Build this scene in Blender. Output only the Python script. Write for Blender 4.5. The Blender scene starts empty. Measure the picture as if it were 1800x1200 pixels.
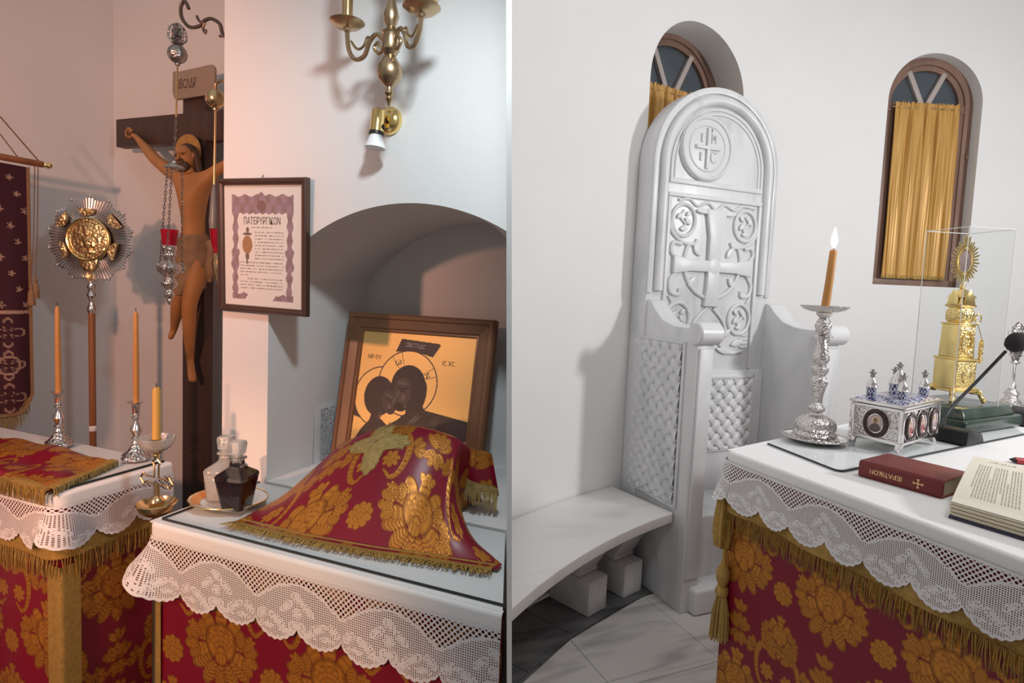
import bpy, bmesh, math, random
import numpy as np
from mathutils import Vector, Matrix

random.seed(7)
rng = np.random.default_rng(7)
SC = bpy.context.scene
COL = SC.collection
PI = math.pi

# ---------------------------------------------------------------- camera
FPX = 1050.0
PRIN = (900.0, 583.0)
EYE = 1.5
dn = Vector((300 - PRIN[0], 14600 - PRIN[1], FPX)).normalized()      # plumb direction seen by the camera (x right, y down, z forward)
upc = -dn
fwc = Vector((0, 0, 1))
yc = (fwc - upc * fwc.dot(upc)).normalized()
xc = Vector((1, 0, 0))
xc = (xc - upc * xc.dot(upc) - yc * xc.dot(yc)).normalized()
c2w = Matrix((xc, yc, upc))
camd = bpy.data.cameras.new('camera')
camd.sensor_fit = 'HORIZONTAL'
camd.sensor_width = 36.0
camd.lens = 36.0 * FPX / 1800.0
camd.shift_y = (PRIN[1] - 600.0) / 1800.0
camd.clip_start = 0.01
cam = bpy.data.objects.new('camera', camd)
COL.objects.link(cam)
rot = Matrix([c2w @ Vector((1, 0, 0)), c2w @ Vector((0, -1, 0)), c2w @ Vector((0, 0, -1))]).transposed()
cam.matrix_world = Matrix.Translation((0, 0, EYE)) @ rot.to_4x4()
SC.camera = cam

# ---------------------------------------------------------------- view and world
SC.view_settings.view_transform = 'Standard'
SC.view_settings.look = 'None'
SC.view_settings.gamma = 1.0
SC.view_settings.use_curve_mapping = False
SC.view_settings.exposure = 0.0
wd = bpy.data.worlds.new('world')
SC.world = wd
wd.use_nodes = True
wd.node_tree.nodes['Background'].inputs[0].default_value = (0.88, 0.87, 0.87, 1)
wd.node_tree.nodes['Background'].inputs[1].default_value = 0.44

# two chambers share the floor; each has its own heading
TH = {'L': math.radians(-21.5), 'R': math.radians(23.5)}
def W(room, u, v, z=0.0):
    c, s = math.cos(TH[room]), math.sin(TH[room])
    return Vector((u * c - v * s, u * s + v * c, z))

def lamp(name, kind, room, pos, aim, energy, col, size=0.1, spot=None, blend=0.3):
    l = bpy.data.lights.new(name, kind)
    l.energy = energy; l.color = col
    if kind == 'AREA':
        l.shape = 'DISK'; l.size = size
    else:
        l.shadow_soft_size = size
    if kind == 'SPOT':
        l.spot_size = math.radians(spot); l.spot_blend = blend
    o = bpy.data.objects.new(name, l); COL.objects.link(o)
    o.location = W(room, *pos)
    d = W(room, *aim) - o.location
    o.rotation_euler = d.to_track_quat('-Z', 'Y').to_euler()
    return o
lamp('warm_lamp', 'SPOT', 'L', (-1.40, -0.60, 1.98), (-2.50, 1.80, 1.45), 130, (1.0, 0.46, 0.30), 0.05, 89, 0.85)
lamp('warm_table_fill', 'SPOT', 'L', (-1.20, -1.00, 1.40), (-1.20, 1.00, 0.42), 105, (1.0, 0.54, 0.30), 0.05, 47, 0.6)  # unseen spot added to warm and brighten the brocade front of the near table
lamp('cool_lamp', 'SPOT', 'L', (-0.34, 0.66, 2.25), (-1.45, 1.45, 0.95), 31, (0.83, 0.95, 1.0), 0.05, 118, 0.9)
lamp('apse_lamp', 'AREA', 'R', (3.7, -0.2, 2.35), (2.0, 2.4, 1.5), 50, (0.99, 0.99, 1.0), 0.35)
lamp('apse_overhead_fill', 'AREA', 'R', (2.2, 0.4, 3.7), (2.3, 1.6, 0.0), 22, (0.99, 0.99, 1.0), 0.8)  # added overhead fill that lifts the apse shadows, not a fitting of the room

# ---------------------------------------------------------------- mesh helpers
class MB:
    """collects shapes for one mesh"""
    def __init__(s): s.v = []; s.f = []
    def add(s, vs, fs):
        o = len(s.v); s.v.extend([tuple(p) for p in vs]); s.f.extend([tuple(i + o for i in f) for f in fs]); return s
    def box(s, x0, x1, y0, y1, z0, z1):
        return s.add([(x0,y0,z0),(x1,y0,z0),(x1,y1,z0),(x0,y1,z0),(x0,y0,z1),(x1,y0,z1),(x1,y1,z1),(x0,y1,z1)],
                     [(3,2,1,0),(4,5,6,7),(0,1,5,4),(1,2,6,5),(2,3,7,6),(3,0,4,7)])
    def lathe(s, prof, n=24, c=(0,0,0), M=None, lobes=0, amp=0.0, wins=None, sx=1.0, sy=1.0):
        vs, rings = [], []
        for k, (r, z) in enumerate(prof):
            if r < 1e-6:
                rings.append([len(vs)]); vs.append((0, 0, z))
            else:
                ids = []
                w = 1.0 if wins is None else wins[k]
                for i in range(n):
                    a = 2 * PI * i / n
                    rr = r * (1 + amp * w * math.cos(lobes * a)) if lobes else r
                    ids.append(len(vs)); vs.append((rr * math.cos(a) * sx, rr * math.sin(a) * sy, z))
                rings.append(ids)
        fs = []
        for A, B in zip(rings, rings[1:]):
            if len(A) == 1 and len(B) == 1: continue
            for i in range(n):
                j = (i + 1) % n
                if len(A) == 1: fs.append((A[0], B[j], B[i]))
                elif len(B) == 1: fs.append((A[i], A[j], B[0]))
                else: fs.append((A[i], A[j], B[j], B[i]))
        if len(rings[0]) > 1: fs.append(tuple(reversed(rings[0])))
        if len(rings[-1]) > 1: fs.append(tuple(rings[-1]))
        if M is not None: vs = [M @ Vector(p) for p in vs]
        return s.add([(p[0] + c[0], p[1] + c[1], p[2] + c[2]) for p in vs], fs)
    def tube(s, pts, r, n=8, closed=False, flat=1.0):
        P = [Vector(p) for p in pts]; m = len(P)
        R = [r] * m if not isinstance(r, (list, tuple)) else list(r)
        T = []
        for i in range(m):
            a = P[(i - 1) % m] if (closed or i > 0) else P[i]
            b = P[(i + 1) % m] if (closed or i < m - 1) else P[i]
            d = b - a
            T.append(d.normalized() if d.length > 1e-9 else Vector((0, 0, 1)))
        ref = Vector((0, 1, 0)) if abs(T[0].y) < 0.9 else Vector((1, 0, 0))
        N = (ref - T[0] * ref.dot(T[0])).normalized()
        vs, fs = [], []
        for i in range(m):
            N = N - T[i] * N.dot(T[i])
            N = N.normalized() if N.length > 1e-6 else T[i].orthogonal().normalized()
            B = T[i].cross(N)
            for k in range(n):
                a = 2 * PI * k / n
                vs.append(P[i] + (N * math.cos(a) * flat + B * math.sin(a)) * R[i])
        for i in range(m if closed else m - 1):
            j = (i + 1) % m
            for k in range(n):
                l = (k + 1) % n
                fs.append((i*n+k, i*n+l, j*n+l, j*n+k))
        if not closed:
            fs.append(tuple(range(n - 1, -1, -1))); fs.append(tuple((m - 1) * n + k for k in range(n)))
        return s.add(vs, fs)
    def prism(s, poly, d0, d1, axis='y', c=(0,0,0)):
        """polygon (a,b) extruded along axis; for y: (x,z), for x: (y,z), for z: (x,y)"""
        n = len(poly)
        def pt(a, b, d):
            p = {'y': (a, d, b), 'x': (d, a, b), 'z': (a, b, d)}[axis]
            return (p[0] + c[0], p[1] + c[1], p[2] + c[2])
        vs = [pt(a, b, d0) for a, b in poly] + [pt(a, b, d1) for a, b in poly]
        fs = [tuple(range(n)), tuple(range(2 * n - 1, n - 1, -1))]
        for i in range(n):
            j = (i + 1) % n
            fs.append((i, i + n, j + n, j))
        return s.add(vs, fs)
    def ball(s, c, r, n=16, m=10, M=None):
        if not isinstance(r, (tuple, list)): r = (r, r, r)
        prof = [(math.sin(PI * k / m), -math.cos(PI * k / m)) for k in range(m + 1)]
        prof[0] = (0, -1); prof[-1] = (0, 1)
        S = Matrix.Diagonal((r[0], r[1], r[2]))
        if M is not None: S = M.to_3x3() @ S
        return s.lathe(prof, n, c, S)
    def sheet(s, P):
        """P: array (rows, cols, 3)"""
        h, w = len(P), len(P[0])
        o = len(s.v)
        s.v.extend([tuple(P[i][j]) for i in range(h) for j in range(w)])
        for i in range(h - 1):
            for j in range(w - 1):
                s.f.append((o+i*w+j, o+i*w+j+1, o+(i+1)*w+j+1, o+(i+1)*w+j))
        return s

def finish(me, smooth, bevel=0, seg=2, weld=False):
    bm = bmesh.new(); bm.from_mesh(me)
    if weld: bmesh.ops.remove_doubles(bm, verts=bm.verts, dist=1e-5)
    bmesh.ops.recalc_face_normals(bm, faces=bm.faces)
    if bevel:
        es = [e for e in bm.edges if len(e.link_faces) == 2 and e.calc_face_angle(0) > 0.5]
        bmesh.ops.bevel(bm, geom=es, offset=bevel, segments=seg, affect='EDGES', profile=0.5, clamp_overlap=True)
    bm.to_mesh(me); bm.free()
    if smooth:
        me.shade_smooth()
        me.set_sharp_from_angle(angle=math.radians(smooth))

def mesh_obj(name, mb, mat, smooth=40, bevel=0, seg=2, weld=False):
    me = bpy.data.meshes.new(name)
    me.from_pydata([tuple(p) for p in mb.v], [], mb.f)
    finish(me, smooth, bevel, seg, weld)
    if mat: me.materials.append(mat)
    o = bpy.data.objects.new(name, me); COL.objects.link(o)
    return o

def grid_obj(name, P, mat, pat=None, uv=None, double=False):
    """dense cloth sheet: P (rows, cols, 3); pat (rows, cols, k<=4) into a colour attribute; uv (rows, cols, 2)"""
    h, w = P.shape[:2]
    idx = np.arange(h * w).reshape(h, w)
    q = np.stack([idx[:-1, :-1], idx[:-1, 1:], idx[1:, 1:], idx[1:, :-1]], -1).reshape(-1, 4)
    me = bpy.data.meshes.new(name)
    me.vertices.add(h * w); me.vertices.foreach_set('co', P.reshape(-1).astype(np.float32))
    me.loops.add(q.size); me.loops.foreach_set('vertex_index', q.reshape(-1).astype(np.int32))
    me.polygons.add(len(q))
    me.polygons.foreach_set('loop_start', (np.arange(len(q)) * 4).astype(np.int32))
    me.update(calc_edges=True); me.validate()
    if pat is not None:
        a = me.attributes.new('pat', 'FLOAT_COLOR', 'POINT')
        d = np.zeros((h * w, 4), np.float32); d[:, 3] = 1; d[:, :pat.shape[-1]] = pat.reshape(h * w, -1)
        a.data.foreach_set('color', d.reshape(-1))
    if uv is not None:
        l = me.uv_layers.new(name='uv')
        l.data.foreach_set('uv', uv.reshape(-1, 2)[q.reshape(-1)].reshape(-1).astype(np.float32))
    me.shade_smooth()
    if mat: me.materials.append(mat)
    o = bpy.data.objects.new(name, me); COL.objects.link(o)
    return o

class Thing:
    """an Empty at the base of a thing; parts are its children, in room axes with the base as origin"""
    def __init__(s, name, label, cat, room, pos=(0,0,0), rz=0.0, group=None, kind=None):
        s.e = bpy.data.objects.new(name, None); COL.objects.link(s.e)
        s.e.empty_display_size = 0.05
        s.room, s.pos, s.rz = room, Vector(pos), rz
        s.e.location = W(room, *pos); s.e.rotation_euler = (0, 0, TH[room] + rz)
        if label: s.e['label'] = label
        if cat: s.e['category'] = cat
        if group: s.e['group'] = group
        if kind: s.e['kind'] = kind
    def own(s, o, parent=None, label=None, kind=None):
        o.parent = parent or s.e
        if label: o['label'] = label
        if kind: o['kind'] = kind
        return o
    def add(s, name, mb, mat, parent=None, smooth=40, bevel=0, seg=2, weld=False, at=None, label=None, kind=None):
        """at='room': the shape is given in room coordinates"""
        if at == 'room':
            p = s.pos; mb.v = [(a[0]-p.x, a[1]-p.y, a[2]-p.z) for a in mb.v]
        return s.own(mesh_obj(name, mb, mat, smooth, bevel, seg, weld), parent, label, kind)
    def grid(s, name, P, mat, pat=None, uv=None, parent=None, at='room', label=None, kind=None):
        P = np.asarray(P, float)
        if at == 'room': P = P - np.array(tuple(s.pos))
        return s.own(grid_obj(name, P, mat, pat, uv), parent, label, kind)

def struct(name, room, mb, mat, smooth=40, bevel=0, weld=False):
    o = mesh_obj(name, mb, mat, smooth, bevel, 2, weld)
    o.rotation_euler = (0, 0, TH[room]); o['kind'] = 'structure'
    return o

def dup_thing(t, pos, rz=None, label=None):
    n = Thing.__new__(Thing); n.room, n.pos, n.rz = t.room, Vector(pos), t.rz if rz is None else rz
    def cp(o, parent):
        c = o.copy(); COL.objects.link(c); c.parent = parent
        for ch in list(o.children): cp(ch, c)
        return c
    n.e = cp(t.e, None)
    n.e.location = W(n.room, *pos); n.e.rotation_euler = (0, 0, TH[n.room] + n.rz)
    if label: n.e['label'] = label
    return n

def text_part(t, name, body, size, mat, M, parent=None, extrude=0.0004, align='CENTER', spacing=1.0, shear=0.0, xscale=1.0, bold=0.0):
    """flat lettering as a mesh; M places its baseline frame (x along the line, y up, z off the surface) in the thing's axes"""
    cu = bpy.data.curves.new(name, 'FONT'); cu.body = body; cu.size = size; cu.extrude = extrude
    cu.align_x = align; cu.align_y = 'CENTER'; cu.space_character = spacing; cu.shear = shear; cu.resolution_u = 2; cu.offset = bold
    tmp = bpy.data.objects.new(name, cu); COL.objects.link(tmp)
    dg = bpy.context.evaluated_depsgraph_get()
    me = bpy.data.meshes.new_from_object(tmp.evaluated_get(dg))
    COL.objects.unlink(tmp); bpy.data.objects.remove(tmp)
    me.transform(M @ Matrix.Diagonal((xscale, 1, 1, 1)))
    me.materials.clear(); me.materials.append(mat)
    o = bpy.data.objects.new(name, me); COL.objects.link(o)
    return t.own(o, parent)

def frame(origin, x, y):
    """4x4 from origin, x direction and y direction"""
    x = Vector(x).normalized(); y = Vector(y); y = (y - x * y.dot(x)).normalized(); z = x.cross(y)
    m = Matrix.Identity(4)
    for i in range(3):
        m[i][0], m[i][1], m[i][2], m[i][3] = x[i], y[i], z[i], origin[i]
    return m

def arc(cx, cy, r, a0, a1, n, ry=None):
    ry = r if ry is None else ry
    return [(cx + r * math.cos(math.radians(a0 + (a1 - a0) * i / n)), cy + ry * math.sin(math.radians(a0 + (a1 - a0) * i / n))) for i in range(n + 1)]
def ring2(r, n, lobes=0, amp=0.0, c=(0, 0), ry=None, ph=0.0):
    ry = r if ry is None else ry
    out = []
    for i in range(n):
        a = 2 * PI * i / n
        k = 1 + amp * math.cos(lobes * a + ph) if lobes else 1
        out.append((c[0] + r * k * math.cos(a), c[1] + ry * k * math.sin(a)))
    return out
def bez(pts, n=24):
    """smooth curve (Catmull-Rom) through points of any dimension"""
    P = [np.array(p, float) for p in pts]
    P = [2 * P[0] - P[1]] + P + [2 * P[-1] - P[-2]]
    out = []; seg = len(P) - 3
    for i in range(seg):
        k = max(2, n // seg)
        for j in range(k):
            t = j / k
            a, b, c, d = P[i:i + 4]
            out.append(tuple(0.5 * ((2*b) + (-a + c)*t + (2*a - 5*b + 4*c - d)*t*t + (-a + 3*b - 3*c + d)*t**3)))
    out.append(tuple(P[-2]))
    return out

# ---------------------------------------------------------------- materials
def mat(name, col, rough=0.5, metal=0.0, bump=None, var=None, trans=0.0, ior=1.45, alpha=1.0, sheen=0.0, coat=0.0, emit=None, sss=0.0, stretch=None):
    m = bpy.data.materials.new(name); m.use_nodes = True
    nt = m.node_tree; b = nt.nodes['Principled BSDF']
    b.inputs['Base Color'].default_value = (*col, 1)
    b.inputs['Roughness'].default_value = rough
    b.inputs['Metallic'].default_value = metal
    b.inputs['IOR'].default_value = ior
    b.inputs['Transmission Weight'].default_value = trans
    b.inputs['Alpha'].default_value = alpha
    if coat: b.inputs['Coat Weight'].default_value = coat; b.inputs['Coat Roughness'].default_value = 0.15
    if sheen: b.inputs['Sheen Weight'].default_value = sheen
    if sss:
        b.inputs['Subsurface Weight'].default_value = sss; b.inputs['Subsurface Scale'].default_value = 0.01
    if emit:
        b.inputs['Emission Color'].default_value = (*emit[0], 1); b.inputs['Emission Strength'].default_value = emit[1]
    tc = None
    if bump or var:
        tc = nt.nodes.new('ShaderNodeTexCoord')
        src = tc.outputs['Object']
        if stretch:
            mp = nt.nodes.new('ShaderNodeMapping'); mp.inputs['Scale'].default_value = stretch
            nt.links.new(src, mp.inputs['Vector']); src = mp.outputs['Vector']
    if var:
        n = nt.nodes.new('ShaderNodeTexNoise'); n.inputs['Scale'].default_value = var[0]; n.inputs['Detail'].default_value = 5
        nt.links.new(src, n.inputs['Vector'])
        r = nt.nodes.new('ShaderNodeValToRGB')
        k = var[1]
        c2 = var[2] if len(var) > 2 else tuple(max(0, c * (1 - k)) for c in col)
        r.color_ramp.elements[0].position = 0.3; r.color_ramp.elements[1].position = 0.7
        r.color_ramp.elements[0].color = (*c2, 1); r.color_ramp.elements[1].color = (*col, 1)
        nt.links.new(n.outputs['Fac'], r.inputs['Fac']); nt.links.new(r.outputs['Color'], b.inputs['Base Color'])
    if bump:
        kind, sc, st = bump
        bp = nt.nodes.new('ShaderNodeBump'); bp.inputs['Strength'].default_value = st; bp.inputs['Distance'].default_value = 0.004
        if kind == 'v':
            t = nt.nodes.new('ShaderNodeTexVoronoi'); t.feature = 'SMOOTH_F1'; out = t.outputs['Distance']
        else:
            t = nt.nodes.new('ShaderNodeTexNoise'); t.inputs['Detail'].default_value = 4; out = t.outputs['Fac']
        t.inputs['Scale'].default_value = sc
        nt.links.new(src, t.inputs['Vector']); nt.links.new(out, bp.inputs['Height']); nt.links.new(bp.outputs['Normal'], b.inputs['Normal'])
    return m

M = {}
M['plaster'] = mat('white_plaster', (0.80, 0.79, 0.78), 0.9, bump=('n', 60, 0.12), var=(3, 0.03))
M['partition'] = mat('partition_plaster', (0.80, 0.79, 0.78), 0.9)
M['silver'] = mat('polished_silver', (0.80, 0.78, 0.77), 0.18, 1.0)
M['chased'] = mat('chased_silver', (0.66, 0.63, 0.61), 0.2, 1.0, bump=('v', 150, 1.0))
M['dark_silver'] = mat('tarnished_silver', (0.42, 0.39, 0.38), 0.3, 1.0, bump=('v', 120, 0.8))
M['brass'] = mat('brass', (0.72, 0.52, 0.28), 0.22, 1.0)
M['antique_brass'] = mat('antique_brass', (0.50, 0.36, 0.22), 0.3, 1.0)
M['gold'] = mat('polished_gold', (0.95, 0.72, 0.30), 0.2, 1.0)
M['chased_gold'] = mat('chased_gold', (0.92, 0.68, 0.28), 0.28, 1.0, bump=('v', 130, 1.0))
M['gilt'] = mat('gilt_relief', (0.90, 0.66, 0.34), 0.32, 1.0, bump=('v', 90, 1.0))
M['iron'] = mat('dark_bronze', (0.16, 0.12, 0.10), 0.45, 0.8)
M['wax'] = mat('beeswax', (0.56, 0.26, 0.07), 0.5, sss=0.08, var=(20, 0.1))
M['wax_pale'] = mat('yellow_beeswax', (0.66, 0.36, 0.08), 0.5, sss=0.08, var=(20, 0.1))
M['wood'] = mat('brown_wood', (0.23, 0.105, 0.05), 0.4, var=(14, 0.45), stretch=(1, 1, 0.12), coat=0.2)
M['wood_h'] = mat('brown_wood_cross_grain', (0.23, 0.105, 0.05), 0.4, var=(14, 0.45), stretch=(0.12, 1, 1), coat=0.2)
M['pole_wood'] = mat('varnished_pole', (0.33, 0.13, 0.05), 0.35, var=(20, 0.4), stretch=(1, 1, 0.1), coat=0.3)
M['dark_wood'] = mat('dark_stained_wood', (0.085, 0.05, 0.042), 0.5, var=(16, 0.4), stretch=(1, 1, 0.1))
M['black_frame'] = mat('dark_brown_frame', (0.07, 0.032, 0.022), 0.35, coat=0.3)
M['glass'] = mat('clear_glass', (0.93, 0.97, 0.96), 0.02, trans=1.0, ior=1.45)
M['thin_glass'] = None
M['cut_glass'] = mat('cut_glass', (0.95, 0.96, 0.96), 0.06, trans=1.0, bump=('v', 120, 0.8))
M['frosted'] = mat('pressed_glass', (0.93, 0.92, 0.90), 0.18, trans=0.75, bump=('v', 110, 0.5))
M['wine'] = mat('dark_wine', (0.03, 0.006, 0.008), 0.15)
M['water'] = mat('water', (0.9, 0.9, 0.88), 0.0, trans=1.0, ior=1.33)
M['red_glass'] = mat('red_glass', (0.75, 0.01, 0.06), 0.08, trans=0.7)
M['white'] = mat('white_enamel', (0.82, 0.82, 0.82), 0.35)
M['porcelain'] = mat('porcelain', (0.80, 0.78, 0.74), 0.25)
M['black'] = mat('black_plastic', (0.012, 0.011, 0.011), 0.45)
M['foam'] = mat('black_foam', (0.02, 0.017, 0.017), 0.95, bump=('n', 300, 0.6))
M['dark'] = mat('dark_edge', (0.02, 0.025, 0.025), 0.3)
M['linen'] = mat('white_linen', (0.80, 0.79, 0.79), 0.85, bump=('n', 500, 0.1))
M['cream'] = mat('cream_paper', (0.80, 0.74, 0.62), 0.8)
M['paper'] = mat('white_paper', (0.82, 0.80, 0.77), 0.8)
M['ink'] = mat('dark_ink', (0.10, 0.075, 0.06), 0.8)
M['grey_ink'] = mat('grey_ink', (0.33, 0.30, 0.28), 0.8)
M['braid'] = mat('gold_braid', (0.48, 0.29, 0.07), 0.5, 0.25, bump=('n', 350, 0.9), var=(60, 0.25))
M['thread'] = mat('gold_thread', (0.50, 0.31, 0.08), 0.45, 0.3, var=(150, 0.35))
M['locket'] = mat('rose_locket_glass', (0.55, 0.40, 0.38), 0.15, coat=0.6, var=(60, 0.4))
M['page_edge'] = mat('page_edges', (0.42, 0.36, 0.28), 0.8)
M['cream2'] = mat('yellowed_paper', (0.66, 0.56, 0.38), 0.85)
M['navy'] = mat('navy_cover', (0.03, 0.03, 0.06), 0.5)
M['page_ink'] = mat('page_print', (0.42, 0.38, 0.33), 0.85)
M['red_plastic'] = mat('red_plastic', (0.45, 0.03, 0.035), 0.25, coat=0.4)
M['pale_braid'] = mat('pale_gold_braid', (0.52, 0.38, 0.14), 0.5, 0.3, bump=('n', 300, 1.0), var=(70, 0.35))
M['pale_thread'] = mat('pale_gold_thread', (0.55, 0.42, 0.16), 0.45, 0.3, var=(150, 0.35))
M['dull_braid'] = mat('dull_gold_braid', (0.30, 0.18, 0.09), 0.6, 0.1, bump=('n', 250, 0.9))
M['cord'] = mat('brown_cord', (0.20, 0.13, 0.09), 0.8)
M['plaque'] = mat('painted_plaque', (0.36, 0.28, 0.22), 0.6)
M['halo'] = mat('gilt_halo', (0.62, 0.34, 0.10), 0.45, 0.4, var=(25, 0.3))
M['smoke'] = mat('smoke_glass', (0.22, 0.24, 0.25), 0.3)
M['pale_ink'] = mat('pale_ink', (0.45, 0.38, 0.33), 0.7)
M['note_paper'] = mat('white_sheet', (0.80, 0.82, 0.84), 0.8)
M['blue_ink'] = mat('typed_ink', (0.20, 0.25, 0.33), 0.8)
M['orange'] = mat('orange_glaze', (0.75, 0.28, 0.06), 0.3)
M['green_marble'] = mat('green_marble', (0.045, 0.075, 0.06), 0.22, var=(14, 0.5), coat=0.2)
M['red_leather'] = mat('red_leather', (0.17, 0.020, 0.018), 0.45, bump=('n', 220, 0.25), var=(25, 0.15))
M['gilt_print'] = mat('gilt_lettering', (0.75, 0.5, 0.25), 0.4, 0.6)
M['skin'] = mat('carved_flesh_paint', (0.52, 0.25, 0.09), 0.6, var=(9, 0.3))
M['hair'] = mat('dark_brown_paint', (0.07, 0.04, 0.025), 0.6)
M['loin'] = mat('loincloth_paint', (0.30, 0.19, 0.10), 0.65, var=(18, 0.4))
M['curtain'] = mat('gold_satin', (0.52, 0.28, 0.06), 0.38, 0.15, sheen=0.4)
M['red_cloth'] = mat('red_lining', (0.20, 0.004, 0.018), 0.5, sheen=0.2)
M['acrylic'] = None

def clear_sheet(name, tint, gloss=0.06, rough=0.02):
    m = bpy.data.materials.new(name); m.use_nodes = True; nt = m.node_tree; nt.nodes.clear()
    o = nt.nodes.new('ShaderNodeOutputMaterial'); mx = nt.nodes.new('ShaderNodeMixShader')
    t = nt.nodes.new('ShaderNodeBsdfTransparent'); t.inputs[0].default_value = (*tint, 1)
    g = nt.nodes.new('ShaderNodeBsdfGlossy'); g.inputs['Roughness'].default_value = rough
    fr = nt.nodes.new('ShaderNodeLayerWeight'); fr.inputs['Blend'].default_value = 0.12
    ge = nt.nodes.new('ShaderNodeNewGeometry'); iv = nt.nodes.new('ShaderNodeMath'); iv.operation = 'SUBTRACT'; iv.inputs[0].default_value = 1.0
    ml = nt.nodes.new('ShaderNodeMath'); ml.operation = 'MULTIPLY'
    nt.links.new(ge.outputs['Backfacing'], iv.inputs[1]); nt.links.new(fr.outputs['Fresnel'], ml.inputs[0]); nt.links.new(iv.outputs[0], ml.inputs[1])
    nt.links.new(ml.outputs[0], mx.inputs[0]); nt.links.new(t.outputs[0], mx.inputs[1]); nt.links.new(g.outputs[0], mx.inputs[2])
    nt.links.new(mx.outputs[0], o.inputs[0])
    return m
M['thin_glass'] = clear_sheet('thin_glass', (0.965, 0.975, 0.975))
M['acrylic'] = clear_sheet('acrylic', (0.96, 0.97, 0.97))
M['acrylic_edge'] = mat('acrylic_edge', (0.85, 0.83, 0.78), 0.2, alpha=0.75)

def marble(name, base, vein, scale, rough=0.3, sharp=0.55, direction=(1, 1, 1)):
    m = bpy.data.materials.new(name); m.use_nodes = True; nt = m.node_tree; b = nt.nodes['Principled BSDF']
    tc = nt.nodes.new('ShaderNodeTexCoord'); mp = nt.nodes.new('ShaderNodeMapping'); mp.inputs['Scale'].default_value = direction
    mp.inputs['Rotation'].default_value = (0.3, 0.5, 0.6)
    nt.links.new(tc.outputs['Object'], mp.inputs['Vector'])
    n = nt.nodes.new('ShaderNodeTexNoise'); n.inputs['Scale'].default_value = scale; n.inputs['Detail'].default_value = 8; n.inputs['Distortion'].default_value = 1.6
    nt.links.new(mp.outputs['Vector'], n.inputs['Vector'])
    r = nt.nodes.new('ShaderNodeValToRGB')
    e = r.color_ramp.elements
    e[0].position = 0.30; e[0].color = (*vein, 1); e[1].position = sharp; e[1].color = (*base, 1)
    nt.links.new(n.outputs['Fac'], r.inputs['Fac']); nt.links.new(r.outputs['Color'], b.inputs['Base Color'])
    b.inputs['Roughness'].default_value = rough
    return m
M['marble'] = marble('white_marble', (0.70, 0.70, 0.71), (0.55, 0.56, 0.57), 1.6, 0.35, 0.5, (2.2, 2.2, 0.7))
M['marble_relief'] = marble('carved_white_marble', (0.71, 0.71, 0.72), (0.65, 0.65, 0.66), 2.0, 0.4)
M['bench_marble'] = marble('bench_marble', (0.76, 0.74, 0.72), (0.66, 0.64, 0.62), 1.5, 0.3, 0.5, (1, 3, 1))
M['tile'] = marble('floor_marble', (0.66, 0.63, 0.60), (0.40, 0.38, 0.36), 1.8, 0.3, 0.5, (0.8, 4.5, 1))
M['dark_marble'] = marble('dark_grey_marble', (0.15, 0.15, 0.15), (0.05, 0.05, 0.055), 2.0, 0.3, 0.55, (0.8, 4, 1))

def attr_mat(name, cols, rough=0.6, bump=0.0, metal=(0, 0), thread=900):
    """mixes cols[0] and cols[1] by channel r of the woven pattern and shades by channel g"""
    m = bpy.data.materials.new(name); m.use_nodes = True; nt = m.node_tree; b = nt.nodes['Principled BSDF']
    a = nt.nodes.new('ShaderNodeAttribute'); a.attribute_name = 'pat'
    sp = nt.nodes.new('ShaderNodeSeparateColor'); nt.links.new(a.outputs['Color'], sp.inputs[0])
    g1 = nt.nodes.new('ShaderNodeMix'); g1.data_type = 'RGBA'
    g1.inputs['A'].default_value = (*cols[2], 1); g1.inputs['B'].default_value = (*cols[1], 1)
    nt.links.new(sp.outputs['Green'], g1.inputs['Factor'])
    g2 = nt.nodes.new('ShaderNodeMix'); g2.data_type = 'RGBA'; g2.inputs['A'].default_value = (*cols[0], 1)
    nt.links.new(sp.outputs['Red'], g2.inputs['Factor']); nt.links.new(g1.outputs['Result'], g2.inputs['B'])
    nt.links.new(g2.outputs['Result'], b.inputs['Base Color'])
    b.inputs['Roughness'].default_value = rough
    mm = nt.nodes.new('ShaderNodeMath'); mm.operation = 'MULTIPLY'; mm.inputs[1].default_value = metal[1]
    nt.links.new(sp.outputs['Red'], mm.inputs[0]); nt.links.new(mm.outputs[0], b.inputs['Metallic'])
    if bump:
        bp = nt.nodes.new('ShaderNodeBump'); bp.inputs['Strength'].default_value = bump; bp.inputs['Distance'].default_value = 0.002
        ml = nt.nodes.new('ShaderNodeMath'); ml.operation = 'MULTIPLY'
        nt.links.new(sp.outputs['Red'], ml.inputs[0]); nt.links.new(sp.outputs['Green'], ml.inputs[1])
        nt.links.new(ml.outputs[0], bp.inputs['Height']); nt.links.new(bp.outputs['Normal'], b.inputs['Normal'])
    return m
M['brocade'] = attr_mat('red_gold_brocade', ((0.20, 0.003, 0.020), (0.64, 0.26, 0.036), (0.19, 0.05, 0.010)), 0.38, 0.35, (0, 0.5))
M['velvet'] = attr_mat('burgundy_velvet', ((0.045, 0.006, 0.014), (0.42, 0.27, 0.20), (0.25, 0.12, 0.09)), 0.8, 0.3)

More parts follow.
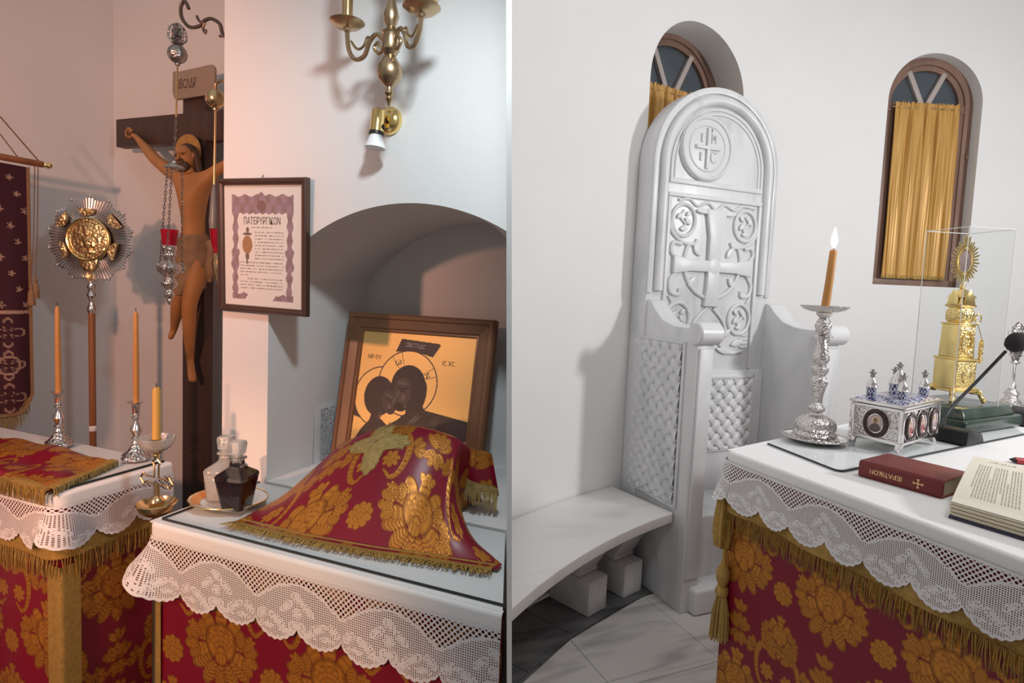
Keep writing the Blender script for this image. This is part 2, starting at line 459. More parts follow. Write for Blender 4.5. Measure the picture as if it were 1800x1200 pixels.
def lace_mat(name, col):
    m = bpy.data.materials.new(name); m.use_nodes = True; nt = m.node_tree; N = nt.nodes; Lk = nt.links
    b = N['Principled BSDF']; b.inputs['Base Color'].default_value = (*col, 1); b.inputs['Roughness'].default_value = 0.9
    out = N['Material Output']
    a = N.new('ShaderNodeAttribute'); a.attribute_name = 'pat'
    sp = N.new('ShaderNodeSeparateColor'); Lk.new(a.outputs['Color'], sp.inputs[0])
    uv = N.new('ShaderNodeUVMap'); uv.uv_map = 'uv'
    sx = N.new('ShaderNodeSeparateXYZ'); Lk.new(uv.outputs[0], sx.inputs[0])
    def mth(op, x, y=None):
        n = N.new('ShaderNodeMath'); n.operation = op
        for i, q in enumerate((x, y)):
            if q is None: continue
            if isinstance(q, (int, float)): n.inputs[i].default_value = q
            else: Lk.new(q, n.inputs[i])
        return n.outputs[0]
    S, T = sx.outputs['X'], sx.outputs['Y']
    def cell(x, per):                                    # 0 at the cell's middle, 0.5 at its edge
        return mth('ABSOLUTE', mth('SUBTRACT', mth('FRACT', mth('DIVIDE', x, per)), 0.5))
    fine = mth('MULTIPLY', mth('LESS_THAN', cell(S, 0.0048), 0.27), mth('LESS_THAN', cell(T, 0.0048), 0.27))
    d1, d2 = mth('ADD', S, T), mth('SUBTRACT', S, T)
    cx, cy = cell(d1, 0.0125), cell(d2, 0.0125)
    big = mth('LESS_THAN', mth('ADD', mth('MULTIPLY', cx, cx), mth('MULTIPLY', cy, cy)), 0.125)
    h1 = mth('MULTIPLY', fine, mth('GREATER_THAN', sp.outputs['Red'], 0.5))
    h2 = mth('MULTIPLY', big, mth('GREATER_THAN', sp.outputs['Green'], 0.5))
    hole = mth('MAXIMUM', h1, h2)
    t = N.new('ShaderNodeBsdfTransparent'); mx = N.new('ShaderNodeMixShader')
    Lk.new(hole, mx.inputs[0]); Lk.new(b.outputs[0], mx.inputs[1]); Lk.new(t.outputs[0], mx.inputs[2]); Lk.new(mx.outputs[0], out.inputs[0])
    return m
M['lace'] = lace_mat('white_crochet_lace', (0.74, 0.71, 0.72))

# ---------------------------------------------------------------- woven patterns (arrays of fabric coordinates in metres)
def _ell(x, y, cx, cy, a, b, ang):
    c, s = math.cos(ang), math.sin(ang)
    X, Y = (x - cx) * c + (y - cy) * s, -(x - cx) * s + (y - cy) * c
    return 1 - (X / a) ** 2 - (Y / b) ** 2, X / a, Y / b
def damask(s, t, W_=0.30, H_=0.40):
    """gold damask on red: r = figure, g = tone inside the figure"""
    s = np.asarray(s, float); t = np.asarray(t, float)
    mask = np.zeros(s.shape); tone = np.zeros(s.shape)
    shapes = []                                         # (cx, cy, a, b, angle, stripes)
    def petal_fan(cx, cy, n, a0, a1, r0, L, w, st=0):
        for k in range(n):
            a = a0 + (a1 - a0) * k / max(1, n - 1)
            shapes.append((cx + math.cos(a) * (r0 + L), cy + math.sin(a) * (r0 + L), L, w, a, st))
    def flower(cx, cy, n, r, st=0):
        petal_fan(cx, cy, n, 0.3, 0.3 + 2 * PI * (n - 1) / n, r * 0.16, r * 0.44, r * 0.3, st)
        shapes.append((cx, cy, r * 0.28, r * 0.28, 0, 0))
    def horn(cx, cy, R, a0, a1, w0, w1, n, leaf=0):
        for k in range(n):
            f = k / (n - 1); a = a0 + (a1 - a0) * f; w = w0 + (w1 - w0) * f
            shapes.append((cx + R * math.cos(a), cy + R * math.sin(a), R * abs(a1 - a0) / n * 1.5, w, a + PI / 2, 0))
            if leaf:
                sg = 1 if a1 > a0 else -1
                shapes.append((cx + (R + w * 1.1) * math.cos(a), cy + (R + w * 1.1) * math.sin(a), w * 1.0, w * 0.55, a + sg * 0.7, 3))
    def bouquet(cx, cy, k):
        petal_fan(cx, cy - 0.012 * k, 5, -2.6, -0.54, 0.03 * k, 0.034 * k, 0.018 * k, 2)      # leaves below
        petal_fan(cx, cy, 7, -0.35, PI + 0.35, 0.035 * k, 0.026 * k, 0.017 * k, 0)            # ruffled crown
        petal_fan(cx - 0.055 * k, cy - 0.005 * k, 5, 1.6, 4.0, 0.012 * k, 0.022 * k, 0.014 * k, 2)
        petal_fan(cx + 0.055 * k, cy - 0.005 * k, 5, PI - 4.0, PI - 1.6, 0.012 * k, 0.022 * k, 0.014 * k, 2)
        shapes.append((cx, cy + 0.008 * k, 0.046 * k, 0.044 * k, 0, 0))
        petal_fan(cx, cy - 0.012 * k, 5, 0.75, PI - 0.75, 0.008 * k, 0.021 * k, 0.0085 * k, 0)  # shell
        petal_fan(cx, cy + 0.068 * k, 3, 0.9, PI - 0.9, 0.0, 0.018 * k, 0.010 * k, 0)
        shapes.append((cx, cy - 0.03 * k, 0.017 * k, 0.015 * k, 0, 0))
        shapes.append((cx, cy - 0.085 * k, 0.012 * k, 0.03 * k, 0, 2))
    def scroll(pts, w0, w1, n):
        q = bez(pts, n); m_ = len(q)
        for k in range(m_ - 1):
            f = k / (m_ - 1); dx, dy = q[k+1][0] - q[k][0], q[k+1][1] - q[k][1]
            shapes.append((q[k][0], q[k][1], math.hypot(dx, dy) * 1.3, w0 + (w1 - w0) * f, math.atan2(dy, dx), 0))
    bouquet(0.15, 0.09, 1.02)
    bouquet(0.0, 0.315, 0.62)
    flower(0.0, 0.045, 10, 0.034, 0)
    petal_fan(0.15, 0.26, 5, 0.6, PI - 0.6, 0.0, 0.026, 0.013, 2)
    petal_fan(0.15, 0.255, 4, -2.4, -0.7, 0.004, 0.022, 0.011, 2)
    petal_fan(0.15, 0.315, 3, 0.9, PI - 0.9, 0.0, 0.020, 0.010, 2)
    for m in (-1, 1):
        A = lambda a: a if m > 0 else PI - a
        scroll([(m * 0.030, 0.155), (m * 0.048, 0.142), (m * 0.066, 0.158), (m * 0.076, 0.195), (m * 0.074, 0.235), (m * 0.058, 0.262), (m * 0.038, 0.262)], 0.004, 0.013, 20)
        petal_fan(m * 0.047, 0.262, 5, A(1.3), A(3.6), 0.004, 0.020, 0.011, 2)
        petal_fan(m * 0.085, 0.235, 4, A(-0.6), A(1.3), 0.002, 0.017, 0.010, 2)
        flower(m * 0.036, 0.190, 7, 0.025, 0)
        flower(m * 0.062, 0.120, 5, 0.015, 0)
        petal_fan(m * 0.058, 0.085, 3, A(-2.0), A(-0.8), 0.0, 0.013, 0.008, 0)
    x0 = (s + W_ / 2) % W_ - W_ / 2; y0 = t % H_
    for (cx, cy, a, b, ang, st) in shapes:
        R = max(a, b)
        for ox in (-W_, 0, W_):
            if cx + ox + R < -W_ / 2 or cx + ox - R > W_ / 2: continue
            for oy in (-H_, 0, H_):
                if cy + oy + R < 0 or cy + oy - R > H_: continue
                sel = (np.abs(x0 - cx - ox) < R) & (np.abs(y0 - cy - oy) < R)
                if not sel.any(): continue
                q, X, Y = _ell(x0[sel], y0[sel], cx + ox, cy + oy, a, b, ang)
                ins = q > 0
                tn = np.clip(q / 0.38, 0.0, 1.0) ** 0.8
                tn = tn * (0.80 + 0.20 * np.cos(X * 11)) if st == 0 else tn * (0.66 + 0.34 * np.cos(X * 20 + np.abs(Y) * 7))
                mk = mask[sel]; tt = tone[sel]
                mk[ins] = 1; tt[ins] = tn[ins]
                mask[sel] = mk; tone[sel] = tt
    return np.stack([mask, np.clip(tone, 0.0, 1)], -1)

LP = 0.112                                              # one scallop of the crochet border
def lace_len(s, base=0.118, amp=0.030):
    return base + amp * np.abs(np.sin(PI * s / LP)) ** 0.75 + 0.004 * np.abs(np.sin(PI * s / LP * 7))
def lace_pat(s, d, L):
    """s along, d depth below the hem, L length there: r = fine mesh, g = open trellis"""
    f = d / L
    w = np.abs(np.sin(PI * s / (2 * LP)))                # fans two scallops wide
    arch = 0.17 + 0.40 * (1 - w) ** 1.5
    big = (f > 0.05) & (f < arch - 0.015)
    fan = (f > arch + 0.03) & (f < 0.95)
    sol = np.zeros(s.shape, bool)
    x = (s % (2 * LP)); k = np.round(s / (2 * LP))
    for (cx, cy, a, b, ang) in ((0.112, .36, .016, .010, .5), (.085, .52, .020, .009, -.7), (.139, .52, .020, .009, .7), (.112, .60, .012, .012, 0), (.060, .76, .026, .010, .5), (.020, .72, .018, .010, -.6),
                                (.164, .76, .026, .010, -.5), (.204, .72, .018, .010, .6), (.112, .80, .022, .012, 0), (.035, .88, .02, .006, 0), (.085, .90, .02, .006, 0), (.14, .9, .02, .006, 0), (.19, .88, .02, .006, 0)):
        q, _, _ = _ell(x, d, cx, cy * 0.14, a, b, ang)
        sol |= (q > 0) & ~((q > 0.45) & (q < 0.7))
    return np.stack([(fan & ~sol).astype(float), big.astype(float)], -1)

# ---------------------------------------------------------------- the left chamber: walls
HW = 4.0
def lean(z): return 0.0428 * (EYE - z)          # the thin partition stands a hair out of plumb
def uend(v, z): return (lean(z) - 0.008 * 1.5 - 0.3665 * v) / 0.9304
VN, VB = 1.30, 1.76            # face of the niche wall, back of the niche
UP = -1.415                     # free edge of the niche wall
JL, JR = -1.245, -0.36         # niche jambs
AUC, AR, AZ = -0.805, 0.565, 1.132   # segmental arch: centre, radius, centre height
NZ = 0.918                     # niche sill
def arch_z(u): return AZ + math.sqrt(max(0.0, AR * AR - (u - AUC) ** 2))
mb = MB()
us = [JL + (-0.45 - JL) * i / 48 for i in range(49)]
def cut(u, v, z): return (min(u, uend(v, z)), v, z)
def quad(*p): mb.add([cut(*q) for q in p], [tuple(range(len(p)))])
for i in range(20):
    z0_, z1_ = HW * i / 20, HW * (i + 1) / 20
    quad((UP, VN, z0_), (JL, VN, z0_), (JL, VN, z1_), (UP, VN, z1_))
quad((JL, VN, 0), (0, VN, 0), (0, VN, NZ), (JL, VN, NZ))
for a, b in zip(us, us[1:]):
    quad((a, VN, arch_z(a)), (b, VN, arch_z(b)), (b, VN, HW), (a, VN, HW))
    if a < uend(VB, 1.7) + 0.17: quad((a, VN, arch_z(a)), (b, VN, arch_z(b)), (b, VB, arch_z(b)), (a, VB, arch_z(a)))
    if a < uend(VB, 1.0): quad((a, VB, NZ), (b, VB, NZ), (b, VB, arch_z(b)), (a, VB, arch_z(a)))
quad((JL, VN, NZ), (JL, VB, NZ), (JL, VB, arch_z(JL)), (JL, VN, arch_z(JL)))
quad((JL, VN, NZ), (0, VN, NZ), (0, VB, NZ), (JL, VB, NZ))
quad((UP, VN, 0), (UP, 2.12, 0), (UP, 2.12, HW), (UP, VN, HW))
struct('wall_niche', 'L', mb, M['plaster'], smooth=0)
VR, UL = 2.10, -3.02
mb = MB().box(UL, UP + 0.02, VR, VR + 0.1, 0, HW)
struct('wall_back', 'L', mb, M['plaster'])
mb = MB().box(UL - 0.1, UL, -1.2, VR + 0.1, 0, HW)
struct('wall_left', 'L', mb, M['plaster'])

o = mesh_obj('wall_rear', MB().box(-5.2, 5.6, -2.1, -2.0, 0, HW), M['plaster'], 0); o['kind'] = 'structure'
o = mesh_obj('wall_right', MB().box(5.5, 5.6, -2.0, 4.6, 0, HW), M['plaster'], 0); o['kind'] = 'structure'
# ---------------------------------------------------------------- thin partition between the two chambers
mb = MB()
y0, y1, hw0, hw1 = 0.95, 2.60, 0.0042, 0.010
vs = []
for z in (0.0, HW):
    for (y, h) in ((y0, hw0), (y1, hw1)):
        c = -0.008 * y + lean(z)
        vs += [(c - h, y, z), (c + h, y, z)]
mb.add(vs, [(0, 1, 3, 2), (4, 6, 7, 5), (0, 4, 5, 1), (2, 3, 7, 6), (0, 2, 6, 4), (1, 5, 7, 3)])
o = mesh_obj('wall_partition', mb, M['partition'], 0); o['kind'] = 'structure'

# ---------------------------------------------------------------- the apse: curved wall with two arched windows
AC, ARD = (2.65, -0.74), 3.5
def AP(s, z, r=ARD):
    a = s / ARD
    return (AC[0] + r * math.sin(a), AC[1] + r * math.cos(a), z)
WINS = [dict(s0=-0.768, s1=-0.046, top=2.99, sill=1.62, d=0.20), dict(s0=1.005, s1=1.615, top=3.075, sill=1.618, d=0.085)]
def win_top(w, s):
    c, h = (w['s0'] + w['s1']) / 2, (w['s1'] - w['s0']) / 2
    return w['top'] - h + math.sqrt(max(0, h * h - (s - c) ** 2))
mb = MB()
def wall_strip(a, b, za0, zb0, za1, zb1):
    mb.add([AP(a, za0), AP(b, zb0), AP(b, zb1), AP(a, za1)], [(0, 1, 2, 3)])
def span(a, b, n): return [a + (b - a) * i / n for i in range(n + 1)]
for a, b in ((-2.05, WINS[0]['s0']), (WINS[0]['s1'], WINS[1]['s0']), (WINS[1]['s1'], 3.4)):
    ss = span(a, b, 20)
    for p, q in zip(ss, ss[1:]): wall_strip(p, q, 0, 0, HW, HW)
for w in WINS:
    c, h = (w['s0'] + w['s1']) / 2, (w['s1'] - w['s0']) / 2
    ss = [c - h * math.cos(PI * i / 36) for i in range(37)]
    d = ARD + w['d']
    for p, q in zip(ss, ss[1:]):
        wall_strip(p, q, 0, 0, w['sill'], w['sill'])
        wall_strip(p, q, win_top(w, p), win_top(w, q), HW, HW)
        mb.add([AP(p, win_top(w, p)), AP(q, win_top(w, q)), AP(q, win_top(w, q), d), AP(p, win_top(w, p), d)], [(0, 1, 2, 3)])
        mb.add([AP(p, w['sill']), AP(q, w['sill']), AP(q, w['sill'], d), AP(p, w['sill'], d)], [(0, 1, 2, 3)])
    for s in (w['s0'], w['s1']):
        zt = w['top'] - h
        mb.add([AP(s, w['sill']), AP(s, w['sill'], d), AP(s, zt, d), AP(s, zt)], [(0, 1, 2, 3)])
struct('wall_apse', 'R', mb, M['plaster'], smooth=35, weld=True)

# ---------------------------------------------------------------- floor: bed, marble tiles, dark border under the bench
mb = MB().box(-6, 6, -4, 5, -0.06, -0.008)
floor = mesh_obj('floor', mb, M['dark_marble'], 0); floor['kind'] = 'structure'
def floor_child(name, mb_, m, bev=0.0015):
    o = mesh_obj(name, mb_, m, 30, bev, 1); o.rotation_euler = (0, 0, TH['R']); o.parent = floor
    return o
def clip_circle(poly, r):
    out = []
    f = lambda p: r - math.hypot(p[0] - AC[0], p[1] - AC[1])
    for i in range(len(poly)):
        p, q = poly[i], poly[(i + 1) % len(poly)]
        a, b = f(p), f(q)
        if a >= 0: out.append(p)
        if a * b < 0:
            t = a / (a - b); out.append((p[0] + (q[0] - p[0]) * t, p[1] + (q[1] - p[1]) * t))
    return out
TS, G = 0.525, 0.0012
for i in range(-3, 5):
    for j in range(-4, 2):
        u0, v0 = 1.265 + i * TS + G, 1.80 + j * TS + G
        poly = []
        n = 8
        for k in range(n): poly.append((u0 + (TS - 2*G) * k / n, v0))
        for k in range(n): poly.append((u0 + TS - 2*G, v0 + (TS - 2*G) * k / n))
        for k in range(n): poly.append((u0 + (TS - 2*G) * (1 - k / n), v0 + TS - 2*G))
        for k in range(n): poly.append((u0, v0 + (TS - 2*G) * (1 - k / n)))
        poly = clip_circle(poly, 3.195)
        if len(poly) < 3: continue
        if W('R', sum(p[0] for p in poly) / len(poly), sum(p[1] for p in poly) / len(poly)).x < -0.15: continue
        floor_child('floor_tile', MB().prism(poly, -0.012, 0.0, 'z'), M['tile'])
for k in range(14):
    a0, a1 = math.radians(-43 + k * 6) + 0.0006, math.radians(-43 + (k + 1) * 6) - 0.0006
    P = [(AC[0] + 3.2 * math.sin(a0 + (a1 - a0) * i / 6), AC[1] + 3.2 * math.cos(a0 + (a1 - a0) * i / 6)) for i in range(7)]
    Q = [(AC[0] + 3.49 * math.sin(a0 + (a1 - a0) * i / 6), AC[1] + 3.49 * math.cos(a0 + (a1 - a0) * i / 6)) for i in range(7)]
    floor_child('border_slab', MB().prism(P + Q[::-1], -0.012, 0.0, 'z'), M['dark_marble'])

# ---------------------------------------------------------------- windows and curtains
def window(idx, w):
    cs, h = (w['s0'] + w['s1']) / 2, (w['s1'] - w['s0']) / 2
    R0 = ARD + w['d']
    a = cs / ARD
    org = (AC[0] + R0 * math.sin(a), AC[1] + R0 * math.cos(a), w['sill'])
    e = bpy.data.objects.new('window_%d' % idx, None); COL.objects.link(e); e['kind'] = 'structure'
    e.empty_display_size = 0.05
    e.location = W('R', *org); e.rotation_euler = (0, 0, TH['R'] - a)
    hh = h * R0 / ARD + 0.004
    H = w['top'] - w['sill']; zs = H - h
    def put(name, mb_, m, parent=None, **k):
        o = mesh_obj(name, mb_, m, **k); o.parent = parent or e; return o
    # outer casing, following the arch
    def arch_ring(r0, r1, y0_, y1_, z0_, nm, m):
        outp = [(-r1, z0_)] + [(-r1 * math.cos(PI * i / 28), zs + r1 * math.sin(PI * i / 28)) for i in range(29)] + [(r1, z0_)]
        inp = [(-r0, z0_)] + [(-r0 * math.cos(PI * i / 28), zs + r0 * math.sin(PI * i / 28)) for i in range(29)] + [(r0, z0_)]
        mb_ = MB(); n = len(outp)
        vs = [(x, y0_, z) for x, z in outp] + [(x, y0_, z) for x, z in inp] + [(x, y1_, z) for x, z in outp] + [(x, y1_, z) for x, z in inp]
        fs = []
        for i in range(n - 1):
            fs += [(i, i+1, n+i+1, n+i), (2*n+i, 3*n+i, 3*n+i+1, 2*n+i+1), (n+i, n+i+1, 3*n+i+1, 3*n+i), (i, 2*n+i, 2*n+i+1, i+1)]
        fs += [(0, n, 3*n, 2*n), (n-1, 3*n-1, 4*n-1, 2*n-1)]
        mb_.add(vs, fs)
        return put(nm, mb_, m)
    cas = arch_ring(hh - 0.055, hh, -0.012, 0.05, 0.0, 'window_casing', M['win_wood'])
    sash = arch_ring(hh - 0.088, hh - 0.05, 0.0, 0.04, 0.03, 'sash_frame', M['win_wood'])
    for sg in (-1, 1):
        put('sash_stile', MB().box(min(sg * (hh - 0.05), sg * (hh - 0.125)), max(sg * (hh - 0.05), sg * (hh - 0.125)), -0.004, 0.04, 0.03, zs), M['win_wood'], bevel=0.003)
    put('bottom_rail', MB().box(-hh, hh, -0.012, 0.05, 0.0, 0.045), M['win_wood'], bevel=0.003)
    put('transom', MB().box(-hh + 0.05, hh - 0.05, -0.008, 0.04, zs - 0.035, zs + 0.02), M['win_wood'], bevel=0.003)
    for sg in (-1, 1):
        a_ = PI / 2 + sg * 0.50
        p0 = (0.012 * -sg, zs); L = hh - 0.07
        p1 = (L * math.cos(a_), zs + L * math.sin(a_))
        nx, nz = math.sin(a_) * 0.016, -math.cos(a_) * 0.016
        put('glazing_bar', MB().prism([(p0[0]-nx, p0[1]-nz), (p0[0]+nx, p0[1]+nz), (p1[0]+nx, p1[1]+nz), (p1[0]-nx, p1[1]-nz)], -0.002, 0.03), M['win_wood_light'], bevel=0.002)
    lun = [(-(hh - 0.07) * math.cos(PI * i / 24), zs + (hh - 0.07) * math.sin(PI * i / 24)) for i in range(25)]
    put('pane', MB().prism(lun, 0.022, 0.028), M['night_glass'])
    put('pane', MB().box(-hh + 0.07, hh - 0.07, 0.022, 0.028, 0.04, zs - 0.02), M['night_glass'])
    return e, org, a, hh, zs
M['win_wood'] = mat('window_wood', (0.26, 0.15, 0.11), 0.5, var=(12, 0.35), stretch=(1, 1, 0.15))
M['win_wood_light'] = mat('window_bar', (0.42, 0.36, 0.33), 0.5)
M['night_glass'] = mat('dusk_pane', (0.075, 0.088, 0.10), 0.12)
w1 = window(1, WINS[0]); w2 = window(2, WINS[1])
def knob(wn):
    o = mesh_obj('window_handle', MB().lathe([(0, 0.0), (0.011, 0.0), (0.013, 0.006), (0.008, 0.02), (0.014, 0.034), (0.011, 0.044), (0, 0.047)], 16, M=Matrix.Rotation(PI/2, 3, 'X')), M['silver'])
    o.parent = wn[0]; o.location = (-wn[3] + 0.036, -0.012, 0.52)
    o2 = mesh_obj('window_latch', MB().box(-0.004, 0.004, -0.012, 0.0, -0.02, 0.02), M['antique_brass'], bevel=0.001); o2.parent = wn[0]; o2.location = (wn[3] - 0.02, -0.012, 0.85)
knob(w2); knob(w1)

def curtain(wn, label, z0, z1, half, nf, seed):
    e, org, a, hh, zs = wn
    r = np.random.default_rng(seed)
    t = Thing('curtain', label, 'curtain', 'R', (org[0], org[1], org[2]), -a, group='gold satin window curtains')
    w_, hgt = 2 * half, z1 - z0
    nx, nz = 260, 110
    x = np.linspace(0, 1, nx)[None, :]; z = np.linspace(0, 1, nz)[:, None]
    ph = np.cumsum(0.6 + 0.8 * r.random(nx)); ph = (ph / ph[-1] * nf * 2 * PI)[None, :]
    fold = np.sin(ph) * (0.5 + 0.5 * np.sin(ph * 0.37 + 1))
    fine = np.sin(ph * 3.1 + 0.6) * 0.35
    top = np.exp(-((1 - z) / 0.06) ** 2)
    amp = 0.011 * (0.75 + 0.25 * z) * (1 + 0.25 * np.sin(z * 5 + ph * 0.2))
    Y = -0.034 - amp * fold * (1 - 0.5 * top) - 0.006 * fine * (0.25 + 0.9 * top) - 0.004 * np.sin(z * 9 + ph * 0.6) * z
    X = (x - 0.5) * w_ * (1 + 0.012 * np.sin(z * 3)) + 0.004 * np.sin(ph * 0.5 + z * 4)
    Z = z0 + z * hgt + 0.006 * top * np.sin(ph * 1.7) + 0.0 * x
    P = np.stack([X + 0 * z, Y + 0 * X, Z + 0 * X], -1)
    t.grid('curtain_cloth', P, M['curtain'], at='thing')
    t.add('curtain_rod', MB().tube([(-half - 0.015, -0.03, z1 - 0.03), (half + 0.015, -0.03, z1 - 0.03)], 0.006, 10), M['brass'])
    mb_ = MB()
    for i in range(0, nx - 2, 2):                        # woven fringe along the hem
        p = P[0, i]; q = P[0, i + 1]
        mb_.box(p[0], q[0] + 0.0006, p[1] - 0.0015, p[1] + 0.0012, p[2] - 0.010, p[2] + 0.012 + 0.004 * r.random())
    t.add('hem_fringe', mb_, M['thread'], smooth=0, kind='stuff')
    return t
curtain(w1, 'gathered gold curtain in the arched window behind the marble throne', 0.02, 1.06, 0.262, 16, 3)
curtain(w2, 'long gold satin curtain in the arched window behind the acrylic case', 0.055, 1.165, 0.212, 12, 5)

# ---------------------------------------------------------------- marble bench along the apse wall
def clip_right(poly, x0=0.012):
    """keep the side of the partition that belongs to the apse"""
    out = []
    f = lambda p: W('R', p[0], p[1]).x - x0
    for i in range(len(poly)):
        p, q = poly[i], poly[(i + 1) % len(poly)]
        a, b = f(p), f(q)
        if a >= 0: out.append(p)
        if a * b < 0:
            t = a / (a - b); out.append((p[0] + (q[0] - p[0]) * t, p[1] + (q[1] - p[1]) * t))
    return out
def sector(r0, r1, a0, a1, z0, z1, n=40):
    P = [(AC[0] + r0 * math.sin(a0 + (a1 - a0) * i / n), AC[1] + r0 * math.cos(a0 + (a1 - a0) * i / n)) for i in range(n + 1)]
    Q = [(AC[0] + r1 * math.sin(a0 + (a1 - a0) * i / n), AC[1] + r1 * math.cos(a0 + (a1 - a0) * i / n)) for i in range(n + 1)]
    poly = [(min(p[0], 1.848), p[1]) for p in clip_right(P + Q[::-1], 0.016)]
    out = [p for i, p in enumerate(poly) if i == 0 or math.hypot(p[0] - poly[i-1][0], p[1] - poly[i-1][1]) > 1e-4]
    return MB().prism(out, z0, z1, 'z')
bench = Thing('marble_bench', 'long curved white marble bench against the apse wall beside the throne', 'bench', 'R', (1.5, 2.35, 0))
A0, A1 = math.radians(-46), math.radians(-14.6)
def bench_part(name, r0, r1, a0, a1, z0, z1, m, bev):
    bench.add(name, sector(r0, r1, a0, a1, z0, z1), m, at='room', bevel=bev, seg=3)
bench_part('seat_slab', 3.07, 3.49, A0, A1, 0.415, 0.462, M['bench_marble'], 0.012)
for ad in (-16.2, -21.0):
    a = math.radians(ad)
    rc = (AC[0] + 3.33 * math.sin(a), AC[1] + 3.33 * math.cos(a))
    x = Vector((math.cos(a), -math.sin(a))); y = Vector((math.sin(a), math.cos(a)))
    def blk(nm, hw_, r0, r1, z0, z1, bev, rnd=False):
        c = Vector((AC[0], AC[1]))
        if rnd:       # bracket with a rounded nose, profile in (r, z)
            prof = [(r1, z0), (r1, z1), (r0, z1)] + [(r0 + 0.075 - 0.075 * math.cos(t) * 1.0, z0 + (z1 - z0) / 2 + (z1 - z0) / 2 * math.cos(t + 0)) for t in (0.35, 0.8, 1.25, 1.7, 2.2, 2.7)] + [(r0 + 0.13, z0)]
        else:
            prof = [(r0, z0), (r1, z0), (r1, z1), (r0, z1)]
        m_ = MB(); n = len(prof); vs = []
        for sg in (-1, 1):
            for r_, z_ in prof:
                p = c + y * r_ + x * (hw_ * sg); vs.append((p.x, p.y, z_))
        fs = [tuple(range(n)), tuple(range(2*n-1, n-1, -1))] + [(i, i+n, (i+1) % n + n, (i+1) % n) for i in range(n)]
        m_.add(vs, fs)
        bench.add(nm, m_, M['marble'], at='room', bevel=bev, seg=2)
    blk('bracket', 0.075, 3.17, 3.48, 0.17, 0.415, 0.012, True)
    blk('bracket_foot', 0.07, 3.24, 3.48, 0.0, 0.165, 0.008)

# ---------------------------------------------------------------- bishop's throne of carved white marble
TU, TV = 2.257, 2.54                                     # axis and face of the back slab
thr = Thing('marble_throne', 'carved white marble throne with arched back and lattice sides', 'throne', 'R', (TU, 2.36, 0))
fy = TV - 2.36                                          # front of the slab in the thing's axes
HB, ZT = 0.418, 2.585
ZS = ZT - HB
def arch_poly(r, z0): return [(-r, z0)] + [(-r * math.cos(PI * i / 36), ZS + r * math.sin(PI * i / 36)) for i in range(37)] + [(r, z0)]
thr.add('back_slab', MB().prism(arch_poly(HB, 0.0), fy, fy + 0.125), M['marble'], bevel=0.008, seg=3)
def arch_band(r0, r1, z0, y0_, y1_):
    o_, i_ = arch_poly(r1, z0), arch_poly(r0, z0)
    n = len(o_); m_ = MB()
    vs = [(x, y0_, z) for x, z in o_] + [(x, y0_, z) for x, z in i_] + [(x, y1_, z) for x, z in o_] + [(x, y1_, z) for x, z in i_]
    fs = []
    for i in range(n - 1):
        fs += [(i, i+1, n+i+1, n+i), (2*n+i, 3*n+i, 3*n+i+1, 2*n+i+1), (n+i, n+i+1, 3*n+i+1, 3*n+i), (i, 2*n+i, 2*n+i+1, i+1)]
    fs += [(0, n, 3*n, 2*n), (n-1, 3*n-1, 4*n-1, 2*n-1)]
    return m_.add(vs, fs)
thr.add('back_border', arch_band(0.385, HB, 1.5, fy - 0.012, fy + 0.002), M['marble'], bevel=0.005, seg=2)
def arch_tube(r, z0, rad, y):
    pts = [(-r, y, z0)] + [(-r * math.cos(PI * i / 40), y, ZS + r * math.sin(PI * i / 40)) for i in range(41)] + [(r, y, z0)]
    return MB().tube(pts, rad, 12)
thr.add('arch_moulding', arch_tube(0.350, 1.515, 0.027, fy - 0.004), M['marble'])
thr.add('inner_moulding', arch_tube(0.305, 2.095, 0.007, fy - 0.001), M['marble_relief'])
thr.add('inner_moulding', arch_tube(0.282, 2.095, 0.006, fy - 0.001), M['marble_relief'])
# the round medallion with the cross monogram
mcp = (2.163,2.540,2.262)
mc = (mcp[0] - TU, mcp[2])
KM = 1.12
thr.add('medallion', MB().prism(ring2(0.152 * KM, 48, c=mc), fy - 0.016, fy + 0.002), M['marble_relief'], bevel=0.006)
thr.add('medallion_ring', MB().tube([(x, fy - 0.016, z) for x, z in ring2(0.140 * KM, 48, c=mc)], 0.009, 8, closed=True), M['marble_relief'])
thr.add('medallion_ring', MB().tube([(x, fy - 0.016, z) for x, z in ring2(0.104 * KM, 48, c=mc)], 0.005, 8, closed=True), M['marble_relief'])
def bar(x0, x1, z0, z1, d=0.012): return MB().box(mc[0] + x0, mc[0] + x1, fy - 0.016 - d, fy - 0.012, mc[1] + z0, mc[1] + z1)
thr.add('monogram_cross', MB().add(bar(-0.010, 0.010, -0.105, 0.105).v, bar(0,1,0,1).f), M['marble_relief'], bevel=0.003)
thr.add('monogram_cross', bar(-0.080, 0.080, -0.006, 0.012, 0.013), M['marble_relief'], bevel=0.003)
thr.add('monogram_letter', bar(-0.045, -0.032, 0.030, 0.072, 0.009), M['marble_relief'], bevel=0.002)
thr.add('monogram_letter', bar(-0.048, -0.034, -0.066, -0.024, 0.009), M['marble_relief'], bevel=0.002)
thr.add('monogram_letter', MB().tube([(mc[0] + 0.045 + x, fy - 0.018, mc[1] - 0.042 + z) for x, z in arc(0, 0, 0.020, 50, 320, 12, 0.026)], 0.005, 6), M['marble_relief'])
thr.add('monogram_letter', MB().tube([(mc[0] + x, fy - 0.018, mc[1] + z) for x, z in ((0.026, 0.03), (0.026, 0.072), (0.038, 0.05), (0.05, 0.072), (0.05, 0.03))], 0.0045, 6), M['marble_relief'])
thr.add('monogram_letter', MB().tube([(mc[0] + x, fy - 0.02, mc[1] + z) for x, z in arc(0.012, 0.092, 0.014, -90, 100, 8, 0.016)], 0.004, 6), M['marble_relief'])
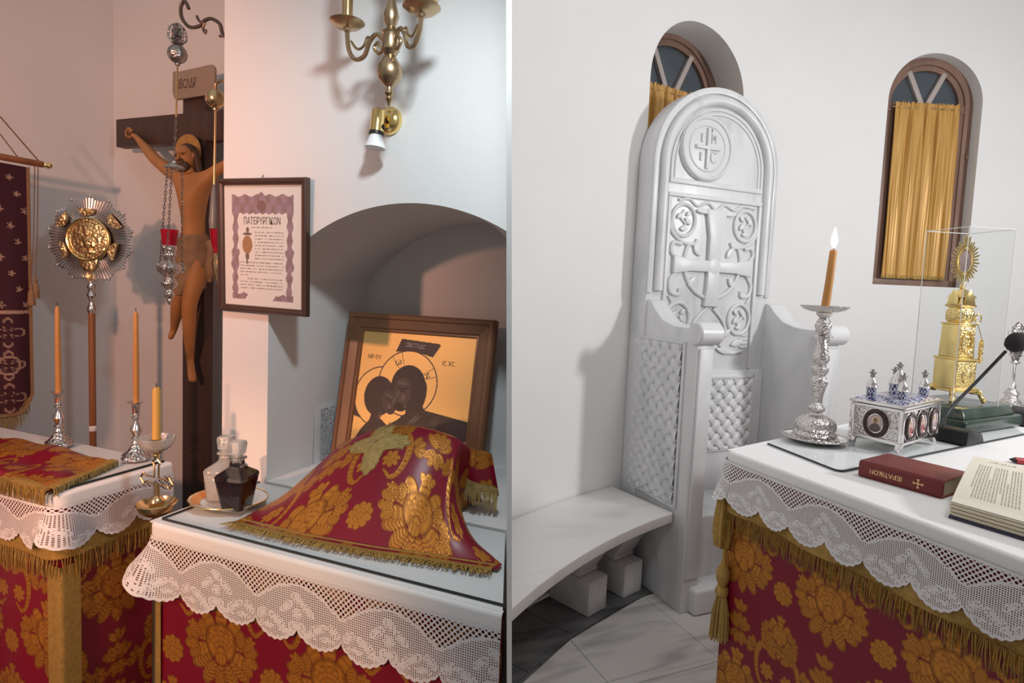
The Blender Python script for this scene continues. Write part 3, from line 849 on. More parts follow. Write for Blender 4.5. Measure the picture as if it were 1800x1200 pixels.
# sill of the lunette and the sunk panel below
thr.add('lunette_sill', MB().box(-0.312, 0.312, fy - 0.010, fy + 0.002, 2.068, 2.095), M['marble_relief'], bevel=0.004)
pz0, pz1, px = 1.10, 2.000, 0.295
for nm, b in (('panel_frame', (-px - 0.022, px + 0.022, pz1, pz1 + 0.022)), ('panel_frame', (-px - 0.022, -px, pz0, pz1)), ('panel_frame', (px, px + 0.022, pz0, pz1))):
    thr.add(nm, MB().box(b[0], b[1], fy - 0.013, fy + 0.002, b[2], b[3]), M['marble_relief'], bevel=0.005)
KX = 1.13
def rel(name, pts, rad, closed=False, flat=1.0):
    thr.add(name, MB().tube([(x * KX, fy - 0.004, z) for x, z in pts], rad, 8, closed=closed), M['marble_relief'])
cz = 1.655                                              # middle of the carved cross
def flare(x0, x1, w0, w1, vert):
    P = [(x0, -w0), (x0 + (x1 - x0) * .55, -w0 * 1.05), (x1, -w1), (x1, w1), (x0 + (x1 - x0) * .55, w0 * 1.05), (x0, w0)]
    return [(b, cz + a) if vert else (a, cz + b) for a, b in P]
for pol in (flare(-0.02, -0.235, 0.030, 0.048, False), flare(0.02, 0.235, 0.030, 0.048, False), flare(-0.02, 0.30, 0.034, 0.062, True), flare(0.02, -0.215, 0.034, 0.046, True)):
    thr.add('cross_arm', MB().prism([(x * KX, z) for x, z in pol], fy - 0.022, fy + 0.002), M['marble_relief'], bevel=0.007, seg=2)
thr.add('cross_boss', MB().prism(ring2(0.042, 20, c=(0, cz)), fy - 0.024, fy), M['marble_relief'], bevel=0.006)
rel('shield_ring', arc(0, cz + 0.02, 0.168, 152, 388, 40, 0.19), 0.011)
for x in (-0.075, 0.075): thr.add('cross_serif', MB().prism(ring2(0.048, 18, c=(x * KX, cz + 0.285), ry=0.013), fy - 0.018, fy), M['marble_relief'], bevel=0.004)
rel('wave_band', bez([(-0.22, 1.985), (-0.16, 1.995), (-0.11, 1.965), (-0.05, 1.985), (0, 1.955), (0.05, 1.985), (0.11, 1.965), (0.16, 1.99), (0.24, 1.985)], 48), 0.008)
def leaf(cx, cz_, L, w, ang):
    P = [(L * (i / 10 - .5), w * math.sin(PI * i / 10) ** .8) for i in range(11)] + [(L * (.5 - i / 10), -w * math.sin(PI * i / 10) ** .8) for i in range(1, 10)]
    c, s = math.cos(ang), math.sin(ang)
    thr.add('carved_leaf', MB().prism([(cx * KX + a * c - b * s, cz_ + a * s + b * c) for a, b in P], fy - 0.014, fy), M['marble_relief'], bevel=0.004)
for sx in (-1, 1):
    for (zc, k) in ((1.885, 1), (1.375, -1)):
        x = sx * 0.185
        rel('vine_ring', ring2(0.066, 32, c=(x, zc), ry=0.082), 0.0105, True)
        rel('vine_stem', bez([(x, zc + 0.05), (x + sx * 0.02, zc + 0.015), (x - sx * 0.01, zc - 0.02), (x + sx * 0.015, zc - 0.045)], 14), 0.007)
        leaf(x - sx * 0.022, zc - 0.005, 0.05, 0.014, 0.8 * sx); leaf(x + sx * 0.026, zc + 0.02, 0.045, 0.012, -0.7 * sx); leaf(x, zc - 0.045, 0.05, 0.013, 0.1)
        leaf(x - sx * 0.024, zc + 0.035, 0.04, 0.011, -0.6 * sx)
    rel('vine_scroll', bez([(sx * 0.25, 1.90), (sx * 0.252, 1.83), (sx * 0.19, 1.775), (sx * 0.12, 1.765), (sx * 0.10, 1.79)], 20), 0.010)
    rel('vine_scroll', bez([(sx * 0.19, 1.76), (sx * 0.235, 1.765), (sx * 0.245, 1.72), (sx * 0.215, 1.68), (sx * 0.215, 1.62), (sx * 0.245, 1.565), (sx * 0.235, 1.51), (sx * 0.19, 1.50), (sx * 0.185, 1.53)], 40), 0.011)
    rel('vine_scroll', bez([(sx * 0.245, 1.49), (sx * 0.225, 1.455), (sx * 0.245, 1.42), (sx * 0.25, 1.36)], 14), 0.008)
    leaf(sx * 0.10, 1.735, 0.075, 0.018, 0.9 * sx); leaf(sx * 0.12, 1.57, 0.07, 0.016, -0.9 * sx); leaf(sx * 0.115, 1.30, 0.06, 0.015, 0.8 * sx)
    leaf(sx * 0.18, 1.245, 0.09, 0.018, 0.3 * sx); leaf(sx * 0.10, 1.20, 0.11, 0.016, -0.25 * sx)
    rel('vine_scroll', bez([(sx * 0.02, 1.43), (sx * 0.08, 1.37), (sx * 0.10, 1.31), (sx * 0.06, 1.26), (sx * 0.13, 1.19), (sx * 0.22, 1.20)], 24), 0.009)
    for k in range(4): rel('carved_rib', bez([(sx * 0.20, 1.29 - k * 0.022), (sx * 0.225, 1.285 - k * 0.022), (sx * 0.25, 1.293 - k * 0.022)], 6), 0.005)

def weave(u, v, p):
    """height of a diagonal over-and-under basket weave, period p"""
    a, b = (u + v) / p, (u - v) / p
    i, j = np.floor(a), np.floor(b)
    sA, sB = np.abs(a - i - .5) / 0.37, np.abs(b - j - .5) / 0.37
    pA, pB = np.sqrt(np.clip(1 - sA ** 4, 0, 1)), np.sqrt(np.clip(1 - sB ** 4, 0, 1))
    zA = 0.5 + 0.5 * np.cos(PI * (b - .5 - i)); zB = 0.5 - 0.5 * np.cos(PI * (a - .5 - j))
    return np.maximum(pA * (0.45 + 0.55 * zA), pB * (0.45 + 0.55 * zB))
# arms: outer cheek with weave panel, top sweeping down to a rolled front
ARMS = ((1.853 - TU, 1.952 - TU, -1), (2.660 - TU, 2.775 - TU, 1))
for x0, x1, sg in ARMS:
    cx = (x0 + x1) / 2
    cheek = [(-0.215, 0.0), (-0.215, 1.30), (-0.20, 1.335)] + [(-0.20 + 0.30 * t, 1.345 + 0.0 * t + 0.0) for t in (0.1, 0.35)] \
        + [(-0.03, 1.350), (0.05, 1.372), (0.11, 1.42), (0.15, 1.462), (0.185, 1.47), (0.285, 1.47), (0.285, 0.0)]
    cheek = [(y, z) for y, z in cheek]
    arm = thr.add('arm', MB().prism(cheek, x0, x1, 'x'), M['marble'], bevel=0.006, seg=2)
    roll = MB().lathe([(0, 0), (0.046, 0.0), (0.052, 0.006), (0.052, (x1 - x0) + 0.024), (0.046, (x1 - x0) + 0.03), (0, (x1 - x0) + 0.03)], 28, M=Matrix.Rotation(PI / 2, 3, 'Y'), c=(x0 - 0.015, -0.212, 1.325))
    thr.add('arm_roll', roll, M['marble'], parent=None)
    xs = x0 if sg < 0 else x1
    yy = np.linspace(-0.125, 0.25, 200); zz = np.linspace(0.50, 1.265, 400)
    Yg, Zg = np.meshgrid(yy, zz)
    hgt = weave(Yg, Zg, 0.075) * 0.018
    Xg = xs + (-0.001 - hgt + 0.0) * (1 if sg < 0 else -1)
    thr.grid('lattice_panel', np.stack([Xg, Yg, Zg], -1), M['marble'], at='thing')
    for b in ((-0.14, 0.265, 1.262, 1.282), (-0.14, 0.265, 0.478, 0.498), (-0.145, -0.125, 0.48, 1.28), (0.25, 0.268, 0.48, 1.28)):
        xa, xb = (xs - 0.010, xs + 0.003) if sg < 0 else (xs - 0.003, xs + 0.010)
        thr.add('panel_moulding', MB().box(xa, xb, b[0], b[1], b[2], b[3]), M['marble'], bevel=0.004)
    thr.add('arm_front_pilaster', MB().box(x0 + 0.012, x1 - 0.012, -0.228, -0.21, 0.17, 1.255), M['marble'], bevel=0.004)
# lattice on the lower back, plain seat block at bench height, foot block
sx0, sx1 = 1.952 - TU, 2.66 - TU
thr.add('lower_back', MB().box(sx0, sx1, fy - 0.022, fy, 0.40, 1.095), M['marble'], bevel=0.008)
SF = fy - 0.022
xx = np.linspace(sx0 + 0.09, sx1 - 0.085, 190); zz = np.linspace(0.660, 1.050, 150)
Xg, Zg = np.meshgrid(xx, zz)
thr.grid('lattice_panel', np.stack([Xg, SF - 0.001 - weave(Xg, Zg, 0.075) * 0.018, Zg], -1), M['marble'], at='thing')
for b in ((sx0 + 0.075, sx1 - 0.07, 1.048, 1.066), (sx0 + 0.075, sx1 - 0.07, 0.645, 0.663), (sx0 + 0.075, sx0 + 0.092, 0.645, 1.066), (sx1 - 0.087, sx1 - 0.07, 0.645, 1.066)):
    thr.add('panel_moulding', MB().box(b[0], b[1], SF - 0.010, SF + 0.002, b[2], b[3]), M['marble'], bevel=0.004)
thr.add('seat', MB().box(sx0, sx1, -0.15, fy, 0.0, 0.43), M['marble'], bevel=0.012)
thr.add('foot_block', MB().box(1.90 - TU, 2.73 - TU, -0.262, -0.14, 0.0, 0.125), M['marble'], bevel=0.016, seg=3)

# ---------------------------------------------------------------- draped tables
def path_frames(pts, step):
    """resample a polyline (list of (u,v)); returns arc length, points, outward normals (right-hand side of travel)"""
    P = np.array(pts, float); d = np.hypot(*np.diff(P, axis=0).T); L = np.concatenate([[0], np.cumsum(d)])
    n = max(2, int(L[-1] / step)); s = np.linspace(0, L[-1], n + 1)
    Q = np.stack([np.interp(s, L, P[:, 0]), np.interp(s, L, P[:, 1])], -1)
    T = np.gradient(Q, axis=0); T /= np.linalg.norm(T, axis=1)[:, None]
    N = np.stack([T[:, 1], -T[:, 0]], -1)
    return s, Q, N
def rounded(pts, r, n=6):
    out = [pts[0]]
    for i in range(1, len(pts) - 1):
        a, b, c = [Vector((*p, 0)) for p in pts[i - 1:i + 2]]
        p, q = b + (a - b).normalized() * r, b + (c - b).normalized() * r
        for k in range(n + 1):
            t = k / n
            w = p * (1 - t) ** 2 + b * 2 * t * (1 - t) + q * t * t
            out.append((w.x, w.y))
    out.append(pts[-1]); return out

def brocade_drop(t, name, path, z0, z1, step, off=0.0, phase=0.0, wav=0.004, tstep=None, tphase=0.0):
    """brocade hanging straight down along a path"""
    s, Q, N = path_frames(path, step)
    z = np.linspace(z1, z0, max(2, int((z1 - z0) / (tstep or step))) + 1)
    S, Z = np.meshgrid(s, z)
    f = (z1 - Z) / max(1e-6, z1 - z0)
    o = off + wav * np.sin(S * 17 + 1.3) * f + wav * 0.6 * np.sin(S * 41 + Z * 2) * f
    P = np.stack([Q[None, :, 0] + N[None, :, 0] * o, Q[None, :, 1] + N[None, :, 1] * o, Z], -1)
    return t.grid(name, P, M['brocade'], damask(S + phase, Z - z1 + tphase))

def lace_border(t, path, z, off, step=0.0028, base=0.118, amp=0.030, flare=None, phase=0.0, parent=None, ripple=0.003):
    s, Q, N = path_frames(path, step)
    L = lace_len(s + phase, base, amp)
    nr = int((base + amp) / 0.003) + 1
    f = np.linspace(0, 1, nr)[:, None]
    S = s[None, :] + 0 * f; D = f * L[None, :]
    o = off + ripple * np.sin(S * 29) * f + (0 if flare is None else flare(S) * f ** 1.3)
    drop = D - (0 if flare is None else flare(S) * 0.35 * f)
    P = np.stack([Q[None, :, 0] + N[None, :, 0] * o, Q[None, :, 1] + N[None, :, 1] * o, z - drop], -1)
    return t.grid('lace_border', P, M['lace'], lace_pat(S + phase, D, L[None, :]), np.stack([S + phase, D], -1), parent=parent)

def hem_roll(t, path, z, off, r=0.010, parent=None):
    """rounded edge where the linen turns over the table's edge: quarter circle, then a plain band"""
    s, Q, N = path_frames(path, 0.01)
    rows = []
    for k in range(7):
        a = PI / 2 * k / 6
        o = off - r + r * math.sin(a); zz = z - r + r * math.cos(a)
        rows.append(np.stack([Q[:, 0] + N[:, 0] * o, Q[:, 1] + N[:, 1] * o, np.full(len(s), zz)], -1))
    rows.append(np.stack([Q[:, 0] + N[:, 0] * off, Q[:, 1] + N[:, 1] * off, np.full(len(s), z - 0.032)], -1))
    return t.grid('linen_hem', np.array(rows), M['linen'], parent=parent)

def fringe(t, path, z, off, length, step=0.0035, w=0.0011, name='fringe', seed=1, parent=None, mat_='thread', tilt=0.15, zf=None, offf=None):
    r = random.Random(seed); s, Q, N = path_frames(path, step); mb_ = MB()
    for i in range(len(s)):
        zz = z if zf is None else zf(s[i]); oo = off if offf is None else offf(s[i])
        T = Vector((-N[i][1], N[i][0], 0)); Nn = Vector((N[i][0], N[i][1], 0))
        p = Vector((Q[i][0], Q[i][1], zz)) + Nn * (oo + r.uniform(-0.002, 0.002))
        ln = length * r.uniform(0.86, 1.08)
        d = Vector((0, 0, -1)) + T * r.uniform(-tilt, tilt) + Nn * r.uniform(-0.02, 0.07)
        q = p + d * ln
        mid = (p + q) / 2 + Nn * 0.002
        mb_.tube([p, mid, q], [w * 1.3, w * 1.3, w * 0.7], 3)
    return t.add(name, mb_, M[mat_], at='room', smooth=0, kind='stuff', parent=parent)

def band(t, name, path, z0, z1, off, m, wav=0.0, parent=None, zf=None):
    s, Q, N = path_frames(path, 0.008)
    rows = []
    for z in np.linspace(z1, z0, 5):
        dz = 0 if zf is None else np.array([zf(a) for a in s])
        o = off + wav * np.sin(s * 21)
        rows.append(np.stack([Q[:, 0] + N[:, 0] * o, Q[:, 1] + N[:, 1] * o, np.full(len(s), z) + dz], -1))
    return t.grid(name, np.array(rows), m, parent=parent)

# ---- near table of the left chamber (under the icon)
TZ = 0.915
def xlim(v): return (lean(0.95) - 0.008 * 1.1 - 0.3665 * v - 0.010) / 0.9304       # where the partition stands
tl = Thing('altar_table', 'draped altar table in red and gold brocade below the arched niche', 'table', 'L', (-0.8, 1.12, 0))
FU, FV = -1.280, 0.972
pathL = [(-1.232, 1.285), (-1.232, FV), (-0.395, FV)]
brocade_drop(tl, 'brocade_frontal', [(FU + 0.018, FV + 0.004), (xlim(FV), FV + 0.004)], 0.02, TZ - 0.004, 0.0022, phase=-0.05, tphase=0.341)
brocade_drop(tl, 'brocade_side', [(FU + 0.016, 1.285), (FU + 0.016, FV + 0.008)], 0.02, TZ - 0.004, 0.005, phase=0.02)
mb = MB().prism([(FU + 0.024, FV + 0.012), (xlim(FV), FV + 0.012), (xlim(1.285), 1.285), (FU + 0.024, 1.285)], 0.0, TZ - 0.003, 'z')
tl.add('table_body', mb, M['dark_wood'], at='room', smooth=0)
band(tl, 'edge_braid', [(FU + 0.019, FV - 0.001), (FU + 0.036, FV - 0.001)], 0.02, TZ - 0.01, 0.002, M['braid'])
lt = Thing('lace_tablecloth', 'white linen cloth with crochet lace border over the table below the niche', 'tablecloth', 'L', (-0.8, 1.12, TZ))
pl = rounded([(FU + 0.010, 1.285), (FU + 0.010, FV - 0.010), (xlim(FV - 0.01), FV - 0.010)], 0.022)
lt.add('cloth_top', MB().prism([(FU + 0.008, FV - 0.008), (xlim(FV - 0.008), FV - 0.008), (xlim(1.285), 1.285), (FU + 0.008, 1.285)], TZ - 0.001, TZ + 0.002, 'z'), M['linen'], at='room', smooth=0)
hem_roll(lt, pl, TZ + 0.002, 0.004)
cs_ = 0.30
lace_border(lt, pl, TZ - 0.028, 0.005, flare=lambda S: 0.085 * np.exp(-((S - 0.285) / 0.055) ** 2), phase=0.03)
gl = Thing('glass_sheet', 'clear glass sheet lying on the lace cloth below the niche', 'glass', 'L', (-0.8, 1.12, TZ + 0.002))
gl.add('pane', MB().prism([(FU + 0.028, FV + 0.008), (xlim(FV), FV + 0.008), (xlim(1.283), 1.283), (FU + 0.028, 1.283)], TZ + 0.003, TZ + 0.008, 'z'), M['thin_glass'], at='room', smooth=0)
gl.add('polished_edge', MB().box(FU + 0.028, xlim(FV), FV + 0.0065, FV + 0.0085, TZ + 0.0032, TZ + 0.0082), M['dark'], at='room', smooth=0)
gl.add('polished_edge', MB().box(FU + 0.0265, FU + 0.0285, FV + 0.008, 1.283, TZ + 0.0032, TZ + 0.0082), M['dark'], at='room', smooth=0)

# ---- far table of the left chamber
t2 = Thing('side_table', 'draped side table in red and gold brocade at the far left', 'table', 'L', (-2.0, 1.2, 0))
U2, V2 = -1.640, 0.985
path2 = [(-2.60, V2), (U2, V2), (U2, 1.30)]
brocade_drop(t2, 'brocade_frontal', [(-2.60, V2 + 0.006), (U2 + 0.004, V2 + 0.006)], 0.02, TZ - 0.004, 0.0030, phase=0.155, tphase=0.1)
brocade_drop(t2, 'brocade_side', [(U2 - 0.002, V2 + 0.006), (U2 - 0.002, 1.30)], 0.02, TZ - 0.004, 0.0045, phase=0.0)
t2.add('table_body', MB().box(-2.60, U2 - 0.012, V2 + 0.014, 1.30, 0.0, TZ - 0.003), M['dark_wood'], at='room', smooth=0)
band(t2, 'edge_braid', [(U2 - 0.045, V2), (U2 + 0.006, V2), (U2 + 0.006, V2 + 0.05)], 0.02, TZ - 0.2, 0.002, M['braid'])
p2r = rounded([(-2.60, V2), (U2, V2), (U2, 1.30)], 0.03)
band(t2, 'valance_braid', p2r, TZ - 0.175, TZ - 0.13, 0.020, M['braid'], 0.003)
band(t2, 'valance_cloth', p2r, TZ - 0.14, TZ - 0.01, 0.010, M['red_cloth'] if 'red_cloth' in M else M['braid'], 0.002)
fringe(t2, p2r, TZ - 0.172, 0.021, 0.055, 0.004, 0.0013, seed=3)
l2 = Thing('lace_tablecloth', 'white lace bordered cloth over the side table at the far left', 'tablecloth', 'L', (-2.0, 1.2, TZ))
q2 = rounded([(-2.60, V2 - 0.014), (U2 + 0.016, V2 - 0.014), (U2 + 0.016, 1.30)], 0.03)
l2.add('cloth_top', MB().prism([(-2.6, V2 - 0.01), (U2 + 0.012, V2 - 0.01), (U2 + 0.012, 1.30), (-2.6, 1.30)], TZ - 0.001, TZ + 0.002, 'z'), M['linen'], at='room', smooth=0)
hem_roll(l2, q2, TZ + 0.002, 0.006)
lace_border(l2, q2, TZ - 0.028, 0.012, step=0.0035, base=0.090, amp=0.032, flare=lambda S: 0.03 * np.exp(-((S - 0.97) / 0.05) ** 2), phase=0.06)
g2 = Thing('glass_sheet', 'clear glass sheet on the side table under the folded brocade', 'glass', 'L', (-2.0, 1.2, TZ + 0.002))
g2.add('pane', MB().box(-2.58, U2 + 0.0, V2 + 0.006, 1.29, TZ + 0.003, TZ + 0.009), M['thin_glass'], at='room', smooth=0)
g2.add('polished_edge', MB().box(U2 - 0.001, U2 + 0.0015, V2 + 0.006, 1.29, TZ + 0.003, TZ + 0.0095), M['dark'], at='room', smooth=0)
g2.add('polished_edge', MB().box(-2.58, U2 + 0.0, V2 + 0.0045, V2 + 0.0065, TZ + 0.003, TZ + 0.0095), M['dark'], at='room', smooth=0)

# ---- altar table of the apse
AZT = 1.012
ar = Thing('altar_table', 'large altar table in red and gold brocade in front of the marble throne', 'table', 'R', (2.4, 1.0, 0))
A_, B_, C_, D_ = (1.405, 0.30), (1.405, 1.425), (3.55, 1.93), (3.55, 0.30)
brocade_drop(ar, 'brocade_frontal', [B_, (1.405, 0.42)], 0.02, AZT - 0.004, 0.0026, phase=0.075, tphase=0.0, wav=0.005)
brocade_drop(ar, 'brocade_side', [(1.405, 0.42), (3.5, 0.42)], 0.02, AZT - 0.004, 0.007, phase=0.2)
brocade_drop(ar, 'brocade_side', [(3.5, 0.42), (3.5, 1.91)], 0.02, AZT - 0.004, 0.010, phase=0.2)
brocade_drop(ar, 'brocade_side', [(3.5, 1.91), B_], 0.02, AZT - 0.004, 0.007, phase=0.1)
ar.add('table_body', MB().prism([(1.42, 0.435), (3.48, 0.435), (3.48, 1.885), (1.42, 1.415)], 0.0, AZT - 0.003, 'z'), M['dark_wood'], at='room', smooth=0)
pr = rounded([(3.50, 1.915), (1.405, 1.425), (1.405, 0.42), (3.50, 0.42)], 0.03)
slen = math.hypot(3.40 - 1.405, 1.895 - 1.425)
sag = lambda a: -0.035 * (0.5 - 0.5 * math.cos(2 * PI * max(0, a - slen) / 0.62)) * (1 if a > slen else 0)
band(ar, 'valance_cloth', pr, AZT - 0.150, AZT - 0.01, 0.012, M['red_cloth'] if 'red_cloth' in M else M['braid'], 0.004)
band(ar, 'valance_braid', pr, AZT - 0.190, AZT - 0.115, 0.020, M['braid'], 0.006)
fringe(ar, pr, AZT - 0.187, 0.022, 0.062, 0.0036, 0.0013, seed=5)
# bunched corner of the valance and its big tassel
mb = MB()
cn = (1.388, 1.43)
prof = [(0.010, 0.905), (0.018, 0.86), (0.024, 0.80), (0.026, 0.75), (0.020, 0.70), (0.0, 0.69)]
mb.lathe(prof[::-1], 20, c=(cn[0], cn[1], 0), lobes=5, amp=0.25)
ar.add('gathered_corner', mb, M['braid'], at='room')
tas = MB().lathe([(0, 0.575), (0.012, 0.58), (0.020, 0.60), (0.022, 0.62), (0.016, 0.64), (0.010, 0.652), (0.007, 0.66), (0.005, 0.70), (0, 0.70)], 20, c=(cn[0] - 0.006, cn[1] - 0.02, 0))
tob = ar.add('tassel', tas, M['braid'], at='room')
ar.add('tassel_collar', MB().lathe([(0.010, 0.545), (0.019, 0.55), (0.021, 0.562), (0.018, 0.575), (0.010, 0.58)], 20, c=(cn[0] - 0.006, cn[1] - 0.02, 0)), M['thread'], at='room', parent=tob)
r_ = random.Random(4); mb = MB()
for i in range(170):
    a, q = r_.uniform(0, 2 * PI), math.sqrt(r_.random())
    x, y = cn[0] - 0.006, cn[1] - 0.02
    mb.tube([(x + 0.014 * q * math.cos(a), y + 0.014 * q * math.sin(a), 0.55), (x + 0.026 * q * math.cos(a), y + 0.026 * q * math.sin(a), 0.49), (x + 0.030 * q * math.cos(a), y + 0.030 * q * math.sin(a), 0.405 + r_.uniform(-.006, .006))], 0.0016, 4)
ar.add('tassel_threads', mb, M['thread'], at='room', smooth=0, kind='stuff', parent=tob)
fringe(ar, [(1.405, 1.47), (1.378, 1.44), (1.378, 1.395)], 0.80, 0.0, 0.085, 0.0022, 0.0014, seed=9, name='corner_fringe', tilt=0.2)
lr = Thing('lace_tablecloth', 'white linen altar cloth with deep crochet lace border in the apse', 'tablecloth', 'R', (2.4, 1.0, AZT))
qr = rounded([(3.52, 1.935), (1.388, 1.438), (1.388, 0.40), (3.52, 0.40)], 0.035)
lr.add('cloth_top', MB().prism([(1.39, 0.40), (3.52, 0.40), (3.52, 1.932), (1.39, 1.436)], AZT - 0.001, AZT + 0.002, 'z'), M['linen'], at='room', smooth=0)
hem_roll(lr, qr, AZT + 0.002, 0.006)
lace_border(lr, qr, AZT - 0.028, 0.012, step=0.0030, base=0.112, amp=0.034, flare=lambda S: 0.035 * np.exp(-((S - 2.17) / 0.06) ** 2), phase=0.02)
gr = Thing('glass_sheet', 'clear glass sheet with rounded corner on the apse altar cloth', 'glass', 'R', (2.2, 1.4, AZT + 0.002))
GP = [(1.581,1.550,1.018), (1.529,1.147,1.018), (2.736,1.294,1.018)]
g0, g1, g3 = [(p[0], p[1]) for p in GP]
g0 = (g0[0] - 0.008, 1.447)
gpoly = rounded([g0, g1, g3], 0.03, 8) + [(3.4, 1.87)]
gr.add('pane', MB().prism(gpoly, AZT + 0.003, AZT + 0.009, 'z'), M['thin_glass'], at='room', smooth=0)
gp2 = rounded([g0, g1, g3], 0.03, 8)
mb = MB()
for a, b in zip(gp2, gp2[1:]): mb.tube([(a[0], a[1], AZT + 0.0062), (b[0], b[1], AZT + 0.0062)], 0.003, 6)
gr.add('polished_edge', MB().tube([(a[0], a[1], AZT + 0.0062) for a in gp2], 0.0032, 6), M['dark'], at='room', smooth=0)

# ================================================================ things of the left chamber
def skin_obj(name, joints, edges, radii, m, sub=2, root=0):
    """one continuous surface grown along a skeleton"""
    me = bpy.data.meshes.new(name); me.from_pydata(joints, edges, [])
    o = bpy.data.objects.new(name, me); COL.objects.link(o)
    sk = o.modifiers.new('skin', 'SKIN'); sk.use_smooth_shade = True
    for i, v in enumerate(me.skin_vertices[0].data if len(me.skin_vertices) else []): v.radius = radii[i]
    if not len(me.skin_vertices):
        pass
    me.skin_vertices[0].data[root].use_root = True
    sd = o.modifiers.new('sub', 'SUBSURF'); sd.levels = sub; sd.render_levels = sub
    dg = bpy.context.evaluated_depsgraph_get()
    out = bpy.data.meshes.new_from_object(o.evaluated_get(dg))
    COL.objects.unlink(o); bpy.data.objects.remove(o)
    out.materials.clear(); out.materials.append(m); out.shade_smooth()
    r = bpy.data.objects.new(name, out); COL.objects.link(r)
    return r

# ---- crucifix standing in the recess
CV = 1.97
c0 = (-2.322,1.970,0.933)
crx = Thing('crucifix', 'tall dark wooden crucifix with painted figure in the recess', 'crucifix', 'L', (c0[0], CV, 0))
cu = c0[0]
def cl(p): return (p[0] - cu, p[1] - CV, p[2])
ztop = ((-2.290,1.970,2.370))[2]
crx.add('upright_beam', MB().box(-0.066, 0.066, 0.0, 0.05, 0.0, ztop), M['dark_wood'], bevel=0.003)
zb = ((-2.462,1.970,2.142))[2]; xl = ((-2.816,1.970,2.126))[0] - cu
crx.add('cross_beam', MB().box(xl, -xl + 0.02, -0.003, 0.047, zb - 0.065, zb + 0.062), M['dark_wood'], bevel=0.003)
for p in (((-2.328,1.970,0.695)), ): crx.add('nail_head', MB().ball((p[0] - cu, -0.002, p[2]), 0.006), M['iron'])
pz = ((-2.283,1.970,2.326))[2]
plq = crx.add('title_plaque', MB().prism(rounded([(-0.10, 0.055), (-0.105, -0.03), (-0.09, -0.068), (0.12, -0.060), (0.145, -0.045), (0.145, 0.05), (0.13, 0.065), (-0.06, 0.052), (-0.10, 0.055)], 0.01, 3), -0.022, -0.008, c=(0, 0, pz)), M['plaque'] if 'plaque' in M else M['cream'], bevel=0.003)
text_part(crx, 'title_letters', 'ΟΒCΛΔΡ', 0.058, M['ink'], frame((-0.02, -0.0225, pz - 0.006), (1, 0, 0), (0, 0, 1)), parent=plq, xscale=0.52)
V_ = 1.90
def fp(px, dv=0.0):
    return (px[0] - cu, px[1] - CV + dv, px[2])
J = {}
def jt(n, p, r, dv=0.0): J[n] = (fp(p, dv), r)
jt('pelvis', (-2.235,1.900,1.635), (0.058, 0.048)); jt('waist', (-2.239,1.900,1.715), (0.050, 0.042)); jt('belly', (-2.239,1.900,1.676), (0.052, 0.042))
jt('ribs', (-2.234,1.890,1.810), (0.064, 0.050)); jt('chest', (-2.238,1.890,1.875), (0.068, 0.048)); jt('neck', (-2.224,1.870,1.918), (0.026, 0.026)); jt('skull0', (-2.216,1.850,1.942), (0.024, 0.026))
jt('shL', (-2.334,1.900,1.915), (0.036, 0.032)); jt('uaL', (-2.401,1.910,1.946), (0.034, 0.030)); jt('elL', (-2.498,1.920,2.000), (0.027, 0.025)); jt('faL', (-2.558,1.930,2.045), (0.026, 0.022)); jt('wrL', (-2.644,1.945,2.106), (0.0135, 0.012)); jt('haL', (-2.680,1.950,2.124), (0.017, 0.010))
jt('shR', (-2.161,1.900,1.905), (0.030, 0.028)); jt('uaR', (-2.121,1.910,1.935), (0.026, 0.025))
eR = (-2.068,1.920,1.963); J['elR'] = (fp(eR), (0.021, 0.020)); J['wrR'] = (fp((eR[0] + 0.15, 1.945, eR[2] + 0.12)), (0.0135, 0.012)); J['haR'] = (fp((eR[0] + 0.18, 1.95, eR[2] + 0.145)), (0.017, 0.010))
jt('hipL', (-2.272,1.900,1.598), (0.042, 0.040)); jt('thL', (-2.263,1.870,1.499), (0.040, 0.038)); jt('knL', (-2.249,1.840,1.414), (0.031, 0.031)); jt('caL', (-2.300,1.870,1.331), (0.026, 0.028)); jt('anL', (-2.366,1.910,1.250), (0.015, 0.015)); jt('toL', (-2.369,1.890,1.203), (0.014, 0.010))
jt('hipR', (-2.199,1.900,1.599), (0.042, 0.040)); jt('thR', (-2.186,1.870,1.477), (0.042, 0.040)); jt('knR', (-2.202,1.850,1.380), (0.033, 0.033)); jt('caR', (-2.240,1.880,1.267), (0.028, 0.029)); jt('anR', (-2.281,1.920,1.119), (0.016, 0.016)); jt('toR', (-2.234,1.895,1.025), (0.020, 0.011))
E_ = [('pelvis', 'belly'), ('belly', 'waist'), ('waist', 'ribs'), ('ribs', 'chest'), ('chest', 'neck'), ('neck', 'skull0'), ('chest', 'shL'), ('shL', 'uaL'), ('uaL', 'elL'), ('elL', 'faL'), ('faL', 'wrL'), ('wrL', 'haL'), ('chest', 'shR'), ('shR', 'uaR'), ('uaR', 'elR'), ('elR', 'wrR'), ('wrR', 'haR'),
      ('pelvis', 'hipL'), ('hipL', 'thL'), ('thL', 'knL'), ('knL', 'caL'), ('caL', 'anL'), ('anL', 'toL'), ('pelvis', 'hipR'), ('hipR', 'thR'), ('thR', 'knR'), ('knR', 'caR'), ('caR', 'anR'), ('anR', 'toR')]
nm = list(J)
body = skin_obj('carved_figure', [J[k][0] for k in nm], [(nm.index(a), nm.index(b)) for a, b in E_], [J[k][1] for k in nm], M['skin'], 2, 0)
crx.own(body, label='painted carved figure with arms stretched along the beam')
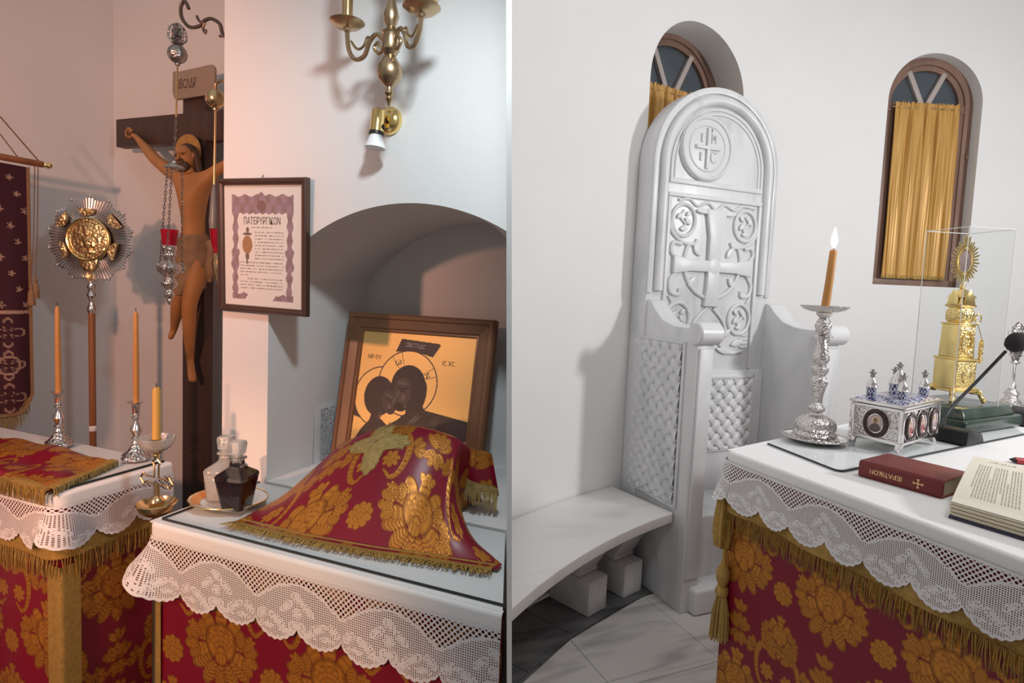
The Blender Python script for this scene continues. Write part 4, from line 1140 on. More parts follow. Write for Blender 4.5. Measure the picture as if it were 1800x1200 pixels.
# fingers of the hand in view, curled over the nail
hx = J['haL'][0]
for k, (dx, dz, L_) in enumerate(((-0.018, 0.016, 0.9), (-0.022, 0.006, 1.0), (-0.021, -0.005, 1.0), (-0.016, -0.014, 0.8))):
    crx.add('finger', MB().tube([(hx[0] - 0.004, hx[1], hx[2] + dz * .6), (hx[0] + dx * .8, hx[1] - 0.006, hx[2] + dz), (hx[0] + dx * 1.15, hx[1] - 0.016, hx[2] + dz * .9), (hx[0] + dx * .7, hx[1] - 0.022, hx[2] + dz * .75)], [0.006, 0.0058, 0.0052, 0.004], 8), M['skin'], parent=body)
crx.add('thumb', MB().tube([(hx[0] + 0.004, hx[1] - 0.004, hx[2] + 0.012), (hx[0] - 0.004, hx[1] - 0.014, hx[2] + 0.024), (hx[0] - 0.012, hx[1] - 0.018, hx[2] + 0.022)], [0.0065, 0.006, 0.0045], 8), M['skin'], parent=body)
crx.add('nail_head', MB().ball((hx[0] - 0.006, hx[1] - 0.012, hx[2]), 0.007), M['iron'])
# head inclined to its right: skull, face, hair, beard, halo behind
hc = fp((-2.241,1.865,1.984))
Rm = Matrix.Rotation(math.radians(-14), 4, 'Y') @ Matrix.Rotation(math.radians(6), 4, 'X') @ Matrix.Rotation(math.radians(12), 4, 'Z')
def hp(x, y, z): q = Rm @ Vector((x, y, z)); return (hc[0] + q.x, hc[1] + q.y, hc[2] + q.z)
headmb = MB().ball(hc, (0.036, 0.043, 0.052), 20, 14, Rm)
headmb.tube([hp(0, -0.040, 0.012), hp(0, -0.049, -0.004), hp(0, -0.050, -0.010), hp(0, -0.042, -0.014)], [0.004, 0.006, 0.0075, 0.004], 8)
for s_ in (-1, 1):
    headmb.tube([hp(s_ * 0.007, -0.043, 0.011), hp(s_ * 0.016, -0.042, 0.013), hp(s_ * 0.026, -0.034, 0.010)], [0.003, 0.0045, 0.003], 6)
    headmb.ball(hp(s_ * 0.036, 0.0, -0.002), (0.006, 0.010, 0.013), 8, 6)
head = crx.add('head', headmb, M['skin'], parent=body)
for s_ in (-1, 1): crx.add('eye', MB().ball(hp(s_ * 0.015, -0.039, 0.004), (0.007, 0.004, 0.003), 10, 6, Rm), M['hair'], parent=body)
crx.add('mouth', MB().ball(hp(0, -0.042, -0.022), (0.010, 0.003, 0.003), 10, 6, Rm), M['loin'], parent=body)
crx.add('hair', MB().ball(hp(0, 0.020, 0.018), (0.042, 0.040, 0.045), 18, 12, Rm).tube([hp(-0.038, 0.012, 0.02), hp(-0.042, 0.008, -0.02), hp(-0.042, 0.004, -0.05), hp(-0.038, 0.0, -0.07)], [0.012, 0.013, 0.011, 0.004], 8).tube([hp(0.038, 0.012, 0.02), hp(0.042, 0.008, -0.02), hp(0.044, 0.0, -0.06), hp(0.046, -0.004, -0.10)], [0.012, 0.014, 0.013, 0.004], 8), M['hair'])
crx.add('beard', MB().ball(hp(0, -0.030, -0.042), (0.024, 0.018, 0.024), 14, 10, Rm).tube([hp(-0.012, -0.045, -0.018), hp(0.012, -0.045, -0.018)], 0.004, 6), M['hair'])
hal = (-2.309,1.930,2.024)
crx.add('halo', MB().lathe([(0, -0.004), (0.074, -0.004), (0.077, 0.0), (0.074, 0.005), (0, 0.005)], 40, M=Matrix.Rotation(PI/2, 3, 'X'), c=fp(hal)), M['halo'] if 'halo' in M else M['gilt'])
# loincloth: pleated wrap, knot and hanging end
lz0, lz1 = ((-2.238,1.900,1.422))[2], ((-2.232,1.900,1.657))[2]
lx = J['pelvis'][0][0]; ly = J['pelvis'][0][1]
rows = []
for i in range(15):
    f = i / 14; z = lz1 + (lz0 - lz1) * f
    rows.append([(lx - 0.005 * f * 4 + (0.064 + 0.030 * math.sin(PI * min(1, f * 0.95)) + 0.004 * math.sin(a * 9 + f * 7) * f) * math.cos(a),
                  ly - 0.018 * f + (0.052 + 0.016 * f + 0.004 * math.sin(a * 7 + f * 5)) * math.sin(a), z + 0.016 * math.sin(a * 2 + 1) * f + 0.010 * math.cos(a) * (1 - f)) for a in [2 * PI * k / 48 for k in range(49)]])
crx.add('loincloth', MB().sheet(rows), M['loin'], smooth=80, weld=True)
kn = fp((-2.088,1.860,1.598))
crx.add('loincloth_end', MB().tube([(kn[0] - 0.03, kn[1] + 0.01, kn[2] + 0.03), (kn[0] - 0.005, kn[1], kn[2] + 0.01), (kn[0] - 0.012, kn[1], kn[2] - 0.06), (kn[0] - 0.022, kn[1] + 0.01, kn[2] - 0.13)], [0.02, 0.018, 0.026, 0.012], 10, flat=0.6), M['loin'])

# ---- hanging oil lamps on scrolled brackets
def chain(mb_, a, b, r=0.0045, w=0.0013):
    a, b = Vector(a), Vector(b); n = max(2, int((b - a).length / (r * 2.6))); d = (b - a) / n; t = d.normalized()
    o1 = t.orthogonal().normalized(); o2 = t.cross(o1)
    for i in range(n):
        c = a + d * (i + .5); o_ = o1 if i % 2 else o2
        mb_.tube([c + t * (r * 1.7 * math.cos(k)) + o_ * (r * 0.75 * math.sin(k)) for k in [2 * PI * j / 8 for j in range(8)]], w, 4, closed=True)
    return mb_
def oil_lamp(label, ballpx, glasspx, ballmat, ballr, group):
    bx, gx = ballpx, glasspx
    t = Thing('hanging_oil_lamp', label, 'oil lamp', 'L', (gx[0], gx[1], gx[2] - 0.25), group=group)
    o = Vector((gx[0], gx[1], gx[2] - 0.25)); L_ = lambda p: (p[0] - o.x, p[1] - o.y, p[2] - o.z)
    B = Vector(L_(bx)); Gz = 0.25
    t.add('weight_ball', MB().ball(B, ballr, 24, 16).lathe([(0, -ballr - 0.008), (0.008, -ballr - 0.006), (0.009, -ballr), (0, -ballr + 0.004)], 12, c=B).lathe([(0, 0), (ballr * 1.012, -0.002), (ballr * 1.03, 0), (ballr * 1.012, 0.002), (0, 0.003)], 24, c=B), ballmat)
    return t, B, Gz
ob = (-1.843,1.500,2.233); og = (-1.880,1.500,1.635)
lampA, B, Gz = oil_lamp('silver hanging oil lamp with red glass in front of the crucifix', ob, og, M['dark_silver'], 0.031, None)
orn = MB()
for k in range(3):
    z0_ = B.z + 0.028 + k * 0.024
    orn.lathe([(0.006, z0_), (0.018 - k * 0.003, z0_ + 0.006), (0.012, z0_ + 0.014), (0.020 - 0.004 * k, z0_ + 0.02), (0.006, z0_ + 0.024)], 14, c=(B.x, B.y, 0), lobes=6, amp=0.2)
for k in range(6):
    a = 2 * PI * k / 6
    orn.tube(bez([(B.x + 0.012 * math.cos(a), B.y + 0.012 * math.sin(a), B.z + 0.036), (B.x + 0.027 * math.cos(a), B.y + 0.027 * math.sin(a), B.z + 0.05), (B.x + 0.023 * math.cos(a), B.y + 0.023 * math.sin(a), B.z + 0.082), (B.x + 0.010 * math.cos(a), B.y + 0.010 * math.sin(a), B.z + 0.095)], 12), 0.003, 6)
lampA.add('filigree_finial', orn, M['dark_silver'])
rt = ((-1.853,1.500,2.026))[2] - (og[2] - 0.25)
lampA.add('rod', MB().tube([(B.x, B.y, B.z - 0.03), (B.x - 0.006, B.y, rt)], 0.0032, 8), M['brass'])
can = (-1.859,1.500,1.866); cz_ = can[2] - (og[2] - 0.25); cxx = can[0] - og[0]
lampA.add('upper_chain', chain(MB(), (B.x - 0.006, B.y, rt), (cxx, 0, cz_ + 0.012)), M['dark_silver'])
lampA.add('canopy', MB().lathe([(0, 0.016), (0.008, 0.012), (0.010, 0.004), (0.030, -0.004), (0.034, -0.010), (0.026, -0.008), (0, -0.006)], 20, c=(cxx, 0, cz_)), M['chased'])
zr = ((-1.930,1.500,1.525))[2] - (og[2] - 0.25)
for k in range(3):
    a = PI + 2 * PI * k / 3 + 0.15
    lampA.add('chain', chain(MB(), (cxx + 0.026 * math.cos(a), 0.026 * math.sin(a), cz_ - 0.006), (0.040 * math.cos(a), 0.040 * math.sin(a), zr + 0.006)), M['dark_silver'])
lampA.add('red_glass_cup', MB().lathe([(0, 0.195), (0.018, 0.196), (0.022, 0.21), (0.027, 0.255), (0.0285, 0.262), (0.026, 0.262), (0.020, 0.212), (0.016, 0.202), (0, 0.200)], 28), M['red_glass'])
def bowl(z): return z
lampA.add('lamp_bowl', MB().lathe([(0.012, 0.215), (0.022, 0.208), (0.025, 0.200), (0.024, 0.194), (0.020, 0.186), (0.021, 0.178), (0.024, 0.172), (0.018, 0.166), (0.016, 0.158), (0.024, 0.150), (0.036, 0.140), (0.040, 0.130), (0.036, 0.118), (0.024, 0.106), (0.016, 0.098),
                                   (0.020, 0.088), (0.027, 0.080), (0.026, 0.070), (0.016, 0.060), (0.010, 0.054), (0.014, 0.046), (0.018, 0.038), (0.014, 0.029), (0.006, 0.024), (0.008, 0.017), (0.006, 0.010), (0.004, 0.004), (0, 0.0)][::-1], 32), M['chased'])
for k in range(3):
    a = PI + 2 * PI * k / 3 + 0.15
    lampA.add('handle', MB().tube([(0.036 * math.cos(a) + 0.010 * math.cos(b_) * math.cos(a), 0.036 * math.sin(a) + 0.010 * math.cos(b_) * math.sin(a), 0.132 + 0.016 * math.sin(b_)) for b_ in [2 * PI * j / 14 for j in range(14)]], 0.004, 6, closed=True), M['chased'])
# scrolled iron bracket that carries it
bk = Thing('lamp_bracket', 'dark scrolled iron wall bracket carrying the silver oil lamp', 'bracket', 'L', (-1.44, 1.5, ((-1.620,1.500,2.255))[2]))
bo = Vector((-1.44, 1.5, bk.pos.z)); BL = lambda p: (p[0] - bo.x, p[1] - bo.y, p[2] - bo.z)
q = bez([BL(p) for p in ((-1.791,1.500,2.374), (-1.809,1.500,2.400), (-1.827,1.500,2.384), (-1.822,1.500,2.347), (-1.788,1.500,2.315), (-1.744,1.500,2.312), (-1.719,1.500,2.327), (-1.689,1.500,2.329), (-1.654,1.500,2.309), (-1.642,1.500,2.279), (-1.620,1.500,2.255))], 66)
bk.add('scroll_arm', MB().tube(q + [(-0.004, 0, 0.0)], 0.0058, 8), M['iron'])
for a_ in (((-1.724,1.500,2.317), (-1.745,1.500,2.330), (-1.755,1.500,2.346), (-1.750,1.500,2.336)), ((-1.719,1.500,2.320), (-1.727,1.500,2.303), (-1.716,1.500,2.287), (-1.714,1.500,2.298)), ((-1.642,1.500,2.284), (-1.644,1.500,2.270), (-1.654,1.500,2.271))):
    bk.add('curl', MB().tube(bez([BL(p) for p in a_], 12), [0.004] * 12 + [0.005], 6) if False else MB().tube(bez([BL(p) for p in a_], 12), 0.0042, 6), M['iron'])
bk.add('wall_plate', MB().box(-0.006, 0.01, -0.02, 0.02, -0.05, 0.05), M['iron'], bevel=0.003)
# second lamp, mostly hidden behind the wall's edge
gb = (-1.670,1.500,2.073); gg = (-1.634,1.500,1.627)
lampB, B2, _ = oil_lamp('gold ball oil lamp half hidden behind the edge of the niche wall', gb, gg, M['brass'], 0.031, None)
bk2 = Thing('lamp_bracket', 'small scrolled bracket behind the wall edge carrying the gold ball lamp', 'bracket', 'L', (-1.44, 1.5, gb[2] + 0.05))
o2 = Vector((gb[0] + 1.44, 0, -0.05))
bk2.add('scroll_arm', MB().tube(bez([tuple(o2 + Vector((0, 0, 0.028))), tuple(o2 + Vector((0.004, 0, 0.05))), tuple(o2 + Vector((0.035, 0, 0.055))), tuple(o2 + Vector((0.06, 0, 0.03))), tuple(o2 + Vector((0.10, 0, 0.055))), (-0.004, 0, 0.02)], 30), 0.005, 8), M['antique_brass'])
bk2.add('wall_plate', MB().box(-0.006, 0.006, -0.02, 0.02, -0.02, 0.06), M['antique_brass'], bevel=0.002)
rz_ = ((-1.683,1.500,1.786))[2] - (gg[2] - 0.25)
lampB.add('rod', MB().tube([(B2.x, B2.y, B2.z - 0.03), (B2.x - 0.004, 0, rz_)], 0.0035, 8), M['brass'])
lampB.add('smoke_glass_sleeve', MB().lathe([(0.004, rz_ + 0.01), (0.010, rz_ - 0.02), (0.016, rz_ - 0.11), (0.014, rz_ - 0.135), (0.0, rz_ - 0.138)], 18, c=(B2.x - 0.004, 0, 0)), M['smoke'] if 'smoke' in M else M['cut_glass'])
lampB.add('red_glass_cup', MB().lathe([(0, 0.19), (0.026, 0.192), (0.034, 0.215), (0.040, 0.27), (0.037, 0.27), (0.030, 0.215), (0, 0.20)], 28), M['red_glass'])
lampB.add('lamp_bowl', MB().lathe([(0, 0.05), (0.01, 0.06), (0.02, 0.09), (0.03, 0.13), (0.036, 0.16), (0.028, 0.19), (0.02, 0.2), (0, 0.2)], 24), M['brass'])

# ---- processional star disc on its pole
ds = (-2.469,1.620,1.617); dp = (-2.517,1.620,0.729)
star = Thing('processional_disc', 'round silver rayed disc with gold medallion on a wooden pole', 'liturgical fan', 'L', (ds[0], ds[1], 0), rz=-TH['L'])
DZ = ds[2]; K = 1.0
def dl(x, z, y=0.0): return (x, y, DZ + z)
KD = 1.2
star.add('back_plate', MB().lathe([(0, 0.004), (0.115 * KD, 0.004), (0.115 * KD, 0.007), (0, 0.007)], 48, M=Matrix.Rotation(-PI/2, 3, 'X'), c=(0, 0, DZ)), M['silver'])
for i in range(84):
    a = 2 * PI * (i + .5) / 84
    r1 = 0.140 * KD * (0.90 + 0.10 * abs(math.sin(a * 7)) ** 0.7); r0 = 0.060 * KD
    w0_, w1_ = r0 * 0.030, r1 * 0.030
    ca_, sa_ = math.cos(a), math.sin(a)
    vs = []
    for r_, w_, y_ in ((r0, w0_, 0.0), (r1, w1_, 0.0)):
        for t_, yy_ in ((-w_, -0.002), (0, -0.009), (w_, -0.002)):
            vs.append(dl(r_ * ca_ - t_ * sa_, r_ * sa_ + t_ * ca_, yy_))
    vs.append(dl((r1 + 0.006) * ca_, (r1 + 0.006) * sa_, -0.003))
    star.add('ray', MB().add(vs, [(0, 1, 4, 3), (1, 2, 5, 4), (3, 4, 6), (4, 5, 6), (0, 3, 6, 5, 2), (0, 2, 1)]), M['silver'], smooth=0)
for i in range(14):
    a = 2 * PI * (i + .5) / 14
    star.add('tip_knob', MB().ball(dl(0.143 * KD * math.cos(a), 0.143 * KD * math.sin(a), -0.004), 0.006, 10, 8), M['silver'])
_dl0 = dl
def dl(x, z, y=0.0): return (x * KD, y - 0.006, DZ + z * KD)
mdl = MB().lathe([(0, -0.022), (0.030, -0.020), (0.060, -0.014), (0.068, -0.010), (0.074, 0.0), (0, 0.0)], 48, M=Matrix.Rotation(-PI/2, 3, 'X'), c=(0, 0, DZ))
mdl.v = [(a, -abs(b - 0) if False else b, c) for a, b, c in mdl.v]
med = star.add('gold_medallion', MB().prism(ring2(0.073 * KD, 56), -0.020, -0.008, c=(0, 0, DZ)), M['gilt'], bevel=0.004)
star.add('medallion_rim', MB().tube([dl(x, z, -0.013) for x, z in ring2(0.069, 48)], 0.005, 8, closed=True), M['gold'], parent=med)
star.add('beaded_ring', MB().tube([dl(x, z, -0.013) for x, z in ring2(0.058, 96, 32, 0.02)], 0.0035, 6, closed=True), M['gilt'], parent=med)
fig = MB().ball(dl(0.0, 0.022, -0.014), (0.013, 0.008, 0.016)).ball(dl(0, -0.010, -0.013), (0.027, 0.010, 0.026)).ball(dl(-0.018, -0.018, -0.013), (0.013, 0.009, 0.018)).ball(dl(0.019, -0.016, -0.013), (0.013, 0.009, 0.018)).ball(dl(0, -0.040, -0.012), (0.034, 0.007, 0.011)).ball(dl(0.012, -0.006, -0.019), (0.008, 0.006, 0.009))
star.add('medallion_figures', fig, M['gilt'], parent=med)
star.add('figure_halo', MB().tube([dl(x, z, -0.013) for x, z in ring2(0.021, 24, c=(0, 0.024))], 0.0025, 6, closed=True), M['gold'], parent=med)
drop = star.add('gold_drop', MB().prism([(x * KD, z * KD) for x, z in ((-0.034, -0.060), (-0.028, -0.086), (-0.014, -0.104), (0, -0.112), (0.014, -0.104), (0.028, -0.086), (0.034, -0.060), (0, -0.068))], -0.020, -0.008, c=(0, 0, DZ)), M['gilt'], bevel=0.004)
for px, pz_, ang in ((0.0, 0.096, 0), (-0.088, 0.062, 50), (0.09, 0.062, -48), (-0.086, -0.036, 105), (0.086, -0.036, -105)):
    R2 = Matrix.Rotation(math.radians(-ang), 3, 'Y')
    P = arc(0, 0.006, 0.034, 180, 360, 14, 0.028)
    mb = MB().prism(P, -0.016, -0.006)
    mb.ball((0, -0.014, -0.003), (0.008, 0.007, 0.009)).tube([(x, -0.015, z) for x, z in arc(0, 0.004, 0.024, 190, 350, 10, 0.018)], 0.003, 6)
    mb.v = [tuple(R2 @ Vector(v) + Vector(dl(px, pz_))) for v in mb.v]
    star.add('seraph_plaque', mb, M['gilt'])
z5 = ((-2.484,1.620,1.317))[2]
star.add('knop', MB().lathe([(0.011, z5), (0.014, z5 + 0.01), (0.017, z5 + 0.020), (0.014, z5 + 0.032), (0.009, z5 + 0.045), (0.009, z5 + 0.060), (0.012, z5 + 0.066), (0.017, z5 + 0.076), (0.014, z5 + 0.088), (0.010, z5 + 0.095), (0.016, z5 + 0.108), (0.012, z5 + 0.125), (0, z5 + 0.13)], 24), M['silver'])
star.add('neck_flower', MB().lathe([(0.004, DZ - 0.168), (0.014, DZ - 0.155), (0.010, DZ - 0.138), (0.003, DZ - 0.12)], 16, lobes=6, amp=0.2), M['gilt'])
star.add('pole', MB().tube([(0, 0, 0.0), (0, 0, z5 + 0.005)], 0.0125, 14), M['pole_wood'])
zt = ((-2.515,1.620,0.849))[2]
star.add('white_tape', MB().lathe([(0.0130, zt - 0.011), (0.0138, zt - 0.010), (0.0138, zt + 0.010), (0.0130, zt + 0.011)], 16), M['white'])

# ---- silver candlesticks on the side table
GT = TZ + 0.0095
p1 = (-2.049,1.237,0.924); p2_ = (-1.719,1.258,0.924)
cst = Thing('silver_candlestick', 'silver candlestick with tall candle behind the folded brocade, left of the pole', 'candlestick', 'L', (p1[0], p1[1], GT), group='silver candlesticks on the side table')
cst.add('foot', MB().lathe([(0, 0), (0.038, 0.0), (0.040, 0.004), (0.036, 0.010), (0.038, 0.014), (0.028, 0.022), (0.018, 0.034), (0.013, 0.044), (0, 0.046)], 28, lobes=8, amp=0.06), M['chased'])
cst.add('stem', MB().lathe([(0.010, 0.042), (0.014, 0.050), (0.011, 0.058), (0.015, 0.064), (0.009, 0.070), (0.013, 0.080), (0.017, 0.092), (0.012, 0.104), (0.007, 0.114), (0.007, 0.124), (0.013, 0.128), (0.008, 0.133), (0.011, 0.138), (0.010, 0.142)], 24), M['silver'])
cst.add('candle_cup', MB().lathe([(0.008, 0.141), (0.011, 0.146), (0.012, 0.170), (0.016, 0.173), (0.024, 0.176), (0.0245, 0.178), (0.015, 0.177), (0.009, 0.176), (0.008, 0.17)], 24), M['silver'])
cst.add('candle', MB().lathe([(0, 0.16), (0.0085, 0.16), (0.0082, 0.30), (0.0068, 0.44), (0.004, 0.452), (0, 0.455)], 16), M['wax'])
cst.add('wick', MB().tube([(0, 0, 0.45), (0.001, 0, 0.465)], 0.001, 5), M['black'])
dup_thing(cst, (p2_[0], p2_[1], GT), label='silver candlestick with tall candle at the back right corner of the side table')

# ---- floor standing brass candle stand with glass cup, between the two tables
cb = (-1.367,1.060,1.073); base_ = (-1.375,1.060,0.901)
st = Thing('brass_candle_stand', 'brass candle stand with cross and cut glass cup between the tables', 'candle stand', 'L', (base_[0], 1.06, 0))
dz = cb[2]; dx = 0.0
bz = base_[2]
st.add('pole', MB().lathe([(0, 0), (0.09, 0), (0.095, 0.012), (0.03, 0.03), (0.012, 0.05), (0.010, bz - 0.03), (0.014, bz - 0.02), (0, bz - 0.02)], 20), M['antique_brass'])
st.add('drip_bowl', MB().lathe([(0, bz - 0.022), (0.025, bz - 0.020), (0.042, bz - 0.004), (0.048, bz + 0.010), (0.046, bz + 0.012), (0.040, bz - 0.001), (0.022, bz - 0.012), (0, bz - 0.012)], 32), M['brass'])
st.add('collar', MB().lathe([(0.012, bz - 0.014), (0.016, bz + 0.0), (0.020, bz + 0.012), (0.016, bz + 0.022), (0.006, bz + 0.03), (0.005, bz + 0.06)], 18), M['brass'])
cz2 = bz + 0.068
mb = MB()
def strap(pts): mb.tube([(x, 0, cz2 + z) for x, z in pts], 0.0026, 6, closed=True)
strap([(-0.008, 0.008), (-0.008, 0.040), (-0.014, 0.048), (0, 0.060), (0.014, 0.048), (0.008, 0.040), (0.008, 0.008), (0.040, 0.008), (0.046, 0.014), (0.058, 0.0), (0.046, -0.014), (0.040, -0.008), (0.008, -0.008), (0.008, -0.045), (-0.008, -0.045), (-0.008, -0.008), (-0.040, -0.008), (-0.046, -0.014), (-0.058, 0.0), (-0.046, 0.014), (-0.040, 0.008)])
st.add('openwork_cross', mb, M['brass'])
st.add('candle_socket', MB().lathe([(0.005, cz2 + 0.055), (0.008, cz2 + 0.065), (0.007, dz - 0.035), (0.016, dz - 0.028), (0.010, dz - 0.02), (0.0115, dz - 0.018), (0.0125, dz + 0.004), (0.010, dz + 0.005), (0.009, dz - 0.01)], 18), M['brass'])
st.add('glass_cup', MB().lathe([(0.010, dz - 0.026), (0.024, dz - 0.024), (0.036, dz - 0.012), (0.044, dz + 0.008), (0.042, dz + 0.009), (0.034, dz - 0.009), (0.022, dz - 0.020), (0.010, dz - 0.022)], 32, lobes=16, amp=0.025), M['frosted'])
st.add('candle', MB().lathe([(0, dz - 0.015), (0.0098, dz - 0.015), (0.0095, dz + 0.13), (0.006, dz + 0.137), (0, dz + 0.137)], 18), M['wax_pale'])
st.add('wick', MB().tube([(0, 0, dz + 0.135), (0.001, 0, dz + 0.147)], 0.0012, 5), M['black'])

M['paint'] = None
def paint_mat(name, rough=0.5):
    """painted or printed colour carried by the surface's own colour attribute; its alpha tells gilding"""
    m = bpy.data.materials.new(name); m.use_nodes = True; nt = m.node_tree; b = nt.nodes['Principled BSDF']
    a = nt.nodes.new('ShaderNodeAttribute'); a.attribute_name = 'pat'
    nt.links.new(a.outputs['Color'], b.inputs['Base Color']); nt.links.new(a.outputs['Alpha'], b.inputs['Metallic'])
    b.inputs['Roughness'].default_value = rough
    return m
M['paint'] = paint_mat('painted_surface', 0.42)
M['print'] = paint_mat('printed_paper', 0.8)

def frame_rails(t, w, h, prof, m_v, m_h, Mx, name='frame_rail'):
    """picture frame: four mitred rails; prof = [(inset from the outer edge, height towards the viewer)], w x h outer size, Mx places it (x right, y up, z to the viewer)"""
    cor = [(-1, -1), (1, -1), (1, 1), (-1, 1)]
    def P(ci, ins, z): return (cor[ci][0] * (w / 2 - ins), cor[ci][1] * (h / 2 - ins), z)
    for k in range(4):
        a, b = k, (k + 1) % 4; mb_ = MB(); n = len(prof)
        vs = [Mx @ Vector(P(a, *p)) for p in prof] + [Mx @ Vector(P(b, *p)) for p in prof]
        fs = [(i, (i + 1) % n, (i + 1) % n + n, i + n) for i in range(n)] + [tuple(range(n)), tuple(range(2*n-1, n-1, -1))]
        mb_.add(vs, fs)
        t.add(name, mb_, m_h if k in (0, 2) else m_v, smooth=30)

def strokes(t, name, m, Mx, lines, seed, h=0.0022, gap=0.3, parent=None):
    """rows of illegible handwriting: lines = [(x0, x1, y)]"""
    r = random.Random(seed); mb_ = MB()
    for x0, x1, y in lines:
        x = x0
        while x < x1:
            w_ = r.uniform(0.6, 2.6) * h; k = r.uniform(0.35, 0.75)
            for (a, b, c, d) in ((x, min(x + w_, x1), y - h * k / 2, y + h * k / 2),):
                mb_.add([Mx @ Vector(p) for p in ((a, c, 0.0004), (b, c, 0.0004), (b, d, 0.0004), (a, d, 0.0004))], [(0, 1, 2, 3)])
            x += w_ + r.uniform(0.25, 0.9) * h * (3 if r.random() < 0.18 else 1)
    return t.add(name, mb_, m, smooth=0, kind='stuff', parent=parent)

# ---- icon leaning in the niche
IW, IH = 0.505, 0.485
ico = Thing('framed_icon', 'gold ground icon of two embracing haloed figures in a wide brown frame', 'icon', 'L', (-0.945, 1.545, NZ + 0.002), rz=math.radians(3.5))
tl_ = math.radians(11)
IM = Matrix.Rotation(-tl_, 4, 'X') @ Matrix.Translation((0, 0, IH / 2)) @ frame((0, 0, 0), (1, 0, 0), (0, 0, 1))
frame_rails(ico, IW, IH, [(0, -0.012), (0, 0.016), (0.006, 0.024), (0.016, 0.026), (0.020, 0.021), (0.046, 0.017), (0.050, 0.012), (0.056, 0.012), (0.060, 0.004), (0.060, -0.012)], M['wood'], M['wood_h'], IM)
pw, ph = IW - 0.118, IH - 0.118
nx, ny = 300, 280
X, Y = np.meshgrid(np.linspace(-pw / 2, pw / 2, nx), np.linspace(-ph / 2, ph / 2, ny))
PX_ = 640 + (X + pw / 2) / pw * 192; PY_ = 592 + (ph / 2 - Y) / pw * 192          # layout of the picture
gold = np.array([0.86, 0.55, 0.20]); dark = np.array([0.052, 0.032, 0.028])
C = np.zeros((ny, nx, 4)); C[..., :3] = gold * (0.95 + 0.08 * rng.random((ny, nx, 1))); C[..., 3] = 0.55
def fill(mask, col, a=0.0):
    C[mask, :3] = col; C[mask, 3] = a
def el(cx, cy, rx, ry, ang=0.0):
    return _ell(PX_, PY_, cx, cy, rx, ry, ang)[0]
def ringm(cx, cy, r, w): d = np.hypot(PX_ - cx, PY_ - cy); return np.abs(d - r) < w
def inpoly(pts):
    m_ = np.zeros(PX_.shape, bool); n = len(pts)
    for i in range(n):
        (x1, y1), (x2, y2) = pts[i], pts[(i + 1) % n]
        c = ((y1 > PY_) != (y2 > PY_)) & (PX_ < (x2 - x1) * (PY_ - y1) / (y2 - y1 + 1e-9) + x1)
        m_ ^= c
    return m_
fill(inpoly([(632, 704), (660, 712), (660, 730), (632, 724)]), dark * 1.2)
fill(inpoly([(760, 706), (832, 716), (836, 746), (770, 742)]), dark * 1.2)
fill(el(684, 693, 47, 47) > 0, gold * 1.03, 0.55); fill(ringm(684, 693, 47, 0.9), dark * 1.5)
fill(el(726, 668, 50, 50) > 0, gold * 1.03, 0.55); fill(ringm(726, 668, 50, 0.9), dark * 1.5)
fill(inpoly([(700, 621), (708, 600), (774, 604), (775, 607), (764, 625), (736, 619), (718, 619)]), dark * 1.15)
for ang in (-108, -100 + 68, -30 + 14, -128):
    a = math.radians(ang); t_ = (PX_ - 726) * math.cos(a) + (PY_ - 668) * math.sin(a); n_ = -(PX_ - 726) * math.sin(a) + (PY_ - 668) * math.cos(a)
    fill((np.abs(n_) < 0.45) & (t_ > 28) & (t_ < 50), dark * 2)
robe = inpoly([(640, 790), (644, 765), (656, 744), (668, 730), (672, 715), (700, 735), (716, 725), (745, 700), (756, 700), (764, 712), (790, 722), (802, 735), (806, 770), (806, 800), (640, 800)])
fill(robe, dark)
fill(el(680, 692, 26, 31) > 0, dark * 1.05)
fill(el(728, 671, 29, 31) > 0, dark * 1.0); fill(el(744, 690, 15, 32, 0.25) > 0, dark)
face = np.array([0.085, 0.055, 0.047]); lite = np.array([0.16, 0.115, 0.10])
fill(el(719, 684, 15, 25, 0.15) > 0, face); fill(el(699, 700, 12, 19, -0.35) > 0, face * 0.95)
for (cx, cy, rx, ry, ang, c) in ((717, 668, 12, 3, 0.05, lite), (722, 690, 5, 8, 0, lite), (713, 684, 2, 9, 0.3, lite), (697, 690, 9, 2, 0.4, lite), (700, 706, 5, 5, 0, lite * .9), (707, 697, 2, 7, 0.5, lite), (742, 722, 3, 14, 0.75, lite * .9), (748, 722, 2, 12, 0.75, lite),
                             (685, 722, 4, 8, 0.3, face * 1.3), (705, 738, 5, 10, 0, lite * .8), (720, 740, 6, 9, 0.1, face * 1.5), (760, 738, 8, 10, 0, face * 1.4), (778, 726, 9, 12, 0.4, face * 1.1)):
    q = np.clip(el(cx, cy, rx, ry, ang), 0, 1)[..., None]
    sel = q[..., 0] > 0
    C[sel, :3] = C[sel, :3] * (1 - q[sel]) + c * q[sel]
for (cx, cy, rx, ry, ang) in ((717, 677, 8, 1.6, 0.1), (728, 676, 5, 1.6, -0.1), (719, 681, 5, 1.5, 0.1), (697, 695, 7, 1.5, 0.4), (704, 712, 5, 1.2, 0.2), (716, 700, 6, 1.4, 0.2), (718, 706, 10, 6, 0.1)):
    fill(el(cx, cy, rx, ry, ang) > 0, dark * 0.8)
Q = np.stack([X, Y, np.full_like(X, 0.006)], -1).reshape(-1, 3)
Q = np.array([tuple(IM @ Vector(p)) for p in Q]).reshape(ny, nx, 3)
pnl = ico.grid('icon_panel', Q, M['paint'], C, at='thing')
def ipt(px, py): return IM @ Matrix.Translation(((px - 640) / 192 * pw - pw / 2, ph / 2 - (py - 592) / 192 * pw, 0.0066))
